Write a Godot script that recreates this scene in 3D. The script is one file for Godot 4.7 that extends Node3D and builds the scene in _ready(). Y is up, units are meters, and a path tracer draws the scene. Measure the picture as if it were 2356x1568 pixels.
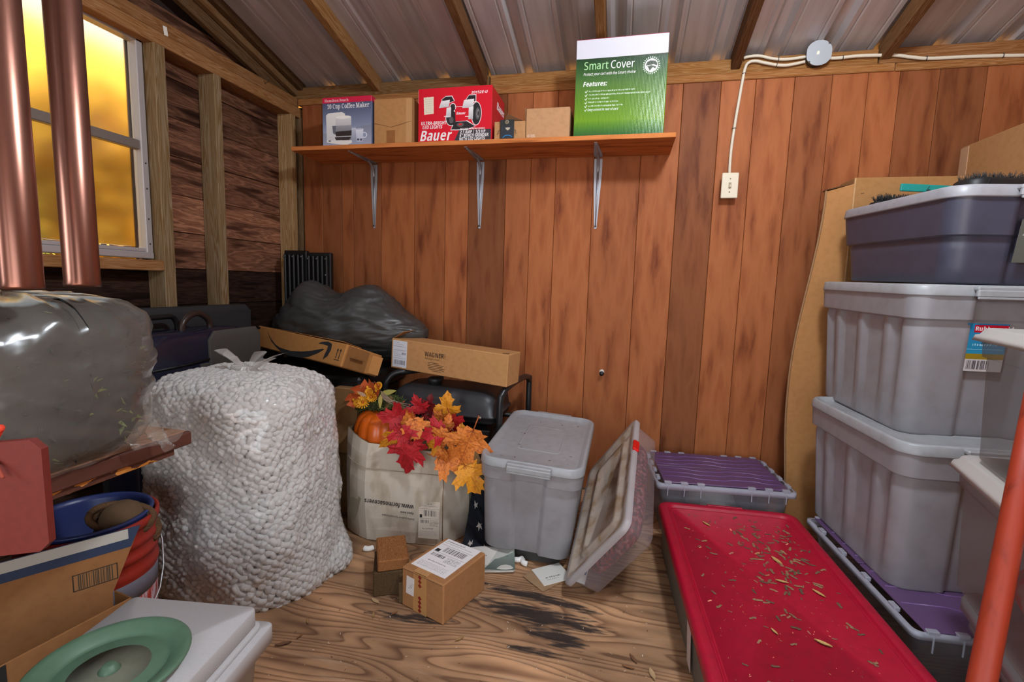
extends Node3D

# ---------------------------------------------------------------- mesh building
class MB:
	var st := SurfaceTool.new()
	var n := 0
	func _init() -> void:
		st.begin(Mesh.PRIMITIVE_TRIANGLES)
	func sg(smooth: bool) -> void:
		st.set_smooth_group(0 if smooth else -1)
	func tri(a: Vector3, b: Vector3, c: Vector3, ua := Vector2.ZERO, ub := Vector2.RIGHT, uc := Vector2.ONE) -> void: # counter-clockwise seen from outside
		st.set_uv(ua); st.add_vertex(a)
		st.set_uv(uc); st.add_vertex(c)
		st.set_uv(ub); st.add_vertex(b)
		n += 1
	func quad(a: Vector3, b: Vector3, c: Vector3, d: Vector3, ua := Vector2(0, 1), ub := Vector2(1, 1), uc := Vector2(1, 0), ud := Vector2(0, 0)) -> void:
		tri(a, b, c, ua, ub, uc)
		tri(a, c, d, ua, uc, ud)
	func quado(a: Vector3, b: Vector3, c: Vector3, d: Vector3, out: Vector3) -> void:
		if (b - a).cross(c - a).dot(out) + (c - a).cross(d - a).dot(out) >= 0.0:
			quad(a, b, c, d)
		else:
			quad(a, d, c, b, Vector2(0, 1), Vector2(0, 0), Vector2(1, 0), Vector2(1, 1))
	func trio(a: Vector3, b: Vector3, c: Vector3, out: Vector3) -> void:
		if (b - a).cross(c - a).dot(out) >= 0.0:
			tri(a, b, c)
		else:
			tri(a, c, b)
	func box(s: Vector3, at := Vector3.ZERO, b := 0.002, bs := Basis.IDENTITY) -> MB: # chamfered box centred on at
		var h := s * 0.5
		b = minf(b, minf(h.x, minf(h.y, h.z)) * 0.9)
		for i in 3:
			var j := (i + 1) % 3
			var k := (i + 2) % 3
			for s1 in [-1.0, 1.0]:
				var o := Vector3.ZERO
				o[i] = s1
				var p: Array[Vector3] = []
				for q in [Vector2(-1, -1), Vector2(1, -1), Vector2(1, 1), Vector2(-1, 1)]:
					var v := Vector3.ZERO
					v[i] = s1 * h[i]
					v[j] = q.x * (h[j] - b)
					v[k] = q.y * (h[k] - b)
					p.append(at + bs * v)
				quado(p[0], p[1], p[2], p[3], bs * o)
				for s2 in [-1.0, 1.0]: # edge between faces i and j
					var e: Array[Vector3] = []
					for s3 in [-1.0, 1.0]:
						var v1 := Vector3.ZERO
						v1[i] = s1 * h[i]; v1[j] = s2 * (h[j] - b); v1[k] = s3 * (h[k] - b)
						var v2 := v1
						v2[i] = s1 * (h[i] - b); v2[j] = s2 * h[j]
						e.append(at + bs * v1); e.append(at + bs * v2)
					var oe := Vector3.ZERO
					oe[i] = s1; oe[j] = s2
					quado(e[0], e[1], e[3], e[2], bs * oe)
		for sx in [-1.0, 1.0]:
			for sy in [-1.0, 1.0]:
				for sz in [-1.0, 1.0]:
					var g := Vector3(sx, sy, sz)
					var c := g * h
					trio(at + bs * (c - g * Vector3(0, b, b)), at + bs * (c - g * Vector3(b, 0, b)), at + bs * (c - g * Vector3(b, b, 0)), bs * g)
		return self
	func skin(rings: Array, closed := true, cap0 := true, cap1 := true) -> MB: # rings of equal point counts
		var m: int = rings[0].size()
		for i in rings.size() - 1:
			var r0: PackedVector3Array = rings[i]
			var r1: PackedVector3Array = rings[i + 1]
			var last := m if closed else m - 1
			for j in last:
				var j2 := (j + 1) % m
				quad(r0[j], r0[j2], r1[j2], r1[j], Vector2(float(j) / m, 1.0 - float(i) / (rings.size() - 1)), Vector2(float(j + 1) / m, 1.0 - float(i) / (rings.size() - 1)), Vector2(float(j + 1) / m, 1.0 - float(i + 1) / (rings.size() - 1)), Vector2(float(j) / m, 1.0 - float(i + 1) / (rings.size() - 1)))
		if cap0:
			fan(rings[0], true)
		if cap1:
			fan(rings[rings.size() - 1], false)
		return self
	func fan(r: PackedVector3Array, flip: bool) -> void:
		var c := Vector3.ZERO
		for p in r:
			c += p
		c /= r.size()
		for j in r.size():
			var a := r[j]
			var b := r[(j + 1) % r.size()]
			if flip:
				tri(b, a, c)
			else:
				tri(a, b, c)
	func tube(path: PackedVector3Array, r: float, sides := 8, r1 := -1.0) -> MB:
		var rings := []
		var up := Vector3.UP
		for i in path.size():
			var d := (path[mini(i + 1, path.size() - 1)] - path[maxi(i - 1, 0)]).normalized()
			if i == 0 and absf(d.dot(up)) > 0.9:
				up = Vector3.RIGHT
			var x := up.cross(d).normalized()
			var y := d.cross(x)
			up = y
			var rr := r if r1 < 0 else lerpf(r, r1, float(i) / (path.size() - 1))
			var ring := PackedVector3Array()
			for k in sides:
				var a := TAU * k / sides
				ring.append(path[i] + (x * cos(a) + y * sin(a)) * rr)
			rings.append(ring)
		return skin(rings)
	func lathe(prof: PackedVector2Array, sides := 32, at := Vector3.ZERO) -> MB: # profile of (radius, height), drawn upwards on the outside
		var rings := []
		for p in prof:
			var ring := PackedVector3Array()
			for k in sides:
				var a := -TAU * k / sides
				ring.append(at + Vector3(cos(a) * p.x, p.y, sin(a) * p.x))
			rings.append(ring)
		return skin(rings)
	func grid(f: Callable, nu: int, nv: int) -> MB:
		var pts := []
		for j in nv + 1:
			var row := PackedVector3Array()
			for i in nu + 1:
				row.append(f.call(float(i) / nu, float(j) / nv))
			pts.append(row)
		for j in nv:
			for i in nu:
				quad(pts[j][i], pts[j][i + 1], pts[j + 1][i + 1], pts[j + 1][i], Vector2(float(i) / nu, 1.0 - float(j) / nv), Vector2(float(i + 1) / nu, 1.0 - float(j) / nv), Vector2(float(i + 1) / nu, 1.0 - float(j + 1) / nv), Vector2(float(i) / nu, 1.0 - float(j + 1) / nv))
		return self
	func poly(p: PackedVector2Array, d: float, x := Transform3D()) -> MB: # outline in xy pushed along z by d
		if Geometry2D.is_polygon_clockwise(p):
			p = p.duplicate()
			p.reverse()
		var t := Geometry2D.triangulate_polygon(p)
		for i in range(0, t.size(), 3):
			var a := p[t[i]]; var b := p[t[i + 1]]; var c := p[t[i + 2]]
			trio(x * Vector3(a.x, a.y, d), x * Vector3(b.x, b.y, d), x * Vector3(c.x, c.y, d), x.basis.z)
			trio(x * Vector3(a.x, a.y, 0), x * Vector3(b.x, b.y, 0), x * Vector3(c.x, c.y, 0), -x.basis.z)
		for i in p.size():
			var a := p[i]; var b := p[(i + 1) % p.size()]
			quad(x * Vector3(a.x, a.y, 0), x * Vector3(b.x, b.y, 0), x * Vector3(b.x, b.y, d), x * Vector3(a.x, a.y, d))
		return self
	func mesh() -> ArrayMesh:
		st.generate_normals()
		return st.commit()

func smooth() -> MB:
	var m := MB.new()
	m.sg(true)
	return m

func flat() -> MB:
	var m := MB.new()
	m.sg(false)
	return m

# ---------------------------------------------------------------- naming
var used := {}
var rng := RandomNumberGenerator.new()

func numbered(called: String) -> String:
	var k: int = used.get(called, -1) + 1
	used[called] = k
	return called if k == 0 else "%s_%03d" % [called, k]

func tag(o: Node3D, label: String, category: String, group := "") -> Node3D:
	o.set_meta("label", label)
	o.set_meta("category", category)
	if group:
		o.set_meta("group", group)
	return o

func thing(called: String, label: String, category: String, at := Vector3.ZERO, rot := Vector3.ZERO, group := "") -> Node3D:
	var o := Node3D.new()
	o.name = numbered(called)
	add_child(o)
	o.position = at
	o.rotation_degrees = rot
	tag(o, label, category, group)
	return o

func part(called: String, m: Mesh, mt: Material, parent: Node3D, at := Vector3.ZERO, rot := Vector3.ZERO) -> MeshInstance3D:
	var o := MeshInstance3D.new()
	o.name = called
	o.mesh = m
	o.material_override = mt
	parent.add_child(o, true)
	o.position = at
	o.rotation_degrees = rot
	return o

func lone(called: String, m: Mesh, mt: Material, label: String, category: String, at := Vector3.ZERO, rot := Vector3.ZERO, group := "") -> MeshInstance3D:
	var o := part(numbered(called), m, mt, self, at, rot)
	tag(o, label, category, group)
	return o

func setting(called: String) -> Node3D:
	var o := Node3D.new()
	o.name = called
	add_child(o)
	o.set_meta("kind", "structure")
	return o

func stuff(o: Node3D) -> Node3D:
	o.set_meta("kind", "stuff")
	return o

func letters(parent: Node3D, called: String, s: String, h: float, mt: Material, at: Vector3, rot := Vector3.ZERO, bold := false, serif := false, slant := 0.0, wide := 1.0, centred := false) -> MeshInstance3D:
	var f := SystemFont.new()
	f.font_names = PackedStringArray(["Droid Serif" if serif else "Droid Sans"])
	f.font_weight = 700 if bold else 400
	var t := TextMesh.new()
	t.font = f
	t.text = s
	t.font_size = 32
	t.pixel_size = h / 32.0
	t.depth = 0.0006
	t.horizontal_alignment = HORIZONTAL_ALIGNMENT_CENTER if centred else HORIZONTAL_ALIGNMENT_LEFT
	t.vertical_alignment = VERTICAL_ALIGNMENT_CENTER
	var o := part(called, t, mt, parent)
	o.transform = Transform3D(Basis.from_euler(rot * PI / 180.0) * Basis(Vector3(wide, 0, 0), Vector3(slant, 1, 0), Vector3(0, 0, 1)), at)
	return o

# ---------------------------------------------------------------- materials
func plainm(c: Color, rough := 0.8, metal := 0.0) -> StandardMaterial3D:
	var m := StandardMaterial3D.new()
	m.albedo_color = c
	m.roughness = rough
	m.metallic = metal
	return m

func noise_tex(sd: int, freq: float, ramp: Gradient, oct := 4, size := 512, kind := FastNoiseLite.TYPE_SIMPLEX_SMOOTH, warp := 0.0) -> NoiseTexture2D:
	var f := FastNoiseLite.new()
	f.seed = sd
	f.noise_type = kind
	f.frequency = freq
	f.fractal_octaves = oct
	if warp > 0.0:
		f.domain_warp_enabled = true
		f.domain_warp_amplitude = warp
		f.domain_warp_frequency = freq * 1.5
	var t := NoiseTexture2D.new()
	t.noise = f
	t.width = size
	t.height = size
	t.seamless = true
	t.color_ramp = ramp
	return t

func ramp(stops: Array) -> Gradient: # [offset, colour, ...]
	var g := Gradient.new()
	var o := PackedFloat32Array()
	var c := PackedColorArray()
	for i in range(0, stops.size(), 2):
		o.append(stops[i])
		c.append(stops[i + 1])
	g.offsets = o
	g.colors = c
	return g

func rings(lo: Color, hi: Color, count: int, sharp := 0.75) -> Gradient: # growth rings: slow darkening, sharp return
	var s := []
	for i in count:
		var a := float(i) / count
		s.append(a); s.append(hi)
		s.append(a + sharp / count); s.append(lo)
		s.append(a + (sharp + 0.12) / count); s.append(lo.lerp(hi, 0.2))
	s.append(1.0); s.append(hi)
	return ramp(s)

func tri_map(m: StandardMaterial3D, t: Texture2D, scale: Vector3, off := Vector3.ZERO) -> StandardMaterial3D:
	m.albedo_texture = t
	m.uv1_triplanar = true
	m.uv1_scale = scale
	m.uv1_offset = off
	return m

var T := {}
var wood_cache := {}

func wood(axis: int, tone: Color, tex := "lumber", variant := 0, along := 0.16, across := 4.0) -> StandardMaterial3D:
	var key := "%d %s %s %d %f %f" % [axis, tone, tex, variant, along, across]
	if wood_cache.has(key):
		return wood_cache[key]
	var m := plainm(tone, 0.82)
	var s := Vector3.ONE * across
	s[axis] = along
	tri_map(m, T[tex], s, Vector3(0.37, 0.61, 0.23) * (variant * 1.7 + 0.3))
	m.uv1_triplanar_sharpness = 8.0
	m.metallic_specular = 0.25
	wood_cache[key] = m
	return m

func card(c: Color, variant := 0) -> StandardMaterial3D:
	var m := plainm(c, 0.85)
	tri_map(m, T["card"], Vector3(3, 3, 3), Vector3.ONE * variant * 0.37)
	m.metallic_specular = 0.25
	return m

func clearm(c: Color, a: float, rough := 0.4) -> StandardMaterial3D:
	var m := plainm(Color(c.r, c.g, c.b, a), rough)
	m.transparency = BaseMaterial3D.TRANSPARENCY_ALPHA
	m.metallic_specular = 0.4
	return m

# a small drawing surface for flat print
class Ink:
	var im: Image
	var w: int
	var h: int
	func _init(ww: int, hh: int, c: Color) -> void:
		w = ww
		h = hh
		im = Image.create(w, h, false, Image.FORMAT_RGB8)
		im.fill(c)
	func rect(x: float, y: float, rw: float, rh: float, c: Color) -> void:
		im.fill_rect(Rect2i(int(x), int(y), maxi(1, int(rw)), maxi(1, int(rh))), c)
	func shape(p: PackedVector2Array, c: Color, c2 := Color.TRANSPARENT) -> void: # scan-line fill, optional gradient to c2 downwards
		var y0 := 1e9
		var y1 := -1e9
		for q in p:
			y0 = minf(y0, q.y); y1 = maxf(y1, q.y)
		for y in range(maxi(0, int(y0)), mini(h, int(y1) + 1)):
			var xs: Array[float] = []
			for i in p.size():
				var a := p[i]
				var b := p[(i + 1) % p.size()]
				if (a.y <= y + 0.5) != (b.y <= y + 0.5):
					xs.append(a.x + (y + 0.5 - a.y) / (b.y - a.y) * (b.x - a.x))
			xs.sort()
			var col := c if c2.a == 0.0 else c.lerp(c2, (y - y0) / (y1 - y0))
			for i in range(0, xs.size() - 1, 2):
				var xa := clampi(int(round(xs[i])), 0, w)
				var xb := clampi(int(round(xs[i + 1])), 0, w)
				if xb > xa:
					im.fill_rect(Rect2i(xa, y, xb - xa, 1), col)
	func oval(cx: float, cy: float, rx: float, ry: float, c: Color, c2 := Color.TRANSPARENT, a0 := 0.0, a1 := TAU) -> void:
		var p := PackedVector2Array()
		for i in 33:
			var a := lerpf(a0, a1, i / 32.0)
			p.append(Vector2(cx + cos(a) * rx, cy + sin(a) * ry))
		shape(p, c, c2)
	func bars(x: float, y: float, bw: float, bh: float, c: Color, sd: int) -> void:
		var r := RandomNumberGenerator.new()
		r.seed = sd
		var at := x
		while at < x + bw:
			var t := r.randi_range(1, 3)
			rect(at, y, t, bh, c)
			at += t + r.randi_range(1, 4)
	func scribble(x: float, y: float, bw: float, bh: float, c: Color, sd: int) -> void: # small print too fine to read
		var r := RandomNumberGenerator.new()
		r.seed = sd
		var at := x
		while at < x + bw:
			var t := r.randi_range(1, 4)
			rect(at, y + r.randi_range(0, 1), t, bh, c)
			at += t + r.randi_range(1, 3)
	func tex() -> ImageTexture:
		return ImageTexture.create_from_image(im)
	func mat(rough := 0.6) -> StandardMaterial3D:
		var m := StandardMaterial3D.new()
		m.albedo_texture = tex()
		m.roughness = rough
		m.texture_repeat = false
		m.metallic_specular = 0.35
		return m

func sheet(w: float, h: float, t := 0.0012) -> ArrayMesh: # a printed sheet in xy, front towards +z, with edges
	var m := flat()
	var x := w / 2
	var y := h / 2
	m.quad(Vector3(-x, -y, t), Vector3(x, -y, t), Vector3(x, y, t), Vector3(-x, y, t))
	m.quado(Vector3(-x, -y, 0), Vector3(x, -y, 0), Vector3(x, -y, t), Vector3(-x, -y, t), Vector3.DOWN)
	m.quado(Vector3(-x, y, 0), Vector3(x, y, 0), Vector3(x, y, t), Vector3(-x, y, t), Vector3.UP)
	m.quado(Vector3(-x, -y, 0), Vector3(-x, y, 0), Vector3(-x, y, t), Vector3(-x, -y, t), Vector3.LEFT)
	m.quado(Vector3(x, -y, 0), Vector3(x, y, 0), Vector3(x, y, t), Vector3(x, -y, t), Vector3.RIGHT)
	m.quado(Vector3(-x, -y, 0), Vector3(x, -y, 0), Vector3(x, y, 0), Vector3(-x, y, 0), Vector3.FORWARD)
	return m.mesh()

func bx(s: Vector3, at := Vector3.ZERO, b := 0.002, bs := Basis.IDENTITY) -> ArrayMesh:
	return flat().box(s, at, b, bs).mesh()

func rod(a: Vector3, b: Vector3, r: float, sides := 10) -> ArrayMesh:
	return smooth().tube(PackedVector3Array([a, b]), r, sides).mesh()

func arc(pts: PackedVector3Array, per := 6) -> PackedVector3Array: # a smooth line through points
	var c := Curve3D.new()
	for i in pts.size():
		var t := (pts[mini(i + 1, pts.size() - 1)] - pts[maxi(i - 1, 0)]) * 0.2
		c.add_point(pts[i], -t, t)
	var o := PackedVector3Array()
	var n := per * (pts.size() - 1)
	for i in n + 1:
		o.append(c.samplef(float(i) / per))
	return o

func rrect(w: float, d: float, r: float, y: float, inset = null, per := 18, cn := 6) -> PackedVector3Array: # rounded rectangle loop, counter-clockwise from above
	var o := PackedVector3Array()
	var hw := w / 2
	var hd := d / 2
	# sides: 0 = +z, 1 = +x, 2 = -z, 3 = -x
	var dirs := [Vector3(1, 0, 0), Vector3(0, 0, -1), Vector3(-1, 0, 0), Vector3(0, 0, 1)]
	var outs := [Vector3(0, 0, 1), Vector3(1, 0, 0), Vector3(0, 0, -1), Vector3(-1, 0, 0)]
	for s in 4:
		var half := hw if s % 2 == 0 else hd
		var away := hd if s % 2 == 0 else hw
		var dr: Vector3 = dirs[s]
		var ot: Vector3 = outs[s]
		for i in per + 1:
			var t := -1.0 + 2.0 * i / per
			var k := 0.0
			if inset != null:
				k = inset.call(s, t, y)
			o.append(dr * (t * (half - r)) + ot * (away - k) + Vector3(0, y, 0))
		var c := dr * (half - r) + ot * (away - r)
		for i in range(1, cn):
			var a := PI / 2 * i / cn
			o.append(c + (ot * cos(a) + dr * sin(a)) * r + Vector3(0, y, 0))
	return o

# ---------------------------------------------------------------- scene
const PITCH := 0.246 # rise of the roof per metre
const WL := -1.86    # inner face of the left wall's studs
const SID := -1.949  # inner face of its boards
const XR := 2.35     # right wall
const ZF := 4.55     # front wall, behind the camera

func _ready() -> void:
	var cam := Camera3D.new()
	cam.name = "camera"
	cam.fov = 69.98
	cam.position = Vector3(0, 1.08, 2.55)
	cam.rotation_degrees = Vector3(-6.668, 12.686, 1.670)
	cam.near = 0.02
	add_child(cam)
	cam.current = true

	var sky_m := ProceduralSkyMaterial.new()
	sky_m.sky_top_color = Color(0.74, 0.80, 0.88)
	sky_m.sky_horizon_color = Color(0.97, 0.93, 0.84)
	sky_m.ground_horizon_color = Color(0.8, 0.75, 0.62)
	sky_m.ground_bottom_color = Color(0.6, 0.55, 0.42)
	sky_m.energy_multiplier = 2.2
	var sky := Sky.new()
	sky.sky_material = sky_m
	var env := Environment.new()
	env.background_mode = Environment.BG_SKY
	env.sky = sky
	env.tonemap_mode = Environment.TONE_MAPPER_LINEAR
	env.tonemap_exposure = 0.89
	env.sdfgi_enabled = true
	env.ssao_enabled = true
	env.ssil_enabled = true
	var we := WorldEnvironment.new()
	we.name = "environment"
	we.environment = env
	add_child(we)

	var sun := DirectionalLight3D.new()
	sun.name = "sun"
	sun.light_color = Color(1.0, 0.93, 0.8)
	sun.light_energy = 4.5
	sun.light_angular_distance = 0.6
	sun.shadow_enabled = true
	sun.look_at_from_position(Vector3(6, 7, -1.5), Vector3.ZERO)
	add_child(sun)

	var day := AreaLight3D.new() # daylight entering by the open double door behind the camera
	day.name = "door_daylight"
	day.area_size = Vector2(2.6, 1.9)
	day.light_color = Color(0.90, 0.95, 1.0)
	day.light_energy = 5.5
	day.shadow_enabled = true
	day.position = Vector3(0.2, 1.02, ZF - 0.01)
	add_child(day)

	var side := AreaLight3D.new() # daylight by the second window in the left wall, beside the camera
	side.name = "side_window_daylight"
	side.area_size = Vector2(0.85, 0.85)
	side.light_color = Color(0.92, 0.96, 1.0)
	side.light_energy = 3.2
	side.shadow_enabled = true
	side.position = Vector3(SID + 0.05, 1.5, 3.3)
	side.rotation_degrees = Vector3(0, -90, 0)
	add_child(side)

	var bulb_at := Vector3(0.42, 2.30, 1.62) # bare bulb hanging from the roof, above the frame
	var lamp := OmniLight3D.new()
	lamp.name = "bulb_light"
	lamp.light_color = Color(0.92, 0.96, 1.0)
	lamp.light_energy = 2.6
	lamp.light_size = 0.09
	lamp.omni_range = 9.0
	lamp.omni_attenuation = 2.0
	lamp.shadow_enabled = true
	lamp.position = bulb_at
	add_child(lamp)

	textures()
	build_shell()
	var bf := thing("ceiling_bulb", "bare round bulb hanging from a cord under the roof above the middle of the room", "lamp", bulb_at)
	var bm := plainm(Color(1, 0.97, 0.9), 0.4)
	bm.emission_enabled = true
	bm.emission = Color(1.0, 0.93, 0.84)
	bm.emission_energy_multiplier = 3.0
	part("bulb", smooth().lathe(PackedVector2Array([Vector2(0.0, -0.10), Vector2(0.05, -0.088), Vector2(0.085, -0.05), Vector2(0.098, 0.0), Vector2(0.085, 0.05), Vector2(0.045, 0.085), Vector2(0.02, 0.10)]), 24).mesh(), bm, bf)
	part("socket", smooth().lathe(PackedVector2Array([Vector2(0.021, 0.098), Vector2(0.024, 0.14), Vector2(0.012, 0.15)]), 16).mesh(), plainm(Color(0.1, 0.1, 0.1), 0.5), bf)
	part("cord", rod(Vector3(0, 0.14, 0), Vector3(0, 0.27, 0), 0.004), plainm(Color(0.1, 0.1, 0.1), 0.6), bf)
	build_outside()
	build_shelf()
	build_wiring()
	build_left()
	build_middle()
	build_right()
	build_litter()

func textures() -> void:
	rng.seed = 7
	T["lumber"] = noise_tex(3, 0.006, rings(Color(0.80, 0.70, 0.55), Color(1, 1, 1), 9), 3, 1024, FastNoiseLite.TYPE_SIMPLEX_SMOOTH, 20.0)
	T["siding"] = noise_tex(11, 0.007, ramp([0.0, Color(0.28, 0.22, 0.19), 0.25, Color(0.52, 0.44, 0.38), 0.38, Color(0.82, 0.74, 0.66), 0.47, Color(0.62, 0.53, 0.46), 0.55, Color(0.95, 0.86, 0.76), 0.66, Color(0.66, 0.56, 0.48), 0.8, Color(0.85, 0.76, 0.66), 1.0, Color(0.42, 0.34, 0.29)]), 5, 1024, FastNoiseLite.TYPE_SIMPLEX_SMOOTH, 30.0)
	T["panel"] = noise_tex(23, 0.006, ramp([0.0, Color(0.66, 0.58, 0.58), 0.18, Color(0.82, 0.77, 0.76), 0.34, Color(0.93, 0.91, 0.89), 0.6, Color(1, 1, 1), 0.75, Color(0.96, 0.94, 0.92), 1.0, Color(0.86, 0.80, 0.78)]), 5, 1024, FastNoiseLite.TYPE_SIMPLEX_SMOOTH, 40.0)
	T["card"] = noise_tex(31, 0.02, ramp([0.0, Color(0.93, 0.925, 0.92), 0.5, Color(0.98, 0.98, 0.975), 1.0, Color(1, 1, 1)]), 5)
	T["grime"] = noise_tex(37, 0.012, ramp([0.0, Color(0.92, 0.91, 0.90), 0.45, Color(0.975, 0.97, 0.97), 1.0, Color(1, 1, 1)]), 5)
	T["metal"] = noise_tex(41, 0.01, ramp([0.0, Color(0.88, 0.86, 0.85), 0.5, Color(0.95, 0.94, 0.93), 1.0, Color(1, 1, 1)]), 5)
	T["leafage"] = noise_tex(43, 0.02, ramp([0.0, Color(0.35, 0.38, 0.12), 0.4, Color(0.75, 0.68, 0.2), 0.6, Color(1, 0.9, 0.45), 1.0, Color(1, 0.95, 0.75)]), 4)
	T["bump"] = noise_tex(47, 0.03, ramp([0.0, Color.BLACK, 1.0, Color.WHITE]), 5)

func plank_floor_tex() -> ImageTexture: # rotary-cut plywood: contour lines of a slow field
	var w := 1600
	var h := 800
	var f := FastNoiseLite.new()
	f.seed = 5
	f.noise_type = FastNoiseLite.TYPE_SIMPLEX_SMOOTH
	f.frequency = 1.0
	f.fractal_octaves = 3
	f.fractal_gain = 0.38
	var g := FastNoiseLite.new()
	g.seed = 9
	g.frequency = 1.0
	g.fractal_octaves = 4
	var d := PackedByteArray()
	d.resize(w * h * 3)
	var at := 0
	var lo := Color(0.47, 0.34, 0.25)
	var hi := Color(0.71, 0.55, 0.41)
	for y in h:
		var v := y * 1.22 / h # metres
		for x in w:
			var u := x * 2.44 / w
			var e := f.get_noise_2d(u * 0.6 + 3.0, v * 3.4) * 8.0 + v * 9.0
			var q := e - floorf(e)
			var k := q / 0.62 if q < 0.62 else (1.0 - (q - 0.62) / 0.16 if q < 0.78 else 0.0)
			var fine := g.get_noise_2d(u * 14.0, v * 160.0)
			k = clampf(k * k * 0.95 + fine * 0.28, 0.0, 1.0)
			var b := 0.94 + 0.32 * g.get_noise_2d(u * 2.0 + 9.0, v * 4.0) + 0.1 * fine
			# dark paint worn into the sheet
			var px := u - 1.30 # metres from the room's x = 0 (the sheet starts at -1.30)
			var pz := v + 0.45
			var s := 0.0
			s = maxf(s, 1.0 - Vector2((px + 0.22) / 0.26, (pz - 1.075 - 0.06 * (px + 0.2)) / 0.050).length())
			s = maxf(s, 1.0 - Vector2((px + 0.24) / 0.25, (pz - 0.985 - 0.12 * (px + 0.24)) / 0.028).length())
			s = maxf(s, 1.0 - Vector2((px + 0.15) / 0.11, (pz - 1.155 - 0.2 * (px + 0.15)) / 0.045).length())
			s = maxf(s, 0.7 - Vector2((px + 0.19) / 0.14, (pz - 1.235) / 0.028).length())
			s = maxf(s, 0.7 - Vector2((px + 0.62) / 0.22, (pz - 1.19 + 0.1 * (px + 0.6)) / 0.035).length())
			s = clampf(s * 2.2 + g.get_noise_2d(u * 9.0, v * 55.0) * 1.5 - 0.12, 0.0, 1.0) if s > 0.0 else 0.0
			var pale := clampf(g.get_noise_2d(u * 3.0 + 31.0, v * 26.0) * 3.0 - 0.9, 0.0, 1.0) * 0.35
			var c := hi.lerp(lo, k) * b
			c = c.lerp(Color(0.74, 0.64, 0.54), pale)
			c = c.lerp(Color(0.17, 0.15, 0.15), s * 0.85)
			d[at] = int(clampf(c.r, 0, 1) * 255); d[at + 1] = int(clampf(c.g, 0, 1) * 255); d[at + 2] = int(clampf(c.b, 0, 1) * 255)
			at += 3
	return ImageTexture.create_from_image(Image.create_from_data(w, h, false, Image.FORMAT_RGB8, d))

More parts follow.
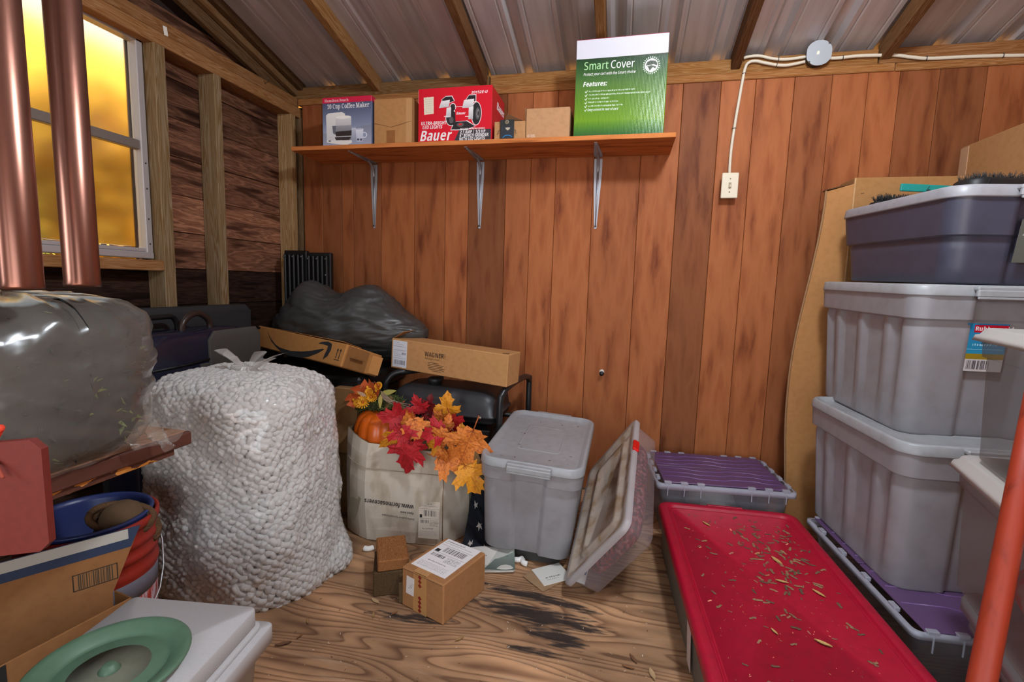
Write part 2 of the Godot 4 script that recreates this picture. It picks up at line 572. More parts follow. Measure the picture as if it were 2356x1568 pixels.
func build_shell() -> void:
	# floor: plywood sheets
	var fl := setting("floor")
	var ft := plainm(Color(1.0, 1.0, 1.0), 0.75)
	ft.albedo_texture = plank_floor_tex()
	ft.metallic_specular = 0.25
	for i in 2:
		for j in 4:
			var x0 := -1.30 if i == 0 else 1.142
			var z0 := 0.45 + 1.222 * (j - 1)
			var xa := maxf(x0, -2.05) if i == 0 else x0
			var s := flat()
			var xb := x0 + 2.44
			var y := 0.0
			s.quad(Vector3(xa, y, z0 + 1.22), Vector3(xb, y, z0 + 1.22), Vector3(xb, y, z0), Vector3(xa, y, z0), Vector2(0, 1), Vector2(1, 1), Vector2(1, 0), Vector2(0, 0))
			for e in [[Vector3(xa, 0, z0), Vector3(xb, 0, z0), Vector3.FORWARD], [Vector3(xa, 0, z0 + 1.22), Vector3(xb, 0, z0 + 1.22), Vector3.BACK], [Vector3(xa, 0, z0), Vector3(xa, 0, z0 + 1.22), Vector3.LEFT], [Vector3(xb, 0, z0), Vector3(xb, 0, z0 + 1.22), Vector3.RIGHT]]:
				s.quado(e[0], e[1], e[1] - Vector3(0, 0.018, 0), e[0] - Vector3(0, 0.018, 0), e[2])
			part("plywood_sheet", s.mesh(), ft, fl)
	for j in 4: # sheets along the left wall
		var z0 := 0.45 + 1.222 * (j - 1)
		var s := flat()
		s.quad(Vector3(-2.0, 0, z0 + 1.22), Vector3(-1.302, 0, z0 + 1.22), Vector3(-1.302, 0, z0), Vector3(-2.0, 0, z0), Vector2(0.3, 0), Vector2(0.0, 0), Vector2(0.0, 1), Vector2(0.3, 1))
		s.quado(Vector3(-1.302, 0, z0), Vector3(-1.302, 0, z0 + 1.22), Vector3(-1.302, -0.018, z0 + 1.22), Vector3(-1.302, -0.018, z0), Vector3.RIGHT)
		part("plywood_sheet", s.mesh(), ft, fl)
	part("subfloor", bx(Vector3(4.7, 0.1, 5.1), Vector3(0.2, -0.0695, 2.2), 0.005), wood(2, Color(0.5, 0.4, 0.3)), fl)

	# back wall
	var wb := setting("wall_back")
	var xs := [-1.833, -1.711, -1.588, -1.517, -1.345, -1.145, -0.967, -0.836, -0.633, -0.5, -0.371, -0.18, 0.046, 0.224, 0.393, 0.543, 0.705, 0.858, 1.000, 1.122, 1.271, 1.443, 1.62, 1.78, 1.96, 2.14, 2.34]
	var tones := [0.9, 0.84, 0.94, 0.88, 1.0, 0.97, 1.04, 0.78, 1.0, 1.05, 1.06, 1.0, 1.04, 0.84, 1.05, 1.04, 0.92, 1.0, 1.02, 0.86, 0.8, 0.95, 0.9, 1.0, 0.85, 0.95, 0.9]
	for i in xs.size() - 1:
		var w: float = xs[i + 1] - xs[i]
		var k: float = tones[i]
		var m := wood(1, Color(0.625 * k, 0.375 * k, 0.225 * k), "panel", i % 13, 0.28, 1.5)
		m.roughness = 0.55
		part("panel_plank", bx(Vector3(w - 0.0015, 2.06, 0.012), Vector3((xs[i] + xs[i + 1]) / 2, 1.03, -0.006), 0.002), m, wb)
	var dark := plainm(Color(0.16, 0.1, 0.07), 0.9)
	part("sheathing", bx(Vector3(4.5, 2.1, 0.03), Vector3(0.2, 1.03, -0.13), 0.002), dark, wb)
	part("panel_backing", bx(Vector3(4.2, 2.03, 0.004), Vector3(0.27, 1.03, -0.015), 0.001), dark, wb)
	var lum := Color(0.62, 0.49, 0.33)
	part("trim_board", bx(Vector3(2.95, 0.034, 0.10), Vector3(-0.38, 2.064, -0.042), 0.003), wood(0, Color(0.66, 0.48, 0.31), "lumber", 1), wb)
	part("trim_board", bx(Vector3(1.25, 0.034, 0.10), Vector3(1.722, 2.062, -0.042), 0.003), wood(0, Color(0.64, 0.47, 0.31), "lumber", 4), wb)
	part("top_plate", bx(Vector3(1.15, 0.064, 0.095), Vector3(-1.31, 2.113, -0.046), 0.003), wood(0, Color(0.50, 0.40, 0.28), "lumber", 2), wb)
	part("top_plate", bx(Vector3(1.76, 0.062, 0.089), Vector3(0.15, 2.113, -0.046), 0.003), wood(0, Color(0.62, 0.46, 0.29), "lumber", 5), wb)
	part("top_plate", bx(Vector3(1.37, 0.062, 0.095), Vector3(1.72, 2.113, -0.046), 0.003), wood(0, Color(0.58, 0.42, 0.28), "lumber", 3), wb)
	for x in [-1.35, -0.75, -0.14, 0.45, 1.05, 1.65, 2.25]:
		part("stud", bx(Vector3(0.038, 2.05, 0.085), Vector3(x, 1.02, -0.066), 0.003), wood(1, lum, "lumber", 1), wb)

	# left wall: horizontal boards behind open studs
	var wl := setting("wall_left")
	for k in 17:
		var y0 := -0.03 + 0.1623 * k
		var ym := y0 + 0.08
		if y0 > 2.9:
			continue
		var segs := [[-0.13, 4.7]]
		if ym > 1.10 and ym < 2.0:
			segs = [[-0.13, 0.9], [1.6, 2.86], [3.74, 4.7]]
		for sgm in segs:
			var z0: float = sgm[0]
			var z1: float = sgm[1]
			var y1 := y0 + 0.1595
			if k == 13: y1 = minf(y1, 2.19)
			if k > 13: # gable boards end under the slope
				var reach := (y1 - 2.19) / PITCH
				z0 = maxf(z0, reach - 0.02)
				z1 = minf(z1, 4.4 - reach + 0.02)
				if z1 - z0 < 0.2:
					continue
			var cut := 1.9 if z1 - z0 > 2.5 else 99.0
			var pieces := [[z0, z1]] if cut > z1 else [[z0, cut - 0.001], [cut + 0.001, z1]]
			for pc in pieces:
				var kk := rng.randf_range(0.75, 1.12)
				var tone := Color(0.70 * kk, 0.55 * kk, 0.48 * kk)
				if y1 < 1.12: # boards tarred near the ground
					tone = tone * Color(0.42, 0.42, 0.44)
				part("siding_board", bx(Vector3(0.018, y1 - y0, pc[1] - pc[0]), Vector3(SID - 0.009 - 0.003 * (k % 2), (y0 + y1) / 2, (pc[0] + pc[1]) / 2), 0.002), wood(2, tone, "siding", k % 9, 0.22, 1.9), wl)
	part("sheathing", bx(Vector3(0.012, 1.13, 4.83), Vector3(SID - 0.036, 0.535, 2.28), 0.001), dark, wl)
	part("sheathing", bx(Vector3(0.012, 0.92, 1.03), Vector3(SID - 0.036, 1.56, 0.38), 0.001), dark, wl)
	part("sheathing", bx(Vector3(0.012, 0.92, 1.26), Vector3(SID - 0.036, 1.56, 2.23), 0.001), dark, wl)
	var gb := flat()
	gb.poly(PackedVector2Array([Vector2(0.13, 2.02), Vector2(-4.69, 2.02), Vector2(-4.4, 2.16), Vector2(-2.2, 2.16 + 2.2 * PITCH), Vector2(0.0, 2.15)]), 0.012, Transform3D(Basis(Vector3(0, 0, -1), Vector3(0, 1, 0), Vector3(1, 0, 0)), Vector3(SID - 0.042, 0, 0)))
	part("gable_sheathing", gb.mesh(), dark, wl)
	var sd := (WL + SID) / 2
	for z in [0.042, 0.567, 0.855, 1.655, 2.2, 2.83, 3.77, 4.5]:
		var wz := 0.052 if z == 0.855 else 0.042
		part("stud", bx(Vector3(0.089, 1.985, wz), Vector3(sd, 0.9975, z), 0.003), wood(1, [Color(0.68, 0.58, 0.44), Color(0.63, 0.56, 0.45), Color(0.58, 0.51, 0.41)][int(z * 10) % 3], "lumber", int(z * 10) % 5, 0.10, 2.6), wl)
	part("corner_stud", bx(Vector3(0.04, 1.985, 0.06), Vector3(-1.87, 0.9975, -0.045), 0.003), wood(1, Color(0.5, 0.42, 0.33)), wl)
	part("top_plate", bx(Vector3(0.092, 0.052, 4.6), Vector3(sd, 2.012, 2.26), 0.003), wood(2, Color(0.66, 0.50, 0.35), "lumber", 2), wl)
	part("top_plate", bx(Vector3(0.089, 0.050, 4.56), Vector3(sd - 0.001, 2.064, 2.27), 0.003), wood(2, Color(0.6, 0.45, 0.31), "lumber", 4), wl)
	part("sill_plate", bx(Vector3(0.089, 0.042, 0.75), Vector3(sd, 1.113, 1.256), 0.003), wood(2, Color(0.66, 0.5, 0.35), "lumber", 1), wl)
	part("bottom_plate", bx(Vector3(0.089, 0.038, 4.5), Vector3(sd, 0.019, 2.26), 0.003), wood(2, Color(0.5, 0.4, 0.3)), wl)
	# sloping framing along the gable
	var ang := rad_to_deg(atan(PITCH))
	var gl := 2.2 / cos(atan(PITCH))
	for k in 3:
		var gx: float = [-1.905, -1.872, -1.838][k]
		var dy: float = [-0.115, -0.075, -0.045][k]
		part("gable_rafter", bx(Vector3(0.03, 0.05 if k else 0.08, gl), Vector3.ZERO, 0.003), wood(2, [Color(0.42, 0.33, 0.24), Color(0.5, 0.4, 0.29), Color(0.36, 0.28, 0.2)][k], "lumber", k), wl, Vector3(gx, 2.17 + dy + 0.03 + 1.08 * PITCH, 1.08), Vector3(-ang, 0, 0))

	# window in the left wall
	var wn := setting("window_1")
	var alu := plainm(Color(0.72, 0.70, 0.70), 0.45, 0.35)
	var wx := SID + 0.022
	var za := 0.888
	var zb := 1.60
	var ya := 1.140
	var yb := 2.005
	part("frame_side", bx(Vector3(0.045, yb - ya, 0.028), Vector3(wx, (ya + yb) / 2, za + 0.014), 0.003), alu, wn)
	part("frame_side", bx(Vector3(0.045, yb - ya, 0.028), Vector3(wx, (ya + yb) / 2, zb - 0.014), 0.003), alu, wn)
	part("frame_sill", bx(Vector3(0.05, 0.026, zb - za), Vector3(wx, ya + 0.013, (za + zb) / 2), 0.003), alu, wn)
	part("frame_head", bx(Vector3(0.045, 0.026, zb - za), Vector3(wx, yb - 0.013, (za + zb) / 2), 0.003), alu, wn)
	part("meeting_rail", bx(Vector3(0.03, 0.036, zb - za - 0.05), Vector3(wx, 1.588, (za + zb) / 2), 0.003), plainm(Color(0.5, 0.46, 0.43), 0.5, 0.3), wn)
	part("lower_rail", bx(Vector3(0.03, 0.016, zb - za - 0.05), Vector3(wx, 1.174, (za + zb) / 2), 0.003), alu, wn)
	var glass := plainm(Color(0.95, 0.95, 0.9, 0.0), 0.13) # weathered plastic glazing blurs the view
	glass.transparency = BaseMaterial3D.TRANSPARENCY_ALPHA
	glass.refraction_enabled = true
	glass.refraction_scale = 0.05
	part("pane", bx(Vector3(0.004, 0.40, zb - za - 0.052), Vector3(wx - 0.004, 1.386, (za + zb) / 2), 0.0005), glass, wn)
	part("pane", bx(Vector3(0.004, 0.375, zb - za - 0.052), Vector3(wx - 0.010, 1.795, (za + zb) / 2), 0.0005), glass, wn)
	for y in [1.2, 1.3, 1.42, 1.52]:
		part("screw", smooth().lathe(PackedVector2Array([Vector2(0.0035, 0), Vector2(0.0035, 0.001), Vector2(0.002, 0.002)]), 10).mesh(), plainm(Color(0.25, 0.24, 0.24), 0.4, 0.7), wn, Vector3(wx + 0.022, y, za + 0.014), Vector3(0, 0, -90))

	part("sheathing", bx(Vector3(0.012, 0.92, 0.95), Vector3(SID - 0.036, 1.56, 4.22), 0.001), dark, wl)
	var w2 := setting("window_2")
	part("frame_side", bx(Vector3(0.045, 0.9, 0.028), Vector3(wx, 1.55, 2.875), 0.003), alu, w2)
	part("frame_side", bx(Vector3(0.045, 0.9, 0.028), Vector3(wx, 1.55, 3.725), 0.003), alu, w2)
	part("frame_sill", bx(Vector3(0.05, 0.026, 0.86), Vector3(wx, 1.11, 3.3), 0.003), alu, w2)
	part("frame_head", bx(Vector3(0.045, 0.026, 0.86), Vector3(wx, 1.99, 3.3), 0.003), alu, w2)
	part("pane", bx(Vector3(0.004, 0.86, 0.83), Vector3(wx - 0.006, 1.55, 3.3), 0.0005), glass, w2)

	# roof: ribbed metal sheets on rafters, rising from the back wall to a ridge
	var ce := setting("ceiling")
	var tin := tri_map(plainm(Color(0.80, 0.79, 0.80), 0.42, 0.4), T["metal"], Vector3(3.0, 0.3, 0.3))
	for side in 2:
		for s in 5:
			var prof := PackedVector2Array()
			var x0 := -2.13 + 0.91 * s
			var low := PackedVector2Array()
			for rb in 4:
				var c := x0 + 0.2275 * rb + 0.114
				for q in [Vector2(-0.1137, 0), Vector2(-0.062, 0), Vector2(-0.056, 0.004), Vector2(-0.05, 0.0), Vector2(-0.034, 0), Vector2(-0.017, 0.026), Vector2(0.017, 0.026), Vector2(0.034, 0), Vector2(0.05, 0.0), Vector2(0.056, 0.004), Vector2(0.062, 0), Vector2(0.1137, 0)]:
					prof.append(Vector2(c + q.x + 0.112, q.y))
			for p in prof:
				low.append(Vector2(p.x, p.y + 0.0012))
			low.reverse()
			prof.append_array(low)
			var run := 2.45 / cos(atan(PITCH))
			var m := flat()
			var ex := Transform3D(Basis(Vector3(1, 0, 0), Vector3(0, 1, 0), Vector3(0, 0, 1)), Vector3(0, 0, -0.25))
			m.poly(prof, run, ex)
			if side == 0:
				part("roof_sheet", m.mesh(), tin, ce, Vector3(0, 2.17, 0), Vector3(-ang, 0, 0))
			else:
				part("roof_sheet", m.mesh(), tin, ce, Vector3(0.23, 2.17, 4.4), Vector3(-ang, 180, 0))
	for i in 8:
		var x := -1.37 + 0.606 * (i - 0)
		if x > 2.3:
			break
		for side in 2:
			var m := bx(Vector3(0.04, 0.076, 2.28), Vector3(0, 0, 1.14), 0.003)
			if side == 0:
				part("rafter", m, wood(2, [Color(0.60, 0.46, 0.31), Color(0.46, 0.34, 0.24), Color(0.56, 0.41, 0.26), Color(0.44, 0.32, 0.23), Color(0.50, 0.38, 0.27)][i % 5], "lumber", i % 5), ce, Vector3(x, 2.131, -0.02), Vector3(-ang, 0, 0))
			else:
				part("rafter", m, wood(2, Color(0.5, 0.39, 0.27), "lumber", i % 5), ce, Vector3(x, 2.131, 4.42), Vector3(-ang, 180, 0))
	part("ridge_board", bx(Vector3(4.3, 0.12, 0.03), Vector3(0.2, 2.62, 2.2), 0.003), wood(0, Color(0.5, 0.4, 0.28)), ce)

	# walls out of view
	var wr := setting("wall_right")
	var pw := wood(1, Color(0.6, 0.36, 0.2), "panel", 3, 0.3, 1.9)
	var rp := flat()
	rp.poly(PackedVector2Array([Vector2(0.12, 0), Vector2(-4.6, 0), Vector2(-4.6, 2.12), Vector2(-2.2, 2.16 + 2.2 * PITCH), Vector2(0.12, 2.13)]), 0.06, Transform3D(Basis(Vector3(0, 0, -1), Vector3(0, 1, 0), Vector3(1, 0, 0)), Vector3(XR, 0, 0)))
	part("panelling", rp.mesh(), pw, wr)
	var wf := setting("wall_front")
	part("panelling", bx(Vector3(0.85, 2.12, 0.06), Vector3(-1.56, 1.06, ZF + 0.03)), pw, wf)
	part("panelling", bx(Vector3(0.85, 2.12, 0.06), Vector3(1.95, 1.06, ZF + 0.03)), pw, wf)
	part("door_header", bx(Vector3(2.7, 0.13, 0.06), Vector3(0.2, 2.055, ZF + 0.03)), pw, wf)

# ---------------------------------------------------------------- boxes
func carton(called: String, label: String, s: Vector3, at: Vector3, rot: Vector3, c: Color, variant := 0) -> Node3D: # a closed carton: body with seams, tape
	var t := thing(called, label, "box", at, rot)
	var m := card(c, variant)
	part("body", bx(s, Vector3(0, s.y / 2, 0), 0.004), m, t)
	return t

func label_print(w: int, h: int, sd: int, tint := Color(0.93, 0.92, 0.92)) -> StandardMaterial3D:
	var k := Ink.new(w, h, tint)
	var d := Color(0.25, 0.24, 0.25)
	k.scribble(w * 0.06, h * 0.06, w * 0.55, h * 0.022, d, sd)
	k.scribble(w * 0.06, h * 0.12, w * 0.8, h * 0.016, Color(0.5, 0.5, 0.5), sd + 1)
	k.rect(w * 0.04, h * 0.2, w * 0.92, 1.5, d)
	k.bars(w * 0.25, h * 0.24, w * 0.6, h * 0.16, d, sd + 2)
	k.rect(w * 0.06, h * 0.36, w * 0.12, h * 0.09, Color(0.15, 0.15, 0.16))
	k.rect(w * 0.04, h * 0.46, w * 0.92, 1.5, d)
	k.bars(w * 0.1, h * 0.5, w * 0.38, h * 0.09, d, sd + 3)
	for i in 5:
		k.scribble(w * 0.55, h * (0.5 + 0.035 * i), w * 0.36, h * 0.016, Color(0.35, 0.35, 0.35), sd + 4 + i)
	k.scribble(w * 0.2, h * 0.72, w * 0.5, h * 0.02, Color(0.3, 0.3, 0.3), sd + 12)
	for i in 5:
		k.scribble(w * 0.08, h * (0.8 + 0.03 * i), w * 0.8, h * 0.012, Color(0.55, 0.55, 0.55), sd + 13 + i)
	return k.mat(0.5)

func build_shelf() -> void:
	var y := 1.742
	var zf := 0.275
	var sh := thing("wall_shelf", "long thin wooden shelf board on three metal brackets on the plank wall", "shelf", Vector3(-0.755, 1.722, 0.0))
	part("shelf_board", bx(Vector3(1.874, 0.02, 0.289), Vector3(0, 0.010, 0.146), 0.0015), wood(0, Color(0.80, 0.50, 0.28), "panel", 2, 0.35, 2.4), sh)
	var zinc := plainm(Color(0.62, 0.63, 0.66), 0.42, 0.55)
	for x in [-1.385, -0.77, -0.158]:
		var b := thing("shelf_bracket", "", "bracket", Vector3(x, 1.37, 0.0))
		tag(b, {-1.385: "grey pressed-metal shelf bracket nearest the corner, below the coffee maker box", -0.77: "middle grey metal shelf bracket, below the right end of the red grinder box", -0.158: "grey metal shelf bracket below the tall green box"}[x], "bracket", "shelf brackets")
		var v := flat()
		v.poly(PackedVector2Array([Vector2(-0.006, 0.0), Vector2(0.006, 0.0), Vector2(0.020, 0.27), Vector2(0.020, 0.342), Vector2(-0.020, 0.342), Vector2(-0.020, 0.27)]), 0.003, Transform3D(Basis.IDENTITY, Vector3(0, 0, 0.001)))
		part("wall_arm", v.mesh(), zinc, b)
		var hz := flat()
		hz.poly(PackedVector2Array([Vector2(-0.020, 0.0), Vector2(0.020, 0.0), Vector2(0.020, 0.08), Vector2(0.007, 0.255), Vector2(-0.007, 0.255), Vector2(-0.020, 0.08)]), 0.003, Transform3D(Basis(Vector3(1, 0, 0), Vector3(0, 0, 1), Vector3(0, -1, 0)), Vector3(0, 0.352, 0.002)))
		part("shelf_arm", hz.mesh(), zinc, b)
		var gus := smooth()
		var path := PackedVector3Array()
		for i in 13:
			var a := PI / 2 * i / 12.0
			path.append(Vector3(0, 0.349 - 0.075 * (1.0 - sin(a)), 0.004 + 0.075 * (1.0 - cos(a))))
		gus.tube(path, 0.007, 8)
		part("bend", gus.mesh(), zinc, b)
		part("rib", smooth().tube(PackedVector3Array([Vector3(0, 0.012, 0.004), Vector3(0, 0.3, 0.004)]), 0.003, 6, 0.007).mesh(), zinc, b)
		part("rib", smooth().tube(PackedVector3Array([Vector3(0, 0.348, 0.24), Vector3(0, 0.348, 0.05)]), 0.003, 6, 0.007).mesh(), zinc, b)
		for sy in [0.012, 0.30]:
			part("screw", smooth().lathe(PackedVector2Array([Vector2(0.005, 0), Vector2(0.005, 0.001), Vector2(0.003, 0.003)]), 10).mesh(), plainm(Color(0.3, 0.26, 0.24), 0.5, 0.5), b, Vector3(0.0, sy, 0.004 + (0.007 if sy < 0.1 else 0.006)), Vector3(90, 0, 0))

	# coffee maker box
	var cw := 0.270
	var ch := 0.232
	var cof := thing("coffee_maker_box", "blue-grey box printed with a white coffee maker, leftmost on the shelf", "box", Vector3(-1.385, y, zf - 0.075))
	part("body", bx(Vector3(cw, ch, 0.15), Vector3(0, ch / 2, 0), 0.002), plainm(Color(0.34, 0.37, 0.48), 0.5), cof)
	part("top_band", bx(Vector3(cw + 0.001, 0.028, 0.151), Vector3(0, ch - 0.0135, 0), 0.002), plainm(Color(0.80, 0.14, 0.27), 0.5), cof)
	var k := Ink.new(300, 256, Color(0.5, 0.55, 0.66))
	k.shape(PackedVector2Array([Vector2(0, 0), Vector2(300, 0), Vector2(300, 200), Vector2(0, 200)]), Color(0.27, 0.30, 0.42), Color(0.62, 0.67, 0.78))
	k.shape(PackedVector2Array([Vector2(0, 190), Vector2(300, 150), Vector2(300, 256), Vector2(0, 256)]), Color(0.52, 0.54, 0.62), Color(0.63, 0.66, 0.75))
	k.rect(0, 0, 300, 29, Color(0.82, 0.15, 0.29))
	k.shape(PackedVector2Array([Vector2(24, 232), Vector2(22, 92), Vector2(36, 82), Vector2(120, 78), Vector2(140, 88), Vector2(140, 110), Vector2(100, 112), Vector2(98, 226)]), Color(0.93, 0.93, 0.92), Color(0.82, 0.83, 0.85))
	k.shape(PackedVector2Array([Vector2(80, 104), Vector2(130, 96), Vector2(178, 108), Vector2(178, 150), Vector2(82, 150)]), Color(0.90, 0.90, 0.90), Color(0.78, 0.79, 0.81))
	k.oval(129, 106, 49, 9, Color(0.96, 0.96, 0.95))
	k.shape(PackedVector2Array([Vector2(60, 150), Vector2(84, 150), Vector2(84, 200), Vector2(64, 190)]), Color(0.42, 0.44, 0.48))
	k.shape(PackedVector2Array([Vector2(84, 150), Vector2(178, 150), Vector2(180, 176), Vector2(174, 226), Vector2(84, 226), Vector2(80, 180)]), Color(0.62, 0.63, 0.66), Color(0.4, 0.4, 0.42))
	k.shape(PackedVector2Array([Vector2(80, 182), Vector2(180, 178), Vector2(178, 206), Vector2(82, 206)]), Color(0.22, 0.19, 0.19))
	k.rect(80, 206, 98, 5, Color(0.75, 0.75, 0.76))
	k.shape(PackedVector2Array([Vector2(74, 212), Vector2(176, 212), Vector2(160, 232), Vector2(84, 230)]), Color(0.25, 0.22, 0.22))
	k.shape(PackedVector2Array([Vector2(24, 226), Vector2(180, 230), Vector2(182, 244), Vector2(150, 254), Vector2(110, 252), Vector2(24, 238)]), Color(0.90, 0.90, 0.89))
	k.rect(36, 228, 14, 5, Color(0.2, 0.2, 0.22))
	k.oval(258, 205, 17, 16, Color(0.84, 0.86, 0.92))
	k.oval(258, 205, 11, 11, Color(0.58, 0.62, 0.72))
	k.shape(PackedVector2Array([Vector2(180, 165), Vector2(208, 165), Vector2(206, 226), Vector2(182, 224)]), Color(0.78, 0.80, 0.87), Color(0.60, 0.63, 0.72))
	k.shape(PackedVector2Array([Vector2(206, 172), Vector2(252, 172), Vector2(248, 240), Vector2(210, 240)]), Color(0.88, 0.90, 0.95), Color(0.72, 0.75, 0.83))
	k.oval(229, 172, 23, 4, Color(0.72, 0.75, 0.83))
	k.oval(220, 228, 7, 6, Color(0.36, 0.36, 0.45))
	k.oval(238, 229, 7, 6, Color(0.36, 0.36, 0.45))
	part("printed_front", sheet(cw - 0.003, ch - 0.003, 0.0008), k.mat(0.45), cof, Vector3(0, ch / 2, 0.0751))
	var wht := plainm(Color(0.92, 0.92, 0.92), 0.6)
	letters(cof, "brand_lettering", "Hamilton Beach", 0.0165, plainm(Color(0.95, 0.78, 0.82), 0.6), Vector3(-0.122, ch - 0.016, 0.0758), Vector3.ZERO, true, true)
	letters(cof, "title_lettering", "10 Cup Coffee Maker", 0.030, wht, Vector3(-0.108, ch - 0.044, 0.0758), Vector3.ZERO, true, true, 0.0, 0.74)

	# plain carton
	var pc := thing("plain_shelf_carton", "plain brown carton on the shelf between the coffee maker box and red grinder box", "box", Vector3(-1.140, y, zf - 0.11))
	part("body", bx(Vector3(0.200, 0.214, 0.21), Vector3(0, 0.107, 0), 0.003), card(Color(0.72, 0.53, 0.34), 1), pc)
	part("packing_tape", sheet(0.03, 0.205, 0.0005), plainm(Color(0.75, 0.57, 0.38), 0.35), pc, Vector3(0.085, 0.105, 0.105))
	part("flap_patch", sheet(0.045, 0.062, 0.0008), card(Color(0.60, 0.40, 0.23), 3), pc, Vector3(-0.01, 0.034, 0.105))
	part("crease", rod(Vector3(-0.095, 0.1, 0.105), Vector3(-0.01, 0.08, 0.1055), 0.001, 6), card(Color(0.5, 0.36, 0.24)), pc)
	part("crease", smooth().tube(arc(PackedVector3Array([Vector3(-0.01, 0.08, 0.1055), Vector3(0.03, 0.088, 0.1058), Vector3(0.095, 0.104, 0.105)])), 0.0012, 6).mesh(), card(Color(0.5, 0.36, 0.24)), pc)

	# grinder box
	var gw := 0.366
	var gh := 0.247
	var gr := thing("grinder_box", "red and grey bench grinder box on the shelf", "box", Vector3(-0.823, y, zf - 0.12))
	var red := plainm(Color(0.80, 0.09, 0.16), 0.4)
	part("body", bx(Vector3(gw, gh, 0.235), Vector3(0, gh / 2, 0), 0.003), red, gr)
	var q := Ink.new(448, 302, Color(0.82, 0.10, 0.18))
	var wh := Color(0.93, 0.92, 0.92)
	var bk := Color(0.17, 0.16, 0.17)
	q.shape(PackedVector2Array([Vector2(225, 302), Vector2(255, 240), Vector2(448, 240), Vector2(448, 302)]), Color(0.24, 0.23, 0.25))
	q.shape(PackedVector2Array([Vector2(32, 48), Vector2(95, 46), Vector2(96, 142), Vector2(36, 146)]), Color(0.90, 0.87, 0.78))
	for i in 7:
		q.scribble(40, 58 + i * 12, 44, 3, Color(0.75, 0.72, 0.64), 50 + i)
	# grinder drawing with a white outline
	for pass_i in 2:
		var g := 4.0 if pass_i == 0 else 0.0
		var c1 := wh if pass_i == 0 else bk
		q.oval(358, 152, 28 + g, 62 + g, c1)
		q.oval(206, 170, 32 + g, 42 + g, c1)
		q.shape(PackedVector2Array([Vector2(205 - g, 236 + g), Vector2(228 - g, 192 - g), Vector2(300 + g, 192 - g), Vector2(352 + g, 222), Vector2(300 + g, 238 + g)]), c1)
		q.shape(PackedVector2Array([Vector2(148 - g, 64), Vector2(170, 50 - g), Vector2(206 + g, 50 - g), Vector2(222 + g, 76), Vector2(190, 84 + g), Vector2(150 - g, 84)]), c1)
		q.shape(PackedVector2Array([Vector2(296 - g, 72), Vector2(312, 50 - g), Vector2(352 + g, 50 - g), Vector2(352 + g, 84 + g), Vector2(300 - g, 84)]), c1)
		q.oval(214, 112, 16 + g, 20 + g, c1)
	q.shape(PackedVector2Array([Vector2(142, 74), Vector2(196, 68), Vector2(190, 108), Vector2(128, 112)]), wh, Color(0.75, 0.75, 0.77))
	q.shape(PackedVector2Array([Vector2(282, 74), Vector2(344, 70), Vector2(338, 118), Vector2(272, 118)]), wh, Color(0.75, 0.75, 0.77))
	q.shape(PackedVector2Array([Vector2(176, 112), Vector2(204, 110), Vector2(204, 165), Vector2(172, 168)]), wh, Color(0.7, 0.7, 0.72))
	q.shape(PackedVector2Array([Vector2(312, 118), Vector2(340, 112), Vector2(338, 182), Vector2(310, 182)]), wh, Color(0.7, 0.7, 0.72))
	q.oval(366, 152, 14, 34, Color(0.34, 0.33, 0.34))
	q.oval(368, 152, 9, 24, Color(0.5, 0.49, 0.5))
	q.oval(370, 152, 5, 13, Color(0.2, 0.2, 0.2))
	q.oval(206, 182, 14, 18, Color(0.36, 0.35, 0.36))
	q.rect(226, 108, 48, 3, wh)
	q.shape(PackedVector2Array([Vector2(228, 122), Vector2(305, 118), Vector2(300, 190), Vector2(232, 190)]), Color(0.82, 0.10, 0.18))
	q.oval(262, 210, 22, 12, Color(0.36, 0.35, 0.36))
	q.rect(252, 204, 20, 9, Color(0.8, 0.15, 0.15))
	q.rect(160, 158, 38, 4, wh)
	q.rect(290, 164, 30, 4, wh)
	part("printed_front", sheet(gw - 0.004, gh - 0.004, 0.0008), q.mat(0.4), gr, Vector3(0, gh / 2, 0.1176))
	var z := 0.1184
	letters(gr, "brand_lettering", "Bauer", 0.066, wht, Vector3(-0.172, 0.030, z), Vector3.ZERO, true, false, 0.22, 0.84)
	letters(gr, "brand_lettering", "Bauer", 0.016, wht, Vector3(0.01, 0.127, z), Vector3.ZERO, true, false, 0.22)
	letters(gr, "feature_lettering", "ULTRA-BRIGHT", 0.0215, wht, Vector3(-0.168, 0.088, z), Vector3.ZERO, true, false, 0.12, 0.86)
	letters(gr, "feature_lettering", "LED LIGHTS", 0.0215, wht, Vector3(-0.160, 0.070, z), Vector3.ZERO, true, false, 0.12, 0.86)
	letters(gr, "model_lettering", "20152E-U", 0.016, wht, Vector3(0.082, gh - 0.03, z), Vector3.ZERO, true, false, 0.2, 1.15)
	letters(gr, "small_lettering", "INCLUDES GRINDING WHEELS", 0.0085, wht, Vector3(0.03, 0.056, z), Vector3.ZERO, true)
	letters(gr, "rating_lettering", "2.1 AMP | 1/3 HP", 0.019, wht, Vector3(0.030, 0.042, z), Vector3.ZERO, true, false, 0.1, 0.82)
	letters(gr, "rating_lettering", "6\" BENCH GRINDER", 0.019, wht, Vector3(0.028, 0.0265, z), Vector3.ZERO, true, false, 0.1, 0.80)
	letters(gr, "rating_lettering", "WITH LED LIGHTS", 0.019, wht, Vector3(0.026, 0.011, z), Vector3.ZERO, true, false, 0.1, 0.80)
	letters(gr, "side_lettering", "Bauer", 0.05, wht, Vector3(gw / 2 + 0.0003, 0.185, 0.03), Vector3(0, 90, 0), true, false, 0.22)
	part("corner_scuff", sheet(0.008, 0.06, 0.0005), plainm(Color(0.85, 0.8, 0.78), 0.7), gr, Vector3(-0.178, 0.21, 0.1176))

	# little open carton with a dark package inside
	var oc := thing("small_open_carton", "small open brown carton on the shelf with a dark package in it", "box", Vector3(-0.552, y, zf - 0.08))
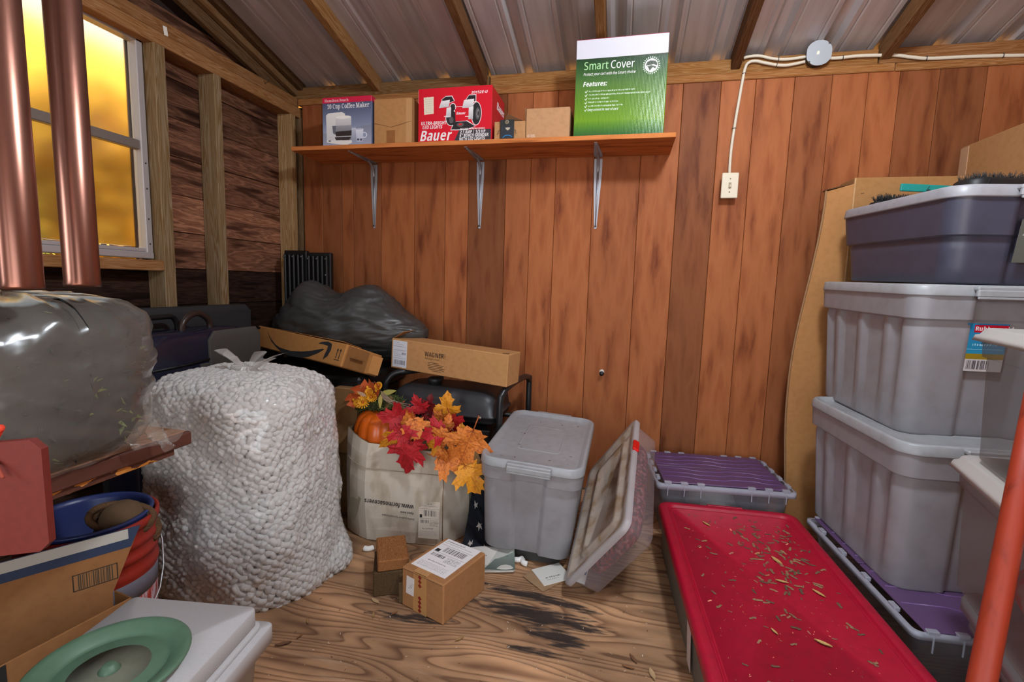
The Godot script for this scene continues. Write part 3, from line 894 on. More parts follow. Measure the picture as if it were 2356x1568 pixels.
	var cm := card(Color(0.72, 0.54, 0.37), 2)
	var cw2 := 0.146
	part("bottom_panel", bx(Vector3(cw2, 0.003, 0.16), Vector3(0, 0.0018, 0), 0.001), cm, oc)
	part("front_panel", bx(Vector3(cw2, 0.078, 0.003), Vector3(0, 0.041, 0.0785), 0.001), cm, oc)
	part("back_panel", bx(Vector3(cw2, 0.078, 0.003), Vector3(0, 0.041, -0.0785), 0.001), cm, oc)
	for s in [-1, 1]:
		part("side_panel", bx(Vector3(0.003, 0.078, 0.152), Vector3(0.0715 * s, 0.041, 0), 0.001), cm, oc)
	part("flap", bx(Vector3(0.11, 0.06, 0.003), Vector3(0, 0.03, 0), 0.001), card(Color(0.45, 0.32, 0.22), 2), oc, Vector3(-0.015, 0.078, -0.05), Vector3(28, 12, -22))
	var dk := plainm(Color(0.16, 0.18, 0.21), 0.35)
	var mp := thing("dark_package", "dark plastic package with a blue curved mark at the small open carton", "package", Vector3(-0.563, y + 0.0, zf + 0.003))
	part("pouch", flat().box(Vector3(0.066, 0.085, 0.007), Vector3(0, 0.043, 0.0035), 0.003).mesh(), dk, mp)
	part("label_patch", sheet(0.064, 0.028, 0.0006), plainm(Color(0.11, 0.12, 0.12), 0.5), mp, Vector3(0, 0.07, 0.007))
	var ring := smooth()
	var rp := PackedVector3Array()
	for i in 17:
		rp.append(Vector3(cos(TAU * i / 16.0) * 0.0075, 0.074 + sin(TAU * i / 16.0) * 0.0075, 0.0078))
	ring.tube(rp, 0.0011, 5)
	part("round_mark", ring.mesh(), plainm(Color(0.75, 0.70, 0.58), 0.6), mp)
	part("arrow_mark", flat().poly(PackedVector2Array([Vector2(-0.0025, 0.0705), Vector2(0.0045, 0.074), Vector2(-0.0025, 0.0775)]), 0.0006, Transform3D(Basis.IDENTITY, Vector3(0, 0, 0.0075))).mesh(), plainm(Color(0.75, 0.70, 0.58), 0.6), mp)
	part("shield_mark", flat().poly(PackedVector2Array([Vector2(-0.01, 0.05), Vector2(0.01, 0.05), Vector2(0.01, 0.044), Vector2(0.0, 0.037), Vector2(-0.01, 0.044)]), 0.0006, Transform3D(Basis.IDENTITY, Vector3(0.004, 0, 0.007))).mesh(), plainm(Color(0.72, 0.68, 0.6), 0.6), mp)
	part("blue_curve", smooth().tube(arc(PackedVector3Array([Vector3(-0.018, 0.006, 0.0075), Vector3(-0.008, 0.014, 0.0075), Vector3(0.01, 0.015, 0.0075), Vector3(0.026, 0.008, 0.0075)])), 0.0018, 6).mesh(), plainm(Color(0.16, 0.55, 0.80), 0.5), mp)
	for s in [-1, 1]:
		part("wire_end", smooth().tube(arc(PackedVector3Array([Vector3(0.033 * s, 0.04, 0.004), Vector3(0.042 * s, 0.036, 0.006), Vector3(0.040 * s, 0.026, 0.006), Vector3(0.047 * s, 0.023, 0.006)])), 0.0011, 5).mesh(), plainm(Color(0.2, 0.2, 0.2), 0.5), mp)

	# brown box with a side flap
	var bb := thing("brown_shelf_box", "light brown box on the shelf beside the tall green box", "box", Vector3(-0.377, y, zf - 0.09))
	part("body", bx(Vector3(0.200, 0.132, 0.18), Vector3(0, 0.066, 0), 0.003), card(Color(0.73, 0.56, 0.41), 4), bb)
	part("flap", bx(Vector3(0.003, 0.14, 0.17), Vector3(-0.103, 0.071, -0.003), 0.001), card(Color(0.6, 0.45, 0.32), 4), bb, Vector3.ZERO, Vector3(0, 0, 1))
	var rcy := smooth()
	var rc := PackedVector3Array()
	for i in 13:
		rc.append(Vector3(-0.086 + cos(TAU * i / 12.0) * 0.0045, 0.012 + sin(TAU * i / 12.0) * 0.0045, 0.0903))
	rcy.tube(rc, 0.0009, 5)
	part("recycling_mark", rcy.mesh(), plainm(Color(0.9, 0.88, 0.85), 0.6), bb)
	letters(bb, "small_lettering", "Please", 0.007, plainm(Color(0.9, 0.88, 0.85), 0.6), Vector3(-0.077, 0.0155, 0.09))
	letters(bb, "small_lettering", "recycle", 0.007, plainm(Color(0.9, 0.88, 0.85), 0.6), Vector3(-0.077, 0.0085, 0.09))

	# tall green box
	var ew := 0.388
	var eh := 0.328
	var gn := thing("cover_box", "tall glossy green box with an open white top flap, rightmost on the shelf", "box", Vector3(-0.064, y, zf - 0.06))
	var gm := plainm(Color(0.42, 0.62, 0.08), 0.25)
	part("body", bx(Vector3(ew, eh, 0.12), Vector3(0, eh / 2, -0.001), 0.002), gm, gn)
	var e := Ink.new(388, 328, Color(0.2, 0.4, 0.1))
	e.shape(PackedVector2Array([Vector2(0, 0), Vector2(388, 0), Vector2(388, 110), Vector2(0, 110)]), Color(0.05, 0.22, 0.10), Color(0.30, 0.46, 0.20))
	e.shape(PackedVector2Array([Vector2(0, 110), Vector2(388, 110), Vector2(388, 260), Vector2(0, 260)]), Color(0.30, 0.46, 0.20), Color(0.40, 0.58, 0.07))
	e.shape(PackedVector2Array([Vector2(0, 260), Vector2(388, 260), Vector2(388, 328), Vector2(0, 328)]), Color(0.40, 0.58, 0.07), Color(0.10, 0.34, 0.13))
	for i in 24:
		var a := TAU * i / 24.0
		e.shape(PackedVector2Array([Vector2(322 + cos(a) * 31, 44 + sin(a) * 31), Vector2(322 + cos(a + 0.1) * 38, 44 + sin(a + 0.1) * 38), Vector2(322 + cos(a + 0.2) * 31, 44 + sin(a + 0.2) * 31)]), Color(0.85, 0.88, 0.85))
	e.oval(322, 44, 28, 28, Color(0.90, 0.92, 0.90))
	e.shape(PackedVector2Array([Vector2(298, 44), Vector2(304, 30), Vector2(316, 24), Vector2(336, 26), Vector2(346, 36), Vector2(346, 46), Vector2(330, 40), Vector2(312, 44)]), Color(0.2, 0.26, 0.2))
	e.shape(PackedVector2Array([Vector2(304, 48), Vector2(322, 44), Vector2(342, 50), Vector2(338, 58), Vector2(328, 52), Vector2(316, 66), Vector2(310, 54)]), Color(0.25, 0.3, 0.24))
	for i in 6: # tick list: small print too fine to read
		var yy := 138.0 + 15.5 * i
		e.shape(PackedVector2Array([Vector2(42, yy), Vector2(45, yy - 2), Vector2(47, yy + 3), Vector2(53, yy - 6), Vector2(55, yy - 4), Vector2(48, yy + 7)]), Color(0.86, 0.9, 0.86))
		e.scribble(60, yy - 4, [200, 262, 92, 130, 150, 0][i], 6, Color(0.78, 0.84, 0.78), 90 + i)
	var em := e.mat(0.14)
	em.metallic_specular = 0.6
	em.heightmap_enabled = false
	var fl := Image.create(256, 4, false, Image.FORMAT_RGB8)
	for x in 256:
		for yy in 4:
			fl.set_pixel(x, yy, Color(0.5 + 0.10 * sin(x * TAU / 4.0), 0.5, 1.0))
	em.normal_enabled = true
	em.normal_texture = ImageTexture.create_from_image(fl)
	em.normal_scale = 0.5
	part("printed_front", sheet(ew - 0.002, eh - 0.002, 0.0008), em, gn, Vector3(0, eh / 2, 0.0592))
	part("top_flap", bx(Vector3(ew, 0.078, 0.003), Vector3(0, 0.039, 0), 0.001), plainm(Color(0.80, 0.80, 0.84), 0.6), gn, Vector3(0, eh, 0.058), Vector3(4, 0, 0.6))
	part("flap_edge", bx(Vector3(ew, 0.0016, 0.0036), Vector3(0, 0.0784, 0), 0.0004), plainm(Color(0.62, 0.14, 0.25), 0.6), gn, Vector3(0, eh, 0.058), Vector3(4, 0, 0.6))
	z = 0.0602
	letters(gn, "title_lettering", "Smart", 0.043, plainm(Color(0.66, 0.86, 0.62), 0.5), Vector3(-0.160, eh - 0.032, z), Vector3.ZERO, false, false, 0.0, 0.92)
	letters(gn, "title_lettering", "Cover", 0.043, plainm(Color(0.93, 0.94, 0.93), 0.5), Vector3(-0.045, eh - 0.032, z), Vector3.ZERO, false, false, 0.0, 0.92)
	letters(gn, "slogan_lettering", "Protect your cart with the Smart choice", 0.0155, wht, Vector3(-0.160, eh - 0.066, z), Vector3.ZERO, false, false, 0.18, 0.82)
	letters(gn, "heading_lettering", "Features:", 0.027, wht, Vector3(-0.160, eh - 0.107, z), Vector3.ZERO, true, false, 0.18, 0.86)
	letters(gn, "list_lettering", "Easy access to rear of cart", 0.014, plainm(Color(0.84, 0.88, 0.84), 0.5), Vector3(-0.136, eh - 0.215, z), Vector3.ZERO, true, false, 0.18, 0.76)

func build_wiring() -> void:
	var cream := plainm(Color(0.86, 0.82, 0.72), 0.5)
	var w := thing("light_switch", "cream toggle light switch plate on the plank wall", "switch", Vector3(0.455, 1.508, 0.0))
	part("box", bx(Vector3(0.055, 0.095, 0.044), Vector3(0, 0.057, 0.0225), 0.003), plainm(Color(0.4, 0.35, 0.3), 0.7), w)
	part("plate", bx(Vector3(0.073, 0.115, 0.006), Vector3(0, 0.057, 0.048), 0.003), cream, w)
	part("toggle_slot", bx(Vector3(0.012, 0.026, 0.002), Vector3(0, 0.057, 0.0515), 0.0005), plainm(Color(0.6, 0.55, 0.45), 0.6), w)
	part("toggle", bx(Vector3(0.008, 0.012, 0.014), Vector3.ZERO, 0.002), cream, w, Vector3(0, 0.053, 0.056), Vector3(25, 0, 0))
	for sy in [0.027, 0.087]:
		part("screw", smooth().lathe(PackedVector2Array([Vector2(0.003, 0), Vector2(0.003, 0.001), Vector2(0.001, 0.0016)]), 10).mesh(), plainm(Color(0.5, 0.45, 0.4), 0.5, 0.4), w, Vector3(0, sy, 0.051), Vector3(90, 0, 0))
	var wm := plainm(Color(0.84, 0.80, 0.72), 0.55)
	var z := 0.012
	var cab := thing("switch_cable", "white flat cable running down the plank wall to the light switch", "cable", Vector3(0.46, 1.62, 0))
	var o := Vector3(-0.46, -1.62, 0)
	part("sheath", smooth().tube(arc(PackedVector3Array([Vector3(0.457, 1.60, 0.02), Vector3(0.455, 1.66, z), Vector3(0.456, 1.75, z), Vector3(0.464, 1.86, z), Vector3(0.473, 1.96, z), Vector3(0.481, 2.04, z), Vector3(0.487, 2.090, z + 0.005), Vector3(0.500, 2.116, z), Vector3(0.530, 2.122, z), Vector3(0.575, 2.110, z), Vector3(0.640, 2.096, z), Vector3(0.69, 2.098, z), Vector3(0.735, 2.106, z)]), 8), 0.0068, 8).mesh(), wm, cab, o)
	for p in [[Vector3(0.460, 1.83, z), 3.0], [Vector3(0.484, 2.07, z + 0.002), 8.0], [Vector3(0.620, 2.10, z), 80.0]]:
		part("staple", bx(Vector3(0.018, 0.003, 0.012), Vector3.ZERO, 0.001), plainm(Color(0.3, 0.28, 0.26), 0.5, 0.5), cab, p[0] + o + Vector3(0, 0, 0.002), Vector3(0, 0, p[1]))
	var c2 := thing("upper_cable", "white cable along the rafter end into the left of the round junction box", "cable", Vector3(0.5, 2.14, 0))
	o = Vector3(-0.5, -2.14, 0)
	part("sheath", smooth().tube(arc(PackedVector3Array([Vector3(0.478, 2.138, z), Vector3(0.50, 2.143, z), Vector3(0.545, 2.143, z), Vector3(0.60, 2.128, z), Vector3(0.66, 2.121, z), Vector3(0.735, 2.126, z)]), 8), 0.0066, 8).mesh(), wm, c2, o)
	part("staple", bx(Vector3(0.003, 0.018, 0.012), Vector3(0.625, 2.125, z + 0.002) + o, 0.001), plainm(Color(0.3, 0.28, 0.26), 0.5, 0.5), c2)
	var c3 := thing("feed_cable", "white cable leading right from the round junction box along the top plate", "cable", Vector3(0.84, 2.12, 0))
	o = Vector3(-0.84, -2.12, 0)
	part("sheath", smooth().tube(arc(PackedVector3Array([Vector3(0.825, 2.114, z), Vector3(0.87, 2.112, z), Vector3(0.94, 2.115, z), Vector3(1.03, 2.112, z), Vector3(1.09, 2.108, z), Vector3(1.15, 2.096, z), Vector3(1.22, 2.086, z), Vector3(1.34, 2.084, z), Vector3(1.46, 2.080, z), Vector3(1.6, 2.075, z), Vector3(1.9, 2.08, z), Vector3(2.3, 2.08, z)]), 8), 0.0072, 8).mesh(), wm, c3, o)
	for p in [[0.885, 2.112], [1.205, 2.088], [1.48, 2.079]]:
		part("staple", bx(Vector3(0.003, 0.018, 0.012), Vector3(p[0], p[1], z + 0.003) + o, 0.001), plainm(Color(0.3, 0.28, 0.26), 0.5, 0.5), c3)
	var jb := thing("junction_box", "round grey metal junction box cover between the cables under the roof", "junction box", Vector3(0.781, 2.128, 0))
	part("box", smooth().lathe(PackedVector2Array([Vector2(0.046, 0.001), Vector2(0.046, 0.038)]), 24).mesh(), plainm(Color(0.5, 0.5, 0.5), 0.5, 0.5), jb, Vector3.ZERO, Vector3(90, 0, 0))
	var cv := PackedVector2Array()
	for i in 24: # round with two flats
		var a := TAU * i / 24.0
		cv.append(Vector2(clampf(cos(a) * 0.0535, -0.050, 0.050), sin(a) * 0.0535))
	part("cover", flat().poly(cv, 0.003, Transform3D(Basis.IDENTITY, Vector3(0, 0, 0.038))).mesh(), plainm(Color(0.66, 0.68, 0.70), 0.5, 0.4), jb)
	part("bright_patch", flat().poly(PackedVector2Array([Vector2(-0.006, -0.007), Vector2(0.004, -0.006), Vector2(0.006, 0.004), Vector2(0.0, 0.009), Vector2(-0.005, 0.004)]), 0.0005, Transform3D(Basis.IDENTITY, Vector3(-0.004, 0, 0.041))).mesh(), plainm(Color(0.92, 0.9, 0.82), 0.6), jb)
	for s in [-1, 1]:
		part("screw", smooth().lathe(PackedVector2Array([Vector2(0.004, 0), Vector2(0.004, 0.001), Vector2(0.002, 0.002)]), 10).mesh(), plainm(Color(0.3, 0.28, 0.28), 0.5, 0.5), jb, Vector3(0.037 * s, 0.037 * s, 0.041), Vector3(90, 0, 0))
	var kb := thing("rubber_stopper", "small black rubber stopper on a white washer, low on the bare plank wall", "stopper", Vector3(-0.088, 0.635, 0))
	part("washer", smooth().lathe(PackedVector2Array([Vector2(0.0, 0.0), Vector2(0.013, 0.0), Vector2(0.013, 0.003), Vector2(0.0, 0.003)]), 16).mesh(), plainm(Color(0.85, 0.83, 0.8), 0.6), kb, Vector3(-0.001, 0.004, 0.0005), Vector3(90, 0, 0))
	part("stem", smooth().lathe(PackedVector2Array([Vector2(0.007, 0), Vector2(0.007, 0.02), Vector2(0.012, 0.022), Vector2(0.012, 0.03), Vector2(0.009, 0.034), Vector2(0.0, 0.035)]), 16).mesh(), plainm(Color(0.06, 0.06, 0.07), 0.4), kb, Vector3(0.0, -0.001, 0.003), Vector3(90, 0, 0))
	lone("paper_tag", bx(Vector3(0.0016, 0.034, 0.018), Vector3.ZERO, 0.0005), plainm(Color(0.9, 0.88, 0.84), 0.7), "torn white paper tag stapled to the top plate above the window corner", "tag", Vector3(WL + 0.0022, 2.052, 0.825), Vector3(8, 0, 0))
	var nl := thing("bent_nail", "bent nail sticking out of the left wall's top plate", "nail", Vector3(WL, 2.07, 0.26))
	part("shank", smooth().tube(arc(PackedVector3Array([Vector3(0, 0, 0), Vector3(0.03, 0.002, 0.012), Vector3(0.045, 0.01, 0.03)])), 0.0016, 6).mesh(), plainm(Color(0.5, 0.48, 0.45), 0.4, 0.8), nl)
	part("nail_head", smooth().lathe(PackedVector2Array([Vector2(0.004, 0), Vector2(0.004, 0.0012), Vector2(0, 0.0013)]), 10).mesh(), plainm(Color(0.5, 0.48, 0.45), 0.4, 0.8), nl, Vector3(0.045, 0.01, 0.03), Vector3(60, 40, 0))

# ---------------------------------------------------------------- outside the window
func build_outside() -> void:
	var gm := tri_map(plainm(Color(0.72, 0.48, 0.10), 0.95), T["grime"], Vector3(0.6, 0.6, 0.6))
	var gr := setting("ground")
	part("lawn", bx(Vector3(60, 0.3, 60), Vector3(-2, -0.55, 0), 0.01), gm, gr)
	var bank := smooth()
	var fb := FastNoiseLite.new()
	fb.seed = 3
	fb.frequency = 0.35
	bank.grid(func(u, v): return Vector3(-5.5 - 12.0 * v, -0.42 + 9.0 * pow(v, 1.6) + 0.8 * v * fb.get_noise_2d(u * 20.0, v * 9.0), 8.0 - 26.0 * u), 40, 16)
	part("leaf_bank", bank.mesh(), tri_map(plainm(Color(0.86, 0.74, 0.52), 0.95), T["leafage"], Vector3(0.16, 0.2, 0.16)), gr)
	var barkm := plainm(Color(0.30, 0.22, 0.17), 0.9)
	var spots := [[-6.4, 2.1, 3.2, 0], [-7.0, -0.4, 3.6, 1], [-8.5, 4.0, 4.4, 2], [-9.5, 0.9, 4.8, 1], [-8.0, -3.2, 4.2, 0], [-11.5, 2.6, 5.6, 2]]
	var names := ["slender yellow-leaved tree just outside the window", "olive green tree beyond the lawn seen through the window", "pale golden tree behind the others outside the window"]
	var where := ["nearest the window", "further to the right", "at the left of the view", "in the middle distance", "furthest to the right", "tallest and furthest off"]
	var cols := [Color(1.0, 0.78, 0.22), Color(0.55, 0.58, 0.18), Color(1.0, 0.86, 0.45)]
	for i in spots.size():
		var s = spots[i]
		var h: float = s[2]
		var tr := thing("autumn_tree", "%s, %s" % [names[s[3]], where[i]], "tree", Vector3(s[0], -0.4, s[1]), Vector3.ZERO, "autumn trees outside")
		part("trunk", smooth().tube(arc(PackedVector3Array([Vector3(0, -0.2, 0), Vector3(0.05, h * 0.3, 0.04), Vector3(-0.05, h * 0.75, 0.0)])), 0.13, 8, 0.04).mesh(), barkm, tr)
		for b in 5:
			var a := TAU * b / 5.0 + i
			part("branch", smooth().tube(arc(PackedVector3Array([Vector3(0.03, h * (0.3 + 0.07 * b), 0.0), Vector3(cos(a) * h * 0.14, h * (0.45 + 0.07 * b), sin(a) * h * 0.14), Vector3(cos(a) * h * 0.26, h * (0.52 + 0.07 * b), sin(a) * h * 0.26)])), 0.04, 6, 0.01).mesh(), barkm, tr)
		var lf := flat()
		lf.poly(PackedVector2Array([Vector2(0, -0.5), Vector2(0.28, -0.1), Vector2(0.2, 0.3), Vector2(0, 0.5), Vector2(-0.2, 0.3), Vector2(-0.28, -0.1)]), 0.02)
		var mm := MultiMesh.new()
		mm.transform_format = MultiMesh.TRANSFORM_3D
		mm.use_colors = true
		mm.mesh = lf.mesh()
		mm.instance_count = 2600
		for k in 2600:
			var d := Vector3(rng.randfn(), rng.randfn() * 0.9, rng.randfn()).normalized() * pow(rng.randf(), 0.5)
			var clump := Vector3(sin(k % 11 * 2.3), cos(k % 11 * 1.7), sin(k % 11 * 4.1)) * 0.55
			var p := Vector3(0, h * 0.62, 0) + (clump + d * 0.5) * Vector3(h * 0.36, h * 0.40, h * 0.36)
			mm.set_instance_transform(k, Transform3D(Basis.from_euler(Vector3(rng.randf() * 6, rng.randf() * 6, rng.randf() * 6)).scaled(Vector3.ONE * rng.randf_range(0.16, 0.34)), p))
			var c: Color = cols[s[3]] * rng.randf_range(0.5, 0.95)
			mm.set_instance_color(k, c.srgb_to_linear())
		var cr := MultiMeshInstance3D.new()
		cr.name = "foliage"
		cr.multimesh = mm
		var lm := plainm(Color.WHITE, 0.8)
		lm.vertex_color_use_as_albedo = true
		lm.backlight_enabled = true
		lm.backlight = Color(0.5, 0.5, 0.4)
		cr.material_override = lm
		tr.add_child(cr)
		stuff(cr)

# ---------------------------------------------------------------- left side
func film_bag(f: Callable, nu: int, nv: int) -> ArrayMesh:
	return smooth().grid(f, nu, nv).mesh()

func build_left() -> void:
	# wind chime
	var ch := thing("wind_chime", "wind chime with big copper tubes and a red wooden sail, hanging before the window", "wind chime", Vector3(-1.03, 2.35, 2.02))
	var cop := plainm(Color(0.58, 0.40, 0.34), 0.30, 0.9)
	var o := Vector3(1.03, -2.35, -2.02)
	# [x, z, bottom]
	for c in [[-0.998, 1.923, 1.046], [-1.048, 1.791, 1.05], [-1.10, 2.14, 1.0], [-0.93, 2.22, 1.06]]:
		var tb := smooth()
		var len: float = 2.20 - c[2]
		tb.lathe(PackedVector2Array([Vector2(0.0255, 0.004), Vector2(0.0285, 0.0), Vector2(0.0295, 0.006), Vector2(0.0285, 0.014), Vector2(0.0285, len), Vector2(0.0255, len)]), 28)
		tb.lathe(PackedVector2Array([Vector2(0.0255, len), Vector2(0.0255, 0.004)]), 28)
		part("tube", tb.mesh(), cop, ch, Vector3(c[0], c[2], c[1]) + o)
		part("tube_cord", rod(Vector3(c[0], 2.19, c[1]) + o, Vector3(lerpf(c[0], -1.03, 0.2), 2.34, lerpf(c[1], 2.02, 0.2)) + o, 0.0015, 6), plainm(Color(0.85, 0.28, 0.18), 0.7), ch)
	part("top_disc", smooth().lathe(PackedVector2Array([Vector2(0, 0), Vector2(0.15, 0), Vector2(0.155, 0.01), Vector2(0.15, 0.02), Vector2(0, 0.02)]), 32).mesh(), plainm(Color(0.42, 0.14, 0.11), 0.6), ch, Vector3(0, -0.02, 0))
	part("hook", rod(Vector3(0, 0, 0), Vector3(0, 0.25, 0), 0.003, 6), plainm(Color(0.4, 0.4, 0.4), 0.4, 0.8), ch)
	var cordm := plainm(Color(0.90, 0.26, 0.16), 0.8)
	part("cord", rod(Vector3(-0.886, 0.80, 2.045) + o, Vector3(-0.99, 2.34, 2.03) + o, 0.0022, 8), cordm, ch)
	var kn := smooth()
	kn.tube(arc(PackedVector3Array([Vector3(-0.012, -0.004, 0), Vector3(0.0, 0.004, 0.006), Vector3(0.006, -0.004, 0), Vector3(0.012, 0.006, -0.003), Vector3(0.02, 0.01, 0.0)])), 0.0055, 8)
	part("knot", kn.mesh(), cordm, ch, Vector3(-0.888, 0.842, 2.046) + o)
	# sail: a flat red board with clipped corners
	var sail := flat()
	sail.poly(PackedVector2Array([Vector2(-0.056, 0.010), Vector2(-0.056, 0.158), Vector2(-0.042, 0.176), Vector2(0.041, 0.184), Vector2(0.056, 0.170), Vector2(0.056, 0.024), Vector2(0.042, 0.010), Vector2(-0.042, 0.0)]), 0.012)
	part("wind_sail", sail.mesh(), tri_map(plainm(Color(0.47, 0.16, 0.12), 0.6), T["grime"], Vector3(9, 9, 9)), ch, Vector3(-0.882, 0.648, 2.030) + o, Vector3(0, 16, 0))
	part("cord_loop", smooth().tube(arc(PackedVector3Array([Vector3(-0.886, 0.80, 2.046), Vector3(-0.877, 0.795, 2.049), Vector3(-0.866, 0.778, 2.049)])), 0.0024, 8).mesh(), plainm(Color(0.6, 0.25, 0.17), 0.8), ch, o)

	# work bench
	var bn := thing("workbench", "brown painted plank bench along the left wall under the clear bag", "workbench", Vector3(-1.36, 0, 2.4))
	part("top", bx(Vector3(0.66, 0.026, 1.66), Vector3(0.0, 0.687, 0.02), 0.003), wood(2, Color(0.62, 0.45, 0.36), "lumber", 3, 0.5, 3.0), bn)
	part("edge_board", bx(Vector3(0.014, 0.032, 1.662), Vector3(0.337, 0.683, 0.02), 0.003), tri_map(plainm(Color(0.36, 0.20, 0.15), 0.7), T["grime"], Vector3(5, 5, 2)), bn)
	var pe := noise_tex(71, 0.012, ramp([0.0, Color(0.78, 0.50, 0.20), 0.42, Color(0.85, 0.56, 0.24), 0.46, Color(0.32, 0.18, 0.13), 1.0, Color(0.40, 0.23, 0.17)]), 5)
	part("lower_edge", bx(Vector3(0.026, 0.018, 1.60), Vector3(0.322, 0.660, 0.03), 0.002), tri_map(plainm(Color.WHITE, 0.75), pe, Vector3(3, 5, 2.2)), bn)
	for z in [-0.2, 0.75]:
		for x in [-0.28, 0.27]:
			if z < 0 and x > 0:
				continue
			part("leg", bx(Vector3(0.06, 0.67, 0.06), Vector3(x, 0.336, z), 0.004), wood(1, Color(0.5, 0.34, 0.26), "lumber", 2), bn)

	# clear bag of dark greenery
	var fn := FastNoiseLite.new()
	fn.seed = 12
	fn.frequency = 3.2
	fn.fractal_octaves = 3
	var cx := Vector3(-1.20, 0.701, 1.86)
	var shape := func(u: float, v: float, grow: float, rough: float) -> Vector3:
		var a := -u * TAU
		var t := v * 1.0
		var prof := pow(sin(clampf(t, 0.0, 1.0) * PI * 0.5 + 0.0), 0.35)
		var rad := 1.0
		if t > 0.70:
			rad = sqrt(maxf(0.0, 1.0 - pow((t - 0.70) / 0.30, 2.2)))
		if t < 0.12:
			rad = 0.86 + 0.14 * t / 0.12
		var ca := cos(a)
		var sa := sin(a)
		var sup := pow(pow(absf(ca), 3.0) + pow(absf(sa), 3.0), -1.0 / 3.0)
		var p := Vector3(ca * sup * 0.222 * rad, 0.325 * (t if t < 0.7 else 0.7 + 0.3 * sin((t - 0.7) / 0.3 * PI / 2)), sa * sup * 0.21 * rad)
		p += Vector3(-0.02 * t - 0.04 * maxf(0.0, t - 0.6), 0, -0.05 * t)
		var nn := fn.get_noise_3d(p.x * 2.2 + 5.0, p.y * 2.2, p.z * 2.2)
		var ridge := 1.0 - absf(fn.get_noise_2d(p.x * 0.5 + p.z * 0.5, (p.y + 0.55 * p.x - 0.4 * p.z) * 4.2)) * 2.4
		var dirv := Vector3(ca, 0.5 * t, sa)
		p += dirv * (grow + rough * (nn * 0.014 + ridge * 0.007))
		p.y = maxf(p.y + 0.02 * rough * fn.get_noise_2d(u * 6.0, 3.0) * t, 0.001)
		return p
	var gfol := thing("artificial_greenery", "dark artificial greenery packed inside the clear plastic bag on the bench", "greenery", cx)
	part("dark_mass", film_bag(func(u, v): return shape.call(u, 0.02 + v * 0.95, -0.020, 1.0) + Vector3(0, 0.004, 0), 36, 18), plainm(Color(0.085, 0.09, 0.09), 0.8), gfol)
	var twig := flat()
	twig.poly(PackedVector2Array([Vector2(0, -0.5), Vector2(0.09, -0.1), Vector2(0.07, 0.25), Vector2(0, 0.5), Vector2(-0.07, 0.25), Vector2(-0.09, -0.1)]), 0.03)
	var tm := MultiMesh.new()
	tm.transform_format = MultiMesh.TRANSFORM_3D
	tm.use_colors = true
	tm.mesh = twig.mesh()
	tm.instance_count = 700
	for k in 700:
		var u := rng.randf()
		var v := rng.randf_range(0.05, 0.95)
		var p: Vector3 = shape.call(u, v * 0.93, -0.026, 1.0)
		var bright := 1.0 if fn.get_noise_3d(p.x * 2.0 + 40.0, p.y * 2.0, p.z * 2.0) > 0.16 else 0.28
		tm.set_instance_transform(k, Transform3D(Basis.from_euler(Vector3(rng.randf() * 6, rng.randf() * 6, rng.randf() * 6)).scaled(Vector3.ONE * rng.randf_range(0.025, 0.05)), p))
		tm.set_instance_color(k, (Color(0.42, 0.47, 0.22) * bright * rng.randf_range(0.6, 1.0)).srgb_to_linear())
	var ti := MultiMeshInstance3D.new()
	ti.name = "leaf_sprig"
	ti.multimesh = tm
	var tmm := plainm(Color.WHITE, 0.7)
	tmm.vertex_color_use_as_albedo = true
	ti.material_override = tmm
	gfol.add_child(ti)
	stuff(ti)
	var film := clearm(Color(0.80, 0.77, 0.72), 0.13, 0.22)
	film.metallic_specular = 0.8
	var bagt := thing("clear_plastic_bag", "large crumpled clear plastic bag standing on the bench under the window", "plastic bag", cx)
	part("film", film_bag(func(u, v): return shape.call(u, v, 0.0, 1.0), 90, 46), film, bagt)
	var tail := smooth()
	tail.grid(func(u, v): return Vector3(0.205 + 0.045 * v, 0.002 + (0.075 - 0.05 * v) * u + 0.008 * sin(u * 9.0 + v * 5.0), -0.12 - 0.04 * v + 0.03 * sin(v * 7.0 + u * 4.0)), 12, 8)
	part("loose_corner", tail.mesh(), film, bagt)

	# red bucket with a blue one in it
	var bc := Vector3(-1.368, 0.0, 1.585)
	var bk := thing("red_bucket", "round red plastic bucket with ribs and a grey band, under the end of the bench", "bucket", bc)
	var rp := PackedVector2Array([Vector2(0.0, 0.001), Vector2(0.125, 0.001), Vector2(0.130, 0.006), Vector2(0.142, 0.27), Vector2(0.146, 0.28), Vector2(0.146, 0.292), Vector2(0.143, 0.296), Vector2(0.143, 0.318), Vector2(0.148, 0.322), Vector2(0.148, 0.334), Vector2(0.144, 0.338), Vector2(0.144, 0.356), Vector2(0.149, 0.360), Vector2(0.149, 0.372), Vector2(0.146, 0.376), Vector2(0.147, 0.402), Vector2(0.153, 0.406), Vector2(0.153, 0.424), Vector2(0.147, 0.427), Vector2(0.141, 0.42), Vector2(0.124, 0.01)])
	part("body", smooth().lathe(rp, 48).mesh(), tri_map(plainm(Color(0.62, 0.15, 0.09), 0.5), T["grime"], Vector3(5, 5, 5)), bk)
	part("grey_band", smooth().lathe(PackedVector2Array([Vector2(0.1405, 0.215), Vector2(0.1430, 0.268)]), 48).mesh(), plainm(Color(0.42, 0.41, 0.45), 0.6), bk)
	part("worn_label", smooth().lathe(PackedVector2Array([Vector2(0.1345, 0.09), Vector2(0.1407, 0.214)]), 48).mesh(), tri_map(plainm(Color.WHITE, 0.6), noise_tex(83, 0.02, ramp([0.0, Color(0.62, 0.14, 0.09), 0.5, Color(0.66, 0.2, 0.15), 0.56, Color(0.72, 0.66, 0.68), 1.0, Color(0.76, 0.72, 0.74)]), 4), Vector3(8, 2, 8)), bk)
	var hd := PackedVector3Array()
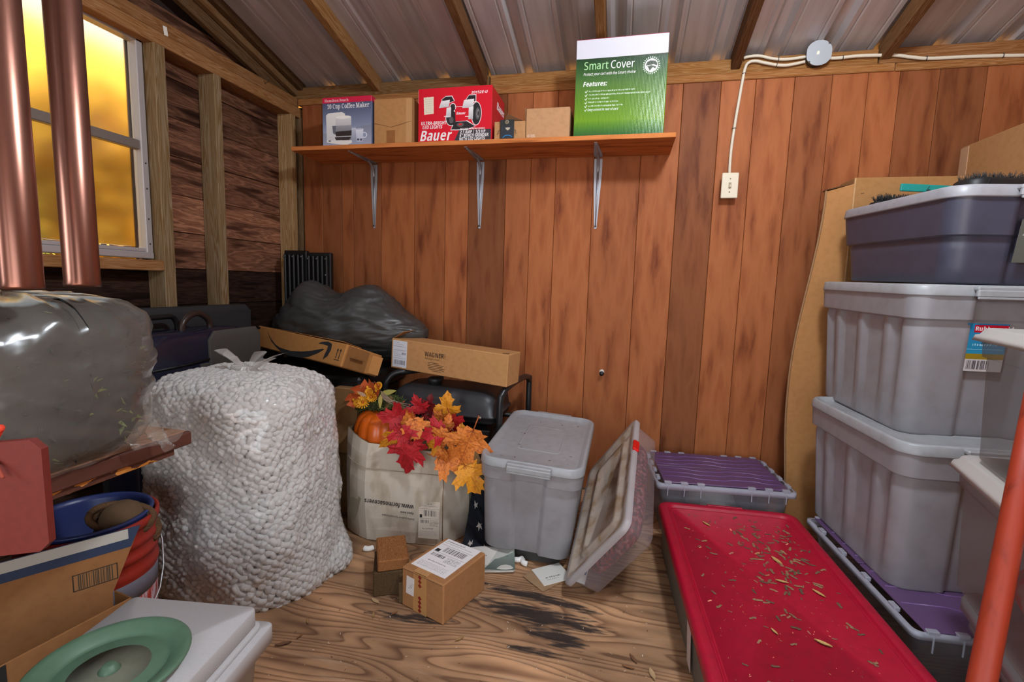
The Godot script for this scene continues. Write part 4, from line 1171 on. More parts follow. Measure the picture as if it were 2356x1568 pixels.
	for i in 13:
		var a := PI * i / 12.0 - 1.25
		hd.append(Vector3(cos(a) * 0.156, 0.36 - sin(PI * i / 12.0) * 0.22, sin(a) * 0.156))
	part("wire_handle", smooth().tube(hd, 0.0022, 6).mesh(), plainm(Color(0.7, 0.7, 0.7), 0.4, 0.7), bk)
	part("handle_grip", rod(hd[5], hd[8], 0.008, 10), plainm(Color(0.85, 0.85, 0.86), 0.5), bk)
	var bl := thing("blue_bucket", "blue plastic bucket nested inside the red one", "bucket", bc + Vector3(0, 0.02, 0))
	part("body", smooth().lathe(PackedVector2Array([Vector2(0.0, 0.2), Vector2(0.115, 0.2), Vector2(0.139, 0.408), Vector2(0.142, 0.412), Vector2(0.139, 0.416), Vector2(0.129, 0.414), Vector2(0.126, 0.402), Vector2(0.118, 0.34), Vector2(0.115, 0.335), Vector2(0.105, 0.215), Vector2(0.0, 0.213)]), 48).mesh(), plainm(Color(0.17, 0.22, 0.42), 0.35), bl)
	# coil of rope
	var cr := thing("rope_coil", "coil of brown hairy rope lying in the blue bucket", "rope", bc + Vector3(0.045, 0.335, -0.075), Vector3(34, 20, -8))
	var rope := smooth()
	for k in 9:
		var pth := PackedVector3Array()
		for i in 25:
			var a := TAU * i / 24.0 + k * 0.4
			var rr := 0.056 + 0.008 * sin(a * 2.0 + k)
			pth.append(Vector3(cos(a) * rr * 1.15, 0.012 + 0.0125 * k + 0.007 * sin(a + k * 1.3), sin(a) * rr * 0.75))
		rope.tube(pth, 0.0085, 7)
	part("coils", rope.mesh(), tri_map(plainm(Color(0.46, 0.35, 0.24), 0.95), noise_tex(91, 0.05, ramp([0.0, Color(0.4, 0.36, 0.32), 0.5, Color(0.85, 0.8, 0.74), 1.0, Color(1, 1, 1)]), 3), Vector3(12, 30, 12)), cr)
	part("core", smooth().lathe(PackedVector2Array([Vector2(0, 0.005), Vector2(0.042, 0.01), Vector2(0.052, 0.11), Vector2(0.045, 0.125), Vector2(0.02, 0.133), Vector2(0, 0.134)]), 16).mesh(), plainm(Color(0.38, 0.29, 0.2), 0.95), cr)

	# cartons in front of the bucket
	var tcm := card(Color(0.62, 0.43, 0.27), 5)
	var tcar := thing("tall_carton", "tall brown carton with a blue tape edge, white label and bar code, under the bench", "box", Vector3(-1.286, 0, 1.767), Vector3(0, 58.6, 0))
	part("front_panel", flat().poly(PackedVector2Array([Vector2(-0.20, 0.002), Vector2(0.128, 0.002), Vector2(0.135, 0.28), Vector2(0.197, 0.436), Vector2(-0.20, 0.436)]), 0.004).mesh(), tcm, tcar)
	part("back_panel", bx(Vector3(0.34, 0.38, 0.004), Vector3(-0.03, 0.192, -0.12), 0.001), tcm, tcar)
	part("side_panel", bx(Vector3(0.004, 0.38, 0.12), Vector3(-0.198, 0.192, -0.06), 0.001), tcm, tcar)
	part("side_panel", bx(Vector3(0.004, 0.38, 0.12), Vector3(0.124, 0.192, -0.06), 0.001), tcm, tcar)
	part("blue_tape", flat().poly(PackedVector2Array([Vector2(-0.20, 0.388), Vector2(0.176, 0.388), Vector2(0.198, 0.438), Vector2(-0.20, 0.438)]), 0.001, Transform3D(Basis.IDENTITY, Vector3(0, 0, 0.0042))).mesh(), plainm(Color(0.20, 0.25, 0.35), 0.45), tcar)
	part("white_label", bx(Vector3(0.235, 0.026, 0.001), Vector3(0.055, 0.4235, 0.0057), 0.0004), plainm(Color(0.74, 0.73, 0.69), 0.5), tcar)
	letters(tcar, "tape_lettering", "SF", 0.03, plainm(Color(0.75, 0.75, 0.75), 0.5), Vector3(-0.115, 0.41, 0.0053), Vector3.ZERO, true)
	var kb := Ink.new(120, 60, Color(0.60, 0.42, 0.265))
	kb.rect(0, 0, 120, 3, Color(0.22, 0.19, 0.15)); kb.rect(0, 57, 120, 3, Color(0.22, 0.19, 0.15)); kb.rect(0, 0, 3, 60, Color(0.22, 0.19, 0.15)); kb.rect(117, 0, 3, 60, Color(0.22, 0.19, 0.15))
	kb.bars(14, 4, 92, 52, Color(0.27, 0.24, 0.19), 5)
	part("bar_code", sheet(0.085, 0.042, 0.0006), kb.mat(0.7), tcar, Vector3(0.105, 0.335, 0.0042), Vector3(0, 0, 0))
	var lcar := thing("low_open_carton", "low open brown carton with two black arrows, between the tall carton and white foam cooler", "box", Vector3(-1.205, 0, 1.940), Vector3(0, 80, 0))
	part("front_panel", bx(Vector3(0.52, 0.315, 0.004), Vector3(0.0, 0.158, 0.06), 0.001), tcm, lcar)
	part("end_panel", bx(Vector3(0.004, 0.315, 0.065), Vector3(0.258, 0.158, 0.03), 0.001), card(Color(0.5, 0.34, 0.2), 5), lcar)
	part("bottom_panel", bx(Vector3(0.52, 0.004, 0.06), Vector3(0, 0.003, 0.03), 0.001), tcm, lcar)
	var ink := plainm(Color(0.16, 0.15, 0.14), 0.7)
	for x in [0.205, 0.232]:
		part("arrow_mark", flat().poly(PackedVector2Array([Vector2(x - 0.0022, 0.245), Vector2(x + 0.0022, 0.245), Vector2(x + 0.0022, 0.283), Vector2(x + 0.009, 0.283), Vector2(x, 0.301), Vector2(x - 0.009, 0.283), Vector2(x - 0.0022, 0.283)]), 0.0006, Transform3D(Basis.IDENTITY, Vector3(0, 0, 0.0622))).mesh(), ink, lcar)
	var blot := flat()
	blot.poly(PackedVector2Array([Vector2(0.035, 0.314), Vector2(0.035, 0.255), Vector2(0.01, 0.24), Vector2(-0.02, 0.25), Vector2(-0.04, 0.235), Vector2(-0.075, 0.25), Vector2(-0.07, 0.285), Vector2(-0.05, 0.278), Vector2(-0.045, 0.3), Vector2(-0.02, 0.29), Vector2(-0.01, 0.312)]), 0.0006, Transform3D(Basis.IDENTITY, Vector3(0, 0, 0.0622)))
	part("black_print", blot.mesh(), ink, lcar)

	# foam cooler and saucer
	var yaw := 8.0
	var fm := tri_map(plainm(Color(0.75, 0.745, 0.745), 0.75), noise_tex(95, 0.06, ramp([0.0, Color(0.93, 0.93, 0.93), 0.5, Color(1, 1, 1), 1.0, Color(0.97, 0.97, 0.97)]), 2), Vector3(6, 6, 6))
	fm.subsurf_scatter_enabled = false
	var fo := thing("foam_cooler", "white foam cooler with a loose lid in the near left corner", "cooler", Vector3(-0.875, 0, 1.905), Vector3(0, yaw, 0))
	part("body", smooth().skin([rrect(0.26, 0.36, 0.02, 0.0), rrect(0.30, 0.40, 0.024, 0.255), rrect(0.345, 0.435, 0.012, 0.262), rrect(0.345, 0.435, 0.012, 0.299), rrect(0.342, 0.432, 0.012, 0.302)]).mesh(), fm, fo)
	part("rim_step", smooth().skin([rrect(0.312, 0.412, 0.022, 0.300), rrect(0.312, 0.412, 0.022, 0.310), rrect(0.304, 0.404, 0.022, 0.312)]).mesh(), fm, fo)
	part("lid", smooth().skin([rrect(0.290, 0.39, 0.012, 0.311), rrect(0.294, 0.394, 0.013, 0.313), rrect(0.294, 0.394, 0.013, 0.348), rrect(0.290, 0.390, 0.012, 0.351)]).mesh(), fm, fo)
	var sc := thing("plant_saucer", "round dusty green plant saucer lying on the foam cooler lid", "saucer", Vector3(-0.88, 0.351, 1.915))
	part("dish", smooth().lathe(PackedVector2Array([Vector2(0.0, 0.0), Vector2(0.085, 0.0), Vector2(0.090, 0.002), Vector2(0.113, 0.016), Vector2(0.122, 0.019), Vector2(0.126, 0.017), Vector2(0.127, 0.020), Vector2(0.122, 0.023), Vector2(0.112, 0.021), Vector2(0.093, 0.010), Vector2(0.089, 0.005), Vector2(0.085, 0.007), Vector2(0.0, 0.007)]), 56).mesh(), tri_map(plainm(Color(0.37, 0.50, 0.40), 0.5), T["grime"], Vector3(6, 6, 6)), sc)
	part("dust", smooth().lathe(PackedVector2Array([Vector2(0.078, 0.0068), Vector2(0.0, 0.0078)]), 40).mesh(), tri_map(plainm(Color(0.46, 0.47, 0.40), 0.85), T["grime"], Vector3(9, 9, 9)), sc)
	part("centre_knob", smooth().lathe(PackedVector2Array([Vector2(0.018, 0.007), Vector2(0.014, 0.011), Vector2(0.010, 0.018), Vector2(0.006, 0.019), Vector2(0.0, 0.0185)]), 24).mesh(), plainm(Color(0.36, 0.47, 0.38), 0.5), sc)

	# bag of packing peanuts
	build_peanut_bag()
	build_back_corner()

func build_peanut_bag() -> void:
	var c := Vector3(-1.315, 0, 1.085)
	var fn := FastNoiseLite.new()
	fn.seed = 21
	fn.frequency = 2.4
	fn.fractal_octaves = 3
	var surf := func(u: float, v: float, grow: float) -> Vector3: # v 0 floor .. 1 neck
		var a := -u * TAU
		var y: float
		var r := 1.0
		if v < 0.78:
			var t := v / 0.78
			y = 0.645 * t
			r = 1.04 - 0.05 * t
			if t < 0.06:
				r *= 0.93 + 0.07 * sqrt(t / 0.06)
		else:
			var t := (v - 0.78) / 0.22
			y = 0.645 + 0.10 * sin(t * PI / 2)
			r = 0.99 * pow(maxf(0.0, cos(t * PI / 2)), 0.45)
		var ca := cos(a)
		var sa := sin(a)
		var sup := pow(pow(absf(ca), 3.2) + pow(absf(sa), 3.2), -1.0 / 3.2)
		var p := Vector3(ca * sup * 0.285 * r, y, sa * sup * 0.245 * r)
		p.x += 0.035 * (1.0 - v) * (1.0 if ca > 0 else 0.2) * pow(absf(ca), 2.0)
		# a corner of the bag pokes out by the floor
		var poke := maxf(0.0, 1.0 - Vector3((p.x - 0.33) / 0.12, (y - 0.02) / 0.10, (p.z + 0.13) / 0.13).length())
		p.x += 0.055 * poke
		p += Vector3(ca, 0.3, sa) * (fn.get_noise_3d(p.x * 2.0, p.y * 1.6, p.z * 2.0) * 0.020 + grow)
		p.y = maxf(p.y, 0.002 + grow)
		return p
	var st := thing("foam_peanuts", "mass of white foam packing peanuts filling the big clear bag", "packing peanuts", c)
	stuff(st)
	var inner := film_bag(func(u, v): return surf.call(u, v, -0.022), 48, 30)
	part("filling", inner, plainm(Color(0.50, 0.48, 0.46), 0.9), st)
	var pm := smooth()
	var rings := []
	for i in 9: # a short ribbed foam tube, slightly bent
		var t := i / 8.0
		var ctr := Vector3((t - 0.5) * 0.030, 0.0035 * sin(t * PI), 0)
		var rr: float = [0.0055, 0.0086, 0.0092, 0.0083, 0.0092, 0.0083, 0.0092, 0.0086, 0.0055][i]
		var ring := PackedVector3Array()
		for k in 8:
			var a := TAU * k / 8.0
			ring.append(ctr + Vector3(0, cos(a) * rr * 1.05, sin(a) * rr * 1.15))
		rings.append(ring)
	pm.skin(rings)
	var mm := MultiMesh.new()
	mm.transform_format = MultiMesh.TRANSFORM_3D
	mm.mesh = pm.mesh()
	var count := 4300
	mm.instance_count = count
	for k in count:
		var u := fmod(k * 0.61803399, 1.0)
		var v := pow((k + 0.5) / count, 0.94)
		v = clampf(v, 0.005, 0.99)
		var p: Vector3 = surf.call(u, v, -0.010 - 0.006 * rng.randf())
		var q: Vector3 = surf.call(fmod(u + 0.004, 1.0), v, -0.010)
		var q2: Vector3 = surf.call(u, minf(v + 0.004, 0.999), -0.010)
		var tx := (q - p).normalized()
		var ty := (q2 - p).normalized()
		var nz := tx.cross(ty).normalized()
		if nz.length() < 0.5:
			nz = Vector3.UP
			tx = Vector3.RIGHT
		ty = nz.cross(tx)
		var ang := rng.randf() * TAU
		var d := (tx * cos(ang) + ty * sin(ang)).rotated(ty, rng.randfn() * 0.3)
		var e := nz.cross(d).normalized()
		mm.set_instance_transform(k, Transform3D(Basis(d, nz, -d.cross(nz) * -1.0).orthonormalized().scaled(Vector3.ONE * rng.randf_range(0.95, 1.25)), p))
	var mi := MultiMeshInstance3D.new()
	mi.name = "peanut"
	mi.multimesh = mm
	var wm := plainm(Color(0.80, 0.79, 0.775), 0.7)
	mi.material_override = wm
	st.add_child(mi)
	stuff(mi)
	var film := plainm(Color(0.95, 0.95, 0.95, 0.10), 0.12)
	film.transparency = BaseMaterial3D.TRANSPARENCY_ALPHA
	film.metallic_specular = 0.6
	var bag := thing("peanut_bag", "big full clear bag of white packing peanuts, knotted at the top, standing on the floor", "plastic bag", c)
	part("film", film_bag(func(u, v):
		var p: Vector3 = surf.call(u, v, 0.004)
		var w := 0.0035 * sin(u * 61.0 + 9.0 * fn.get_noise_2d(u * 4.0, v * 9.0)) * smoothstep(0.55, 0.95, v) + 0.0015 * fn.get_noise_3d(p.x * 9.0, p.y * 9.0, p.z * 9.0)
		return p + Vector3(p.x, 0.1, p.z).normalized() * w, 120, 60), film, bag)
	# gathered neck and its two ears
	var frost := clearm(Color(0.86, 0.84, 0.82), 0.42, 0.26)
	frost.metallic_specular = 0.8
	var neck := smooth()
	neck.grid(func(u, v):
		var a: float = -u * TAU
		var rr: float = lerpf(0.10, 0.022, sqrt(v)) * (1.0 + 0.22 * sin(a * 9.0) * (0.4 + v))
		return Vector3(0.045 + cos(a) * rr * 1.3, 0.722 + 0.045 * v - 0.012 * (1.0 - v), 0.03 + sin(a) * rr), 72, 10)
	part("gathered_neck", neck.mesh(), frost, bag)
	for s in [-1, 1]:
		var ear := smooth()
		ear.grid(func(u, v):
			var wdt: float = 0.012 + 0.05 * pow(v, 0.8)
			var fold: float = 0.016 * sin(u * 15.0 + s * 2.0) * (0.3 + v)
			return Vector3(0.045 + s * (0.008 + 0.085 * v) + (u - 0.5) * wdt * 1.9, 0.752 + 0.078 * v * (1.0 - 0.25 * v) + 0.012 * sin(u * 7.0 + s), 0.03 + fold + (u - 0.5) * 0.03), 20, 10)
		part("tied_ear", ear.mesh(), frost, bag)
	part("knot", smooth().tube(arc(PackedVector3Array([Vector3(-0.012, 0.757, 0.03), Vector3(0.01, 0.765, 0.05), Vector3(0.045, 0.762, 0.045), Vector3(0.045, 0.757, 0.015), Vector3(0.01, 0.76, 0.008), Vector3(-0.012, 0.764, 0.028)])), 0.011, 8).mesh(), frost, bag)

func build_back_corner() -> void:
	var blk := plainm(Color(0.055, 0.057, 0.062), 0.5)
	# folded black table against the left wall
	var ft := thing("folded_table", "flat black folded table standing against the left wall studs behind the luggage", "folded table", Vector3(-1.815, 0, 0.845))
	part("panel", smooth().skin([rrect(0.05, 0.70, 0.012, 0.10), rrect(0.05, 0.72, 0.012, 0.14), rrect(0.05, 0.72, 0.012, 0.915), rrect(0.044, 0.66, 0.012, 0.945)]).mesh(), plainm(Color(0.16, 0.165, 0.175), 0.6), ft)
	part("foot", bx(Vector3(0.05, 0.1, 0.6), Vector3(0, 0.051, 0), 0.005), blk, ft)
	# hard suitcase
	var su := thing("hard_suitcase", "glossy dark navy hard suitcase with a grey pocket and brown handle, behind the peanut bag", "suitcase", Vector3(-1.70, 0.0, 0.935), Vector3(0, 4, 0))
	var rings := []
	var sx := [-0.082, -0.078, -0.06, 0.05, 0.07, 0.078, 0.080]
	var sh := [0.03, 0.012, 0.0, 0.0, 0.012, 0.03, 0.06]
	for i in sx.size():
		var r := rrect(0.62 - sh[i] * 2.0, 0.84 - sh[i] * 2.0, 0.13, 0.0, null, 6, 8)
		var ring := PackedVector3Array()
		for p in r:
			ring.append(Vector3(sx[i], 0.442 - p.z, -p.x))
		rings.append(ring)
	part("shell", smooth().skin(rings).mesh(), plainm(Color(0.12, 0.13, 0.20), 0.18), su)
	part("zip_seam", smooth().tube(PackedVector3Array([Vector3(0.079, 0.735, 0.26), Vector3(0.083, 0.738, 0.1), Vector3(0.083, 0.745, -0.02)]), 0.005, 6).mesh(), blk, su)
	part("pocket", smooth().skin([rrect(0.012, 0.30, 0.005, 0.45), rrect(0.014, 0.31, 0.005, 0.82), rrect(0.012, 0.25, 0.005, 0.855)]).mesh(), plainm(Color(0.29, 0.275, 0.26), 0.85), su, Vector3(0.082, 0, -0.16))
	part("pocket_trim", bx(Vector3(0.012, 0.30, 0.045), Vector3(0.083, 0.58, 0.02), 0.003), plainm(Color(0.27, 0.26, 0.25), 0.6), su)
	part("handle", smooth().tube(arc(PackedVector3Array([Vector3(0.02, 0.855, 0.055), Vector3(0.02, 0.895, 0.045), Vector3(0.02, 0.922, 0.0), Vector3(0.02, 0.92, -0.045), Vector3(0.02, 0.89, -0.085), Vector3(0.02, 0.85, -0.09)])), 0.012, 10).mesh(), plainm(Color(0.20, 0.14, 0.12), 0.35), su)
	part("pull_handle", smooth().tube(arc(PackedVector3Array([Vector3(-0.03, 0.80, 0.25), Vector3(-0.03, 0.885, 0.255), Vector3(-0.03, 0.905, 0.22), Vector3(-0.03, 0.915, 0.10), Vector3(-0.03, 0.90, 0.03), Vector3(-0.03, 0.80, 0.02)])), 0.010, 8).mesh(), blk, su)
	for z in [-0.2, 0.2]:
		part("wheel", smooth().lathe(PackedVector2Array([Vector2(0, -0.012), Vector2(0.022, -0.012), Vector2(0.024, 0), Vector2(0.022, 0.012), Vector2(0, 0.012)]), 16).mesh(), blk, su, Vector3(0.03, 0.0245, z), Vector3(0, 0, 90))
	# trunk that carries the bin bag and the amazon-style carton
	var tk := thing("black_trunk", "black storage trunk in the back left corner under the bin bag", "trunk", Vector3(-1.47, 0, 0.37))
	part("body", bx(Vector3(0.64, 0.55, 0.40), Vector3(0, 0.276, 0), 0.01), blk, tk)
	part("lid", bx(Vector3(0.68, 0.09, 0.48), Vector3(0, 0.598, 0), 0.012), plainm(Color(0.07, 0.07, 0.075), 0.45), tk)
	# ribbed black panels
	var rb := thing("ribbed_panel", "pair of black ribbed plastic panels standing on end in the back corner", "panel", Vector3(-1.705, 0.644, 0.17))
	for k in 2:
		var x0 := -0.072 + 0.148 * k
		part("backing", bx(Vector3(0.14, 0.585 - 0.01 * k, 0.03), Vector3(x0, 0.2925 - 0.005 * k, -0.02), 0.004), plainm(Color(0.035, 0.036, 0.04), 0.5), rb)
		for i in 5:
			part("rib", bx(Vector3(0.014, 0.56 - 0.01 * k, 0.022), Vector3(x0 - 0.054 + 0.027 * i, 0.285, 0.004), 0.005), plainm(Color(0.06, 0.062, 0.066), 0.4), rb)
			if i % 2 == 0:
				part("bolt", smooth().lathe(PackedVector2Array([Vector2(0.006, 0), Vector2(0.006, 0.004), Vector2(0.003, 0.007), Vector2(0, 0.0075)]), 10).mesh(), plainm(Color(0.35, 0.35, 0.36), 0.3, 0.6), rb, Vector3(x0 - 0.054 + 0.027 * i, 0.55 - 0.01 * k, 0.015), Vector3(90, 0, 0))
	for i in 4:
		part("bolt", smooth().lathe(PackedVector2Array([Vector2(0.006, 0), Vector2(0.006, 0.004), Vector2(0.003, 0.007), Vector2(0, 0.0075)]), 10).mesh(), plainm(Color(0.35, 0.35, 0.36), 0.3, 0.6), rb, Vector3(0.13, 0.2 + 0.085 * i, 0.015), Vector3(90, 0, 0))
	# black bin bag
	var fn := FastNoiseLite.new()
	fn.seed = 5
	fn.frequency = 1.0
	fn.fractal_octaves = 4
	var bb := thing("bin_bag", "full black plastic bin bag lying in the back left corner behind the smile carton", "bin bag", Vector3(-1.41, 0.645, 0.235))
	var sf := func(u: float, v: float) -> Vector3:
		var a: float = -u * TAU
		var t: float = v * PI
		var x := cos(a) * sin(t)
		var z := sin(a) * sin(t)
		var y := -cos(t)
		var top := maxf(0.0, 0.155 * exp(-pow((x + 0.52) / 0.30, 2.0)) + 0.120 * exp(-pow((x - 0.30) / 0.34, 2.0)))
		var p := Vector3(x * 0.44, 0.19 + y * (0.185 if y < 0 else 0.11), z * 0.165)
		p.y += top * maxf(0.0, y)
		p.y -= 0.03 * maxf(0.0, x - 0.5)
		var folds := 1.0 - absf(fn.get_noise_3d(p.x * 2.6, p.y * 26.0 + p.x * 3.0, p.z * 6.0)) * 2.6
		var crump := fn.get_noise_3d(p.x * 7.0, p.y * 7.0 + 3.0, p.z * 7.0)
		p += Vector3(x, y * 0.7, z) * (folds * 0.011 + crump * 0.014)
		p.y = maxf(p.y, 0.002)
		return p
	part("bag", smooth().grid(sf, 110, 70).mesh(), plainm(Color(0.25, 0.25, 0.245), 0.36), bb)

	# carton with the smile
	var am := thing("smile_carton", "flat brown carton with a black curved smile arrow, tilted in front of the bin bag", "box", Vector3(-1.459, 0.685, 0.490), Vector3(-20.2, -20.0, -2.6))
	var cm := card(Color(0.70, 0.49, 0.28), 6)
	var s := Vector3(0.706, 0.1025, 0.21)
	part("body", bx(s, Vector3(0, s.y / 2, 0), 0.004), cm, am)
	part("top_flap", bx(Vector3(0.66, 0.003, 0.11), Vector3(-0.02, 0.105, 0.046), 0.001), card(Color(0.62, 0.43, 0.25), 6), am, Vector3.ZERO, Vector3(-1.0, 0, 0.6))
	part("end_flap", bx(Vector3(0.003, 0.095, 0.12), Vector3(0.355, 0.05, 0.035), 0.001), card(Color(0.55, 0.38, 0.22), 6), am)
	var fold := bx(Vector3(0.05, 0.085, 0.003), Vector3(0.02, 0.045, 0), 0.001)
	part("torn_flap", fold, cm, am, Vector3(0.356, 0.004, -0.05), Vector3(0, 62, 0))
	part("dark_stripe", bx(Vector3(0.024, 0.012, 0.001), Vector3(-0.339, 0.091, 0.1053), 0.0003), plainm(Color(0.12, 0.12, 0.13), 0.6), am)
	# smile traced on the face: u along it, v down it
	var pts := [Vector2(235, 755), Vector2(300, 838), Vector2(370, 905), Vector2(450, 950), Vector2(600, 992), Vector2(760, 1005), Vector2(900, 1000), Vector2(1028, 984), Vector2(1042, 996), Vector2(960, 1035), Vector2(850, 1068), Vector2(740, 1074), Vector2(600, 1050), Vector2(480, 1005), Vector2(390, 940), Vector2(310, 868)]
	var head := [Vector2(960, 926), Vector2(1010, 910), Vector2(1085, 910), Vector2(1135, 938), Vector2(1128, 1000), Vector2(1090, 1068), Vector2(1035, 1102), Vector2(1052, 1050), Vector2(1080, 995), Vector2(1088, 958), Vector2(1040, 940)]
	var ix := Transform2D(Vector2(1250, 290), Vector2(-65, 235), Vector2(70, 660)).affine_inverse()
	var black := plainm(Color(0.13, 0.13, 0.14), 0.65)
	for sh2 in [["smile_mark", pts], ["arrow_head", head]]:
		var pg := PackedVector2Array()
		for p in sh2[1]:
			var w: Vector2 = ix * p
			pg.append(Vector2(-0.353 + w.x * 0.706, (1.0 - w.y) * 0.1025))
		part(sh2[0], flat().poly(pg, 0.0006, Transform3D(Basis.IDENTITY, Vector3(0, 0, 0.1052))).mesh(), black, am)
	for x in [0.304, 0.324]:
		part("arrow_mark", flat().poly(PackedVector2Array([Vector2(x - 0.0018, 0.032), Vector2(x + 0.0018, 0.032), Vector2(x + 0.0018, 0.066), Vector2(x + 0.006, 0.066), Vector2(x, 0.078), Vector2(x - 0.006, 0.066), Vector2(x - 0.0018, 0.066)]), 0.0006, Transform3D(Basis.IDENTITY, Vector3(0, 0, 0.1052))).mesh(), black, am)
	part("arrow_base", bx(Vector3(0.036, 0.003, 0.001), Vector3(0.314, 0.026, 0.1054), 0.0003), black, am)
	var kb := Ink.new(100, 46, Color(0.55, 0.38, 0.22))
	kb.rect(0, 0, 100, 3, Color(0.2, 0.17, 0.14)); kb.rect(0, 43, 100, 3, Color(0.2, 0.17, 0.14)); kb.rect(0, 0, 3, 46, Color(0.2, 0.17, 0.14)); kb.rect(97, 0, 3, 46, Color(0.2, 0.17, 0.14))
	kb.bars(18, 6, 64, 34, Color(0.24, 0.2, 0.16), 15)
	part("bar_code", sheet(0.072, 0.032, 0.0006), kb.mat(0.7), am, Vector3(0.3568, 0.05, 0.040), Vector3(90, 90, 0))

# ---------------------------------------------------------------- middle
func maple(size: float, sd: int, curl: float) -> ArrayMesh: # a serrated five-lobed leaf, stem at the origin, tip along +y
	var r := RandomNumberGenerator.new()
	r.seed = sd
	var half := [Vector2(0.02, 0.0), Vector2(0.16, -0.03), Vector2(0.22, 0.05), Vector2(0.36, 0.04), Vector2(0.30, 0.16), Vector2(0.44, 0.22), Vector2(0.58, 0.30), Vector2(0.50, 0.36), Vector2(0.54, 0.50), Vector2(0.40, 0.44), Vector2(0.30, 0.48), Vector2(0.20, 0.46), Vector2(0.24, 0.62), Vector2(0.30, 0.70), Vector2(0.18, 0.74), Vector2(0.14, 0.86), Vector2(0.07, 0.88), Vector2(0.0, 1.02)]
	var p := PackedVector2Array()
	for i in half.size():
		p.append(half[i] * (1.0 + r.randf_range(-0.06, 0.06)))
	for i in range(half.size() - 2, 0, -1):
		var q: Vector2 = half[i] * (1.0 + r.randf_range(-0.06, 0.06))
		p.append(Vector2(-q.x, q.y))
	var ph := r.randf() * TAU
	var bend := func(v: Vector2, z: float) -> Vector3:
		var zz := curl * (0.5 * v.x * v.x * 1.2 - 0.35 * (v.y - 0.35) * (v.y - 0.35)) + 0.05 * sin(v.x * 7.0 + ph) * sin(v.y * 6.0) + z
		return Vector3(v.x, v.y, zz) * size
	var m := flat()
	var c := Vector2(0.0, 0.34)
	for side in 2:
		var dz := 0.008 if side == 0 else -0.008
		for i in p.size():
			var a := p[i]
			var b := p[(i + 1) % p.size()]
			var am := a.lerp(c, 0.5)
			var bm := b.lerp(c, 0.5)
			m.trio(bend.call(a, dz * 0.4), bend.call(b, dz * 0.4), bend.call(am, dz), Vector3(0, 0, dz))
			m.trio(bend.call(b, dz * 0.4), bend.call(bm, dz), bend.call(am, dz), Vector3(0, 0, dz))
			m.trio(bend.call(am, dz), bend.call(bm, dz), bend.call(c, dz), Vector3(0, 0, dz))
	return m.mesh()

func vein_mesh(size: float) -> ArrayMesh:
	var m := smooth()
	for q in [Vector2(0, 0.95), Vector2(0.45, 0.44), Vector2(-0.45, 0.44), Vector2(0.3, 0.1), Vector2(-0.3, 0.1)]:
		var path := PackedVector3Array()
		for i in 4:
			var v: Vector2 = Vector2(0, 0.04).lerp(q, i / 3.0)
			path.append(Vector3(v.x, v.y, 0.012 + 0.0) * size)
		m.tube(path, 0.006 * size, 4, 0.002 * size)
	m.tube(PackedVector3Array([Vector3(0, -0.32, -0.06) * size, Vector3(0, -0.1, 0) * size, Vector3(0, 0.05, 0.01) * size]), 0.014 * size, 5)
	return m.mesh()

func tote_body(w: float, l: float, h: float, recess: Array, foot := 0.86, lip := 0.775, ribs := true) -> ArrayMesh: # tapered body with a stepped band, pilasters and handle recesses on both ends
	var m := smooth()
	var ring := []
	var ys := [0.0, 0.006, 0.02, lip * 0.35, lip * 0.7, lip * 0.93, lip - 0.012, lip - 0.003, lip + 0.005, lip + 0.010, lip + 0.02, lerpf(lip, 0.93, 0.6), 0.93]
	for i in ys.size():
		var t: float = ys[i]
		var k := lerpf(foot, 0.955, t)
		if i == 0:
			k -= 0.03
		elif i == 1:
			k -= 0.008
		if i == 6 or i == 7:
			k -= 0.012 # undercut below the band
		var band := t > lip + 0.003
		if band:
			k += 0.034
		var f := func(s: int, u: float, _y: float) -> float:
			var a := absf(u)
			if s % 2 == 0: # ends
				if a < recess[0]:
					return 0.014 + (0.034 * 0.5 * l if band else 0.0)
				return 0.0
			if band:
				return 0.0
			# long sides: shallow panels between ribs
			if ribs and ((a > 0.74 and a < 0.97) or (a > 0.10 and a < 0.60)):
				return 0.009 * smoothstep(0.0, 0.05, t) 
			return 0.0
		ring.append(rrect(w * k, l * k, 0.05, t * h, f, 30, 6))
	m.skin(ring, true, true, false)
	return m.mesh()

func tote_lid(w: float, l: float, h: float, panel := true) -> ArrayMesh:
	var m := smooth()
	var r := 0.06
	var rings := [rrect(w * 0.93, l * 0.93, r, h - 0.034), rrect(w, l, r, h - 0.034), rrect(w, l, r, h - 0.030), rrect(w - 0.004, l - 0.004, r, h - 0.006), rrect(w - 0.012, l - 0.012, r, h - 0.001), rrect(w - 0.022, l - 0.022, r - 0.006, h), rrect(w - 0.034, l - 0.034, r - 0.01, h - 0.002), rrect(w - 0.058, l - 0.058, r - 0.02, h - 0.015), rrect(w - 0.064, l - 0.064, r - 0.02, h - 0.016)]
	if panel:
		rings.append(rrect(w * 0.46, l * 0.48, 0.02, h - 0.0158))
		rings.append(rrect(w * 0.44, l * 0.46, 0.02, h - 0.0158))
		rings.append(rrect(w * 0.43, l * 0.45, 0.02, h - 0.0140))
		rings.append(rrect(w * 0.42, l * 0.44, 0.02, h - 0.0140))
		rings.append(rrect(w * 0.41, l * 0.43, 0.02, h - 0.0155))
		rings.append(rrect(w * 0.40, l * 0.42, 0.02, h - 0.0155))
		rings.append(rrect(w * 0.36, l * 0.38, 0.02, h - 0.0155))
		rings.append(rrect(w * 0.05, l * 0.05, 0.005, h - 0.0155))
	m.skin(rings, true, false, true)
	return m.mesh()

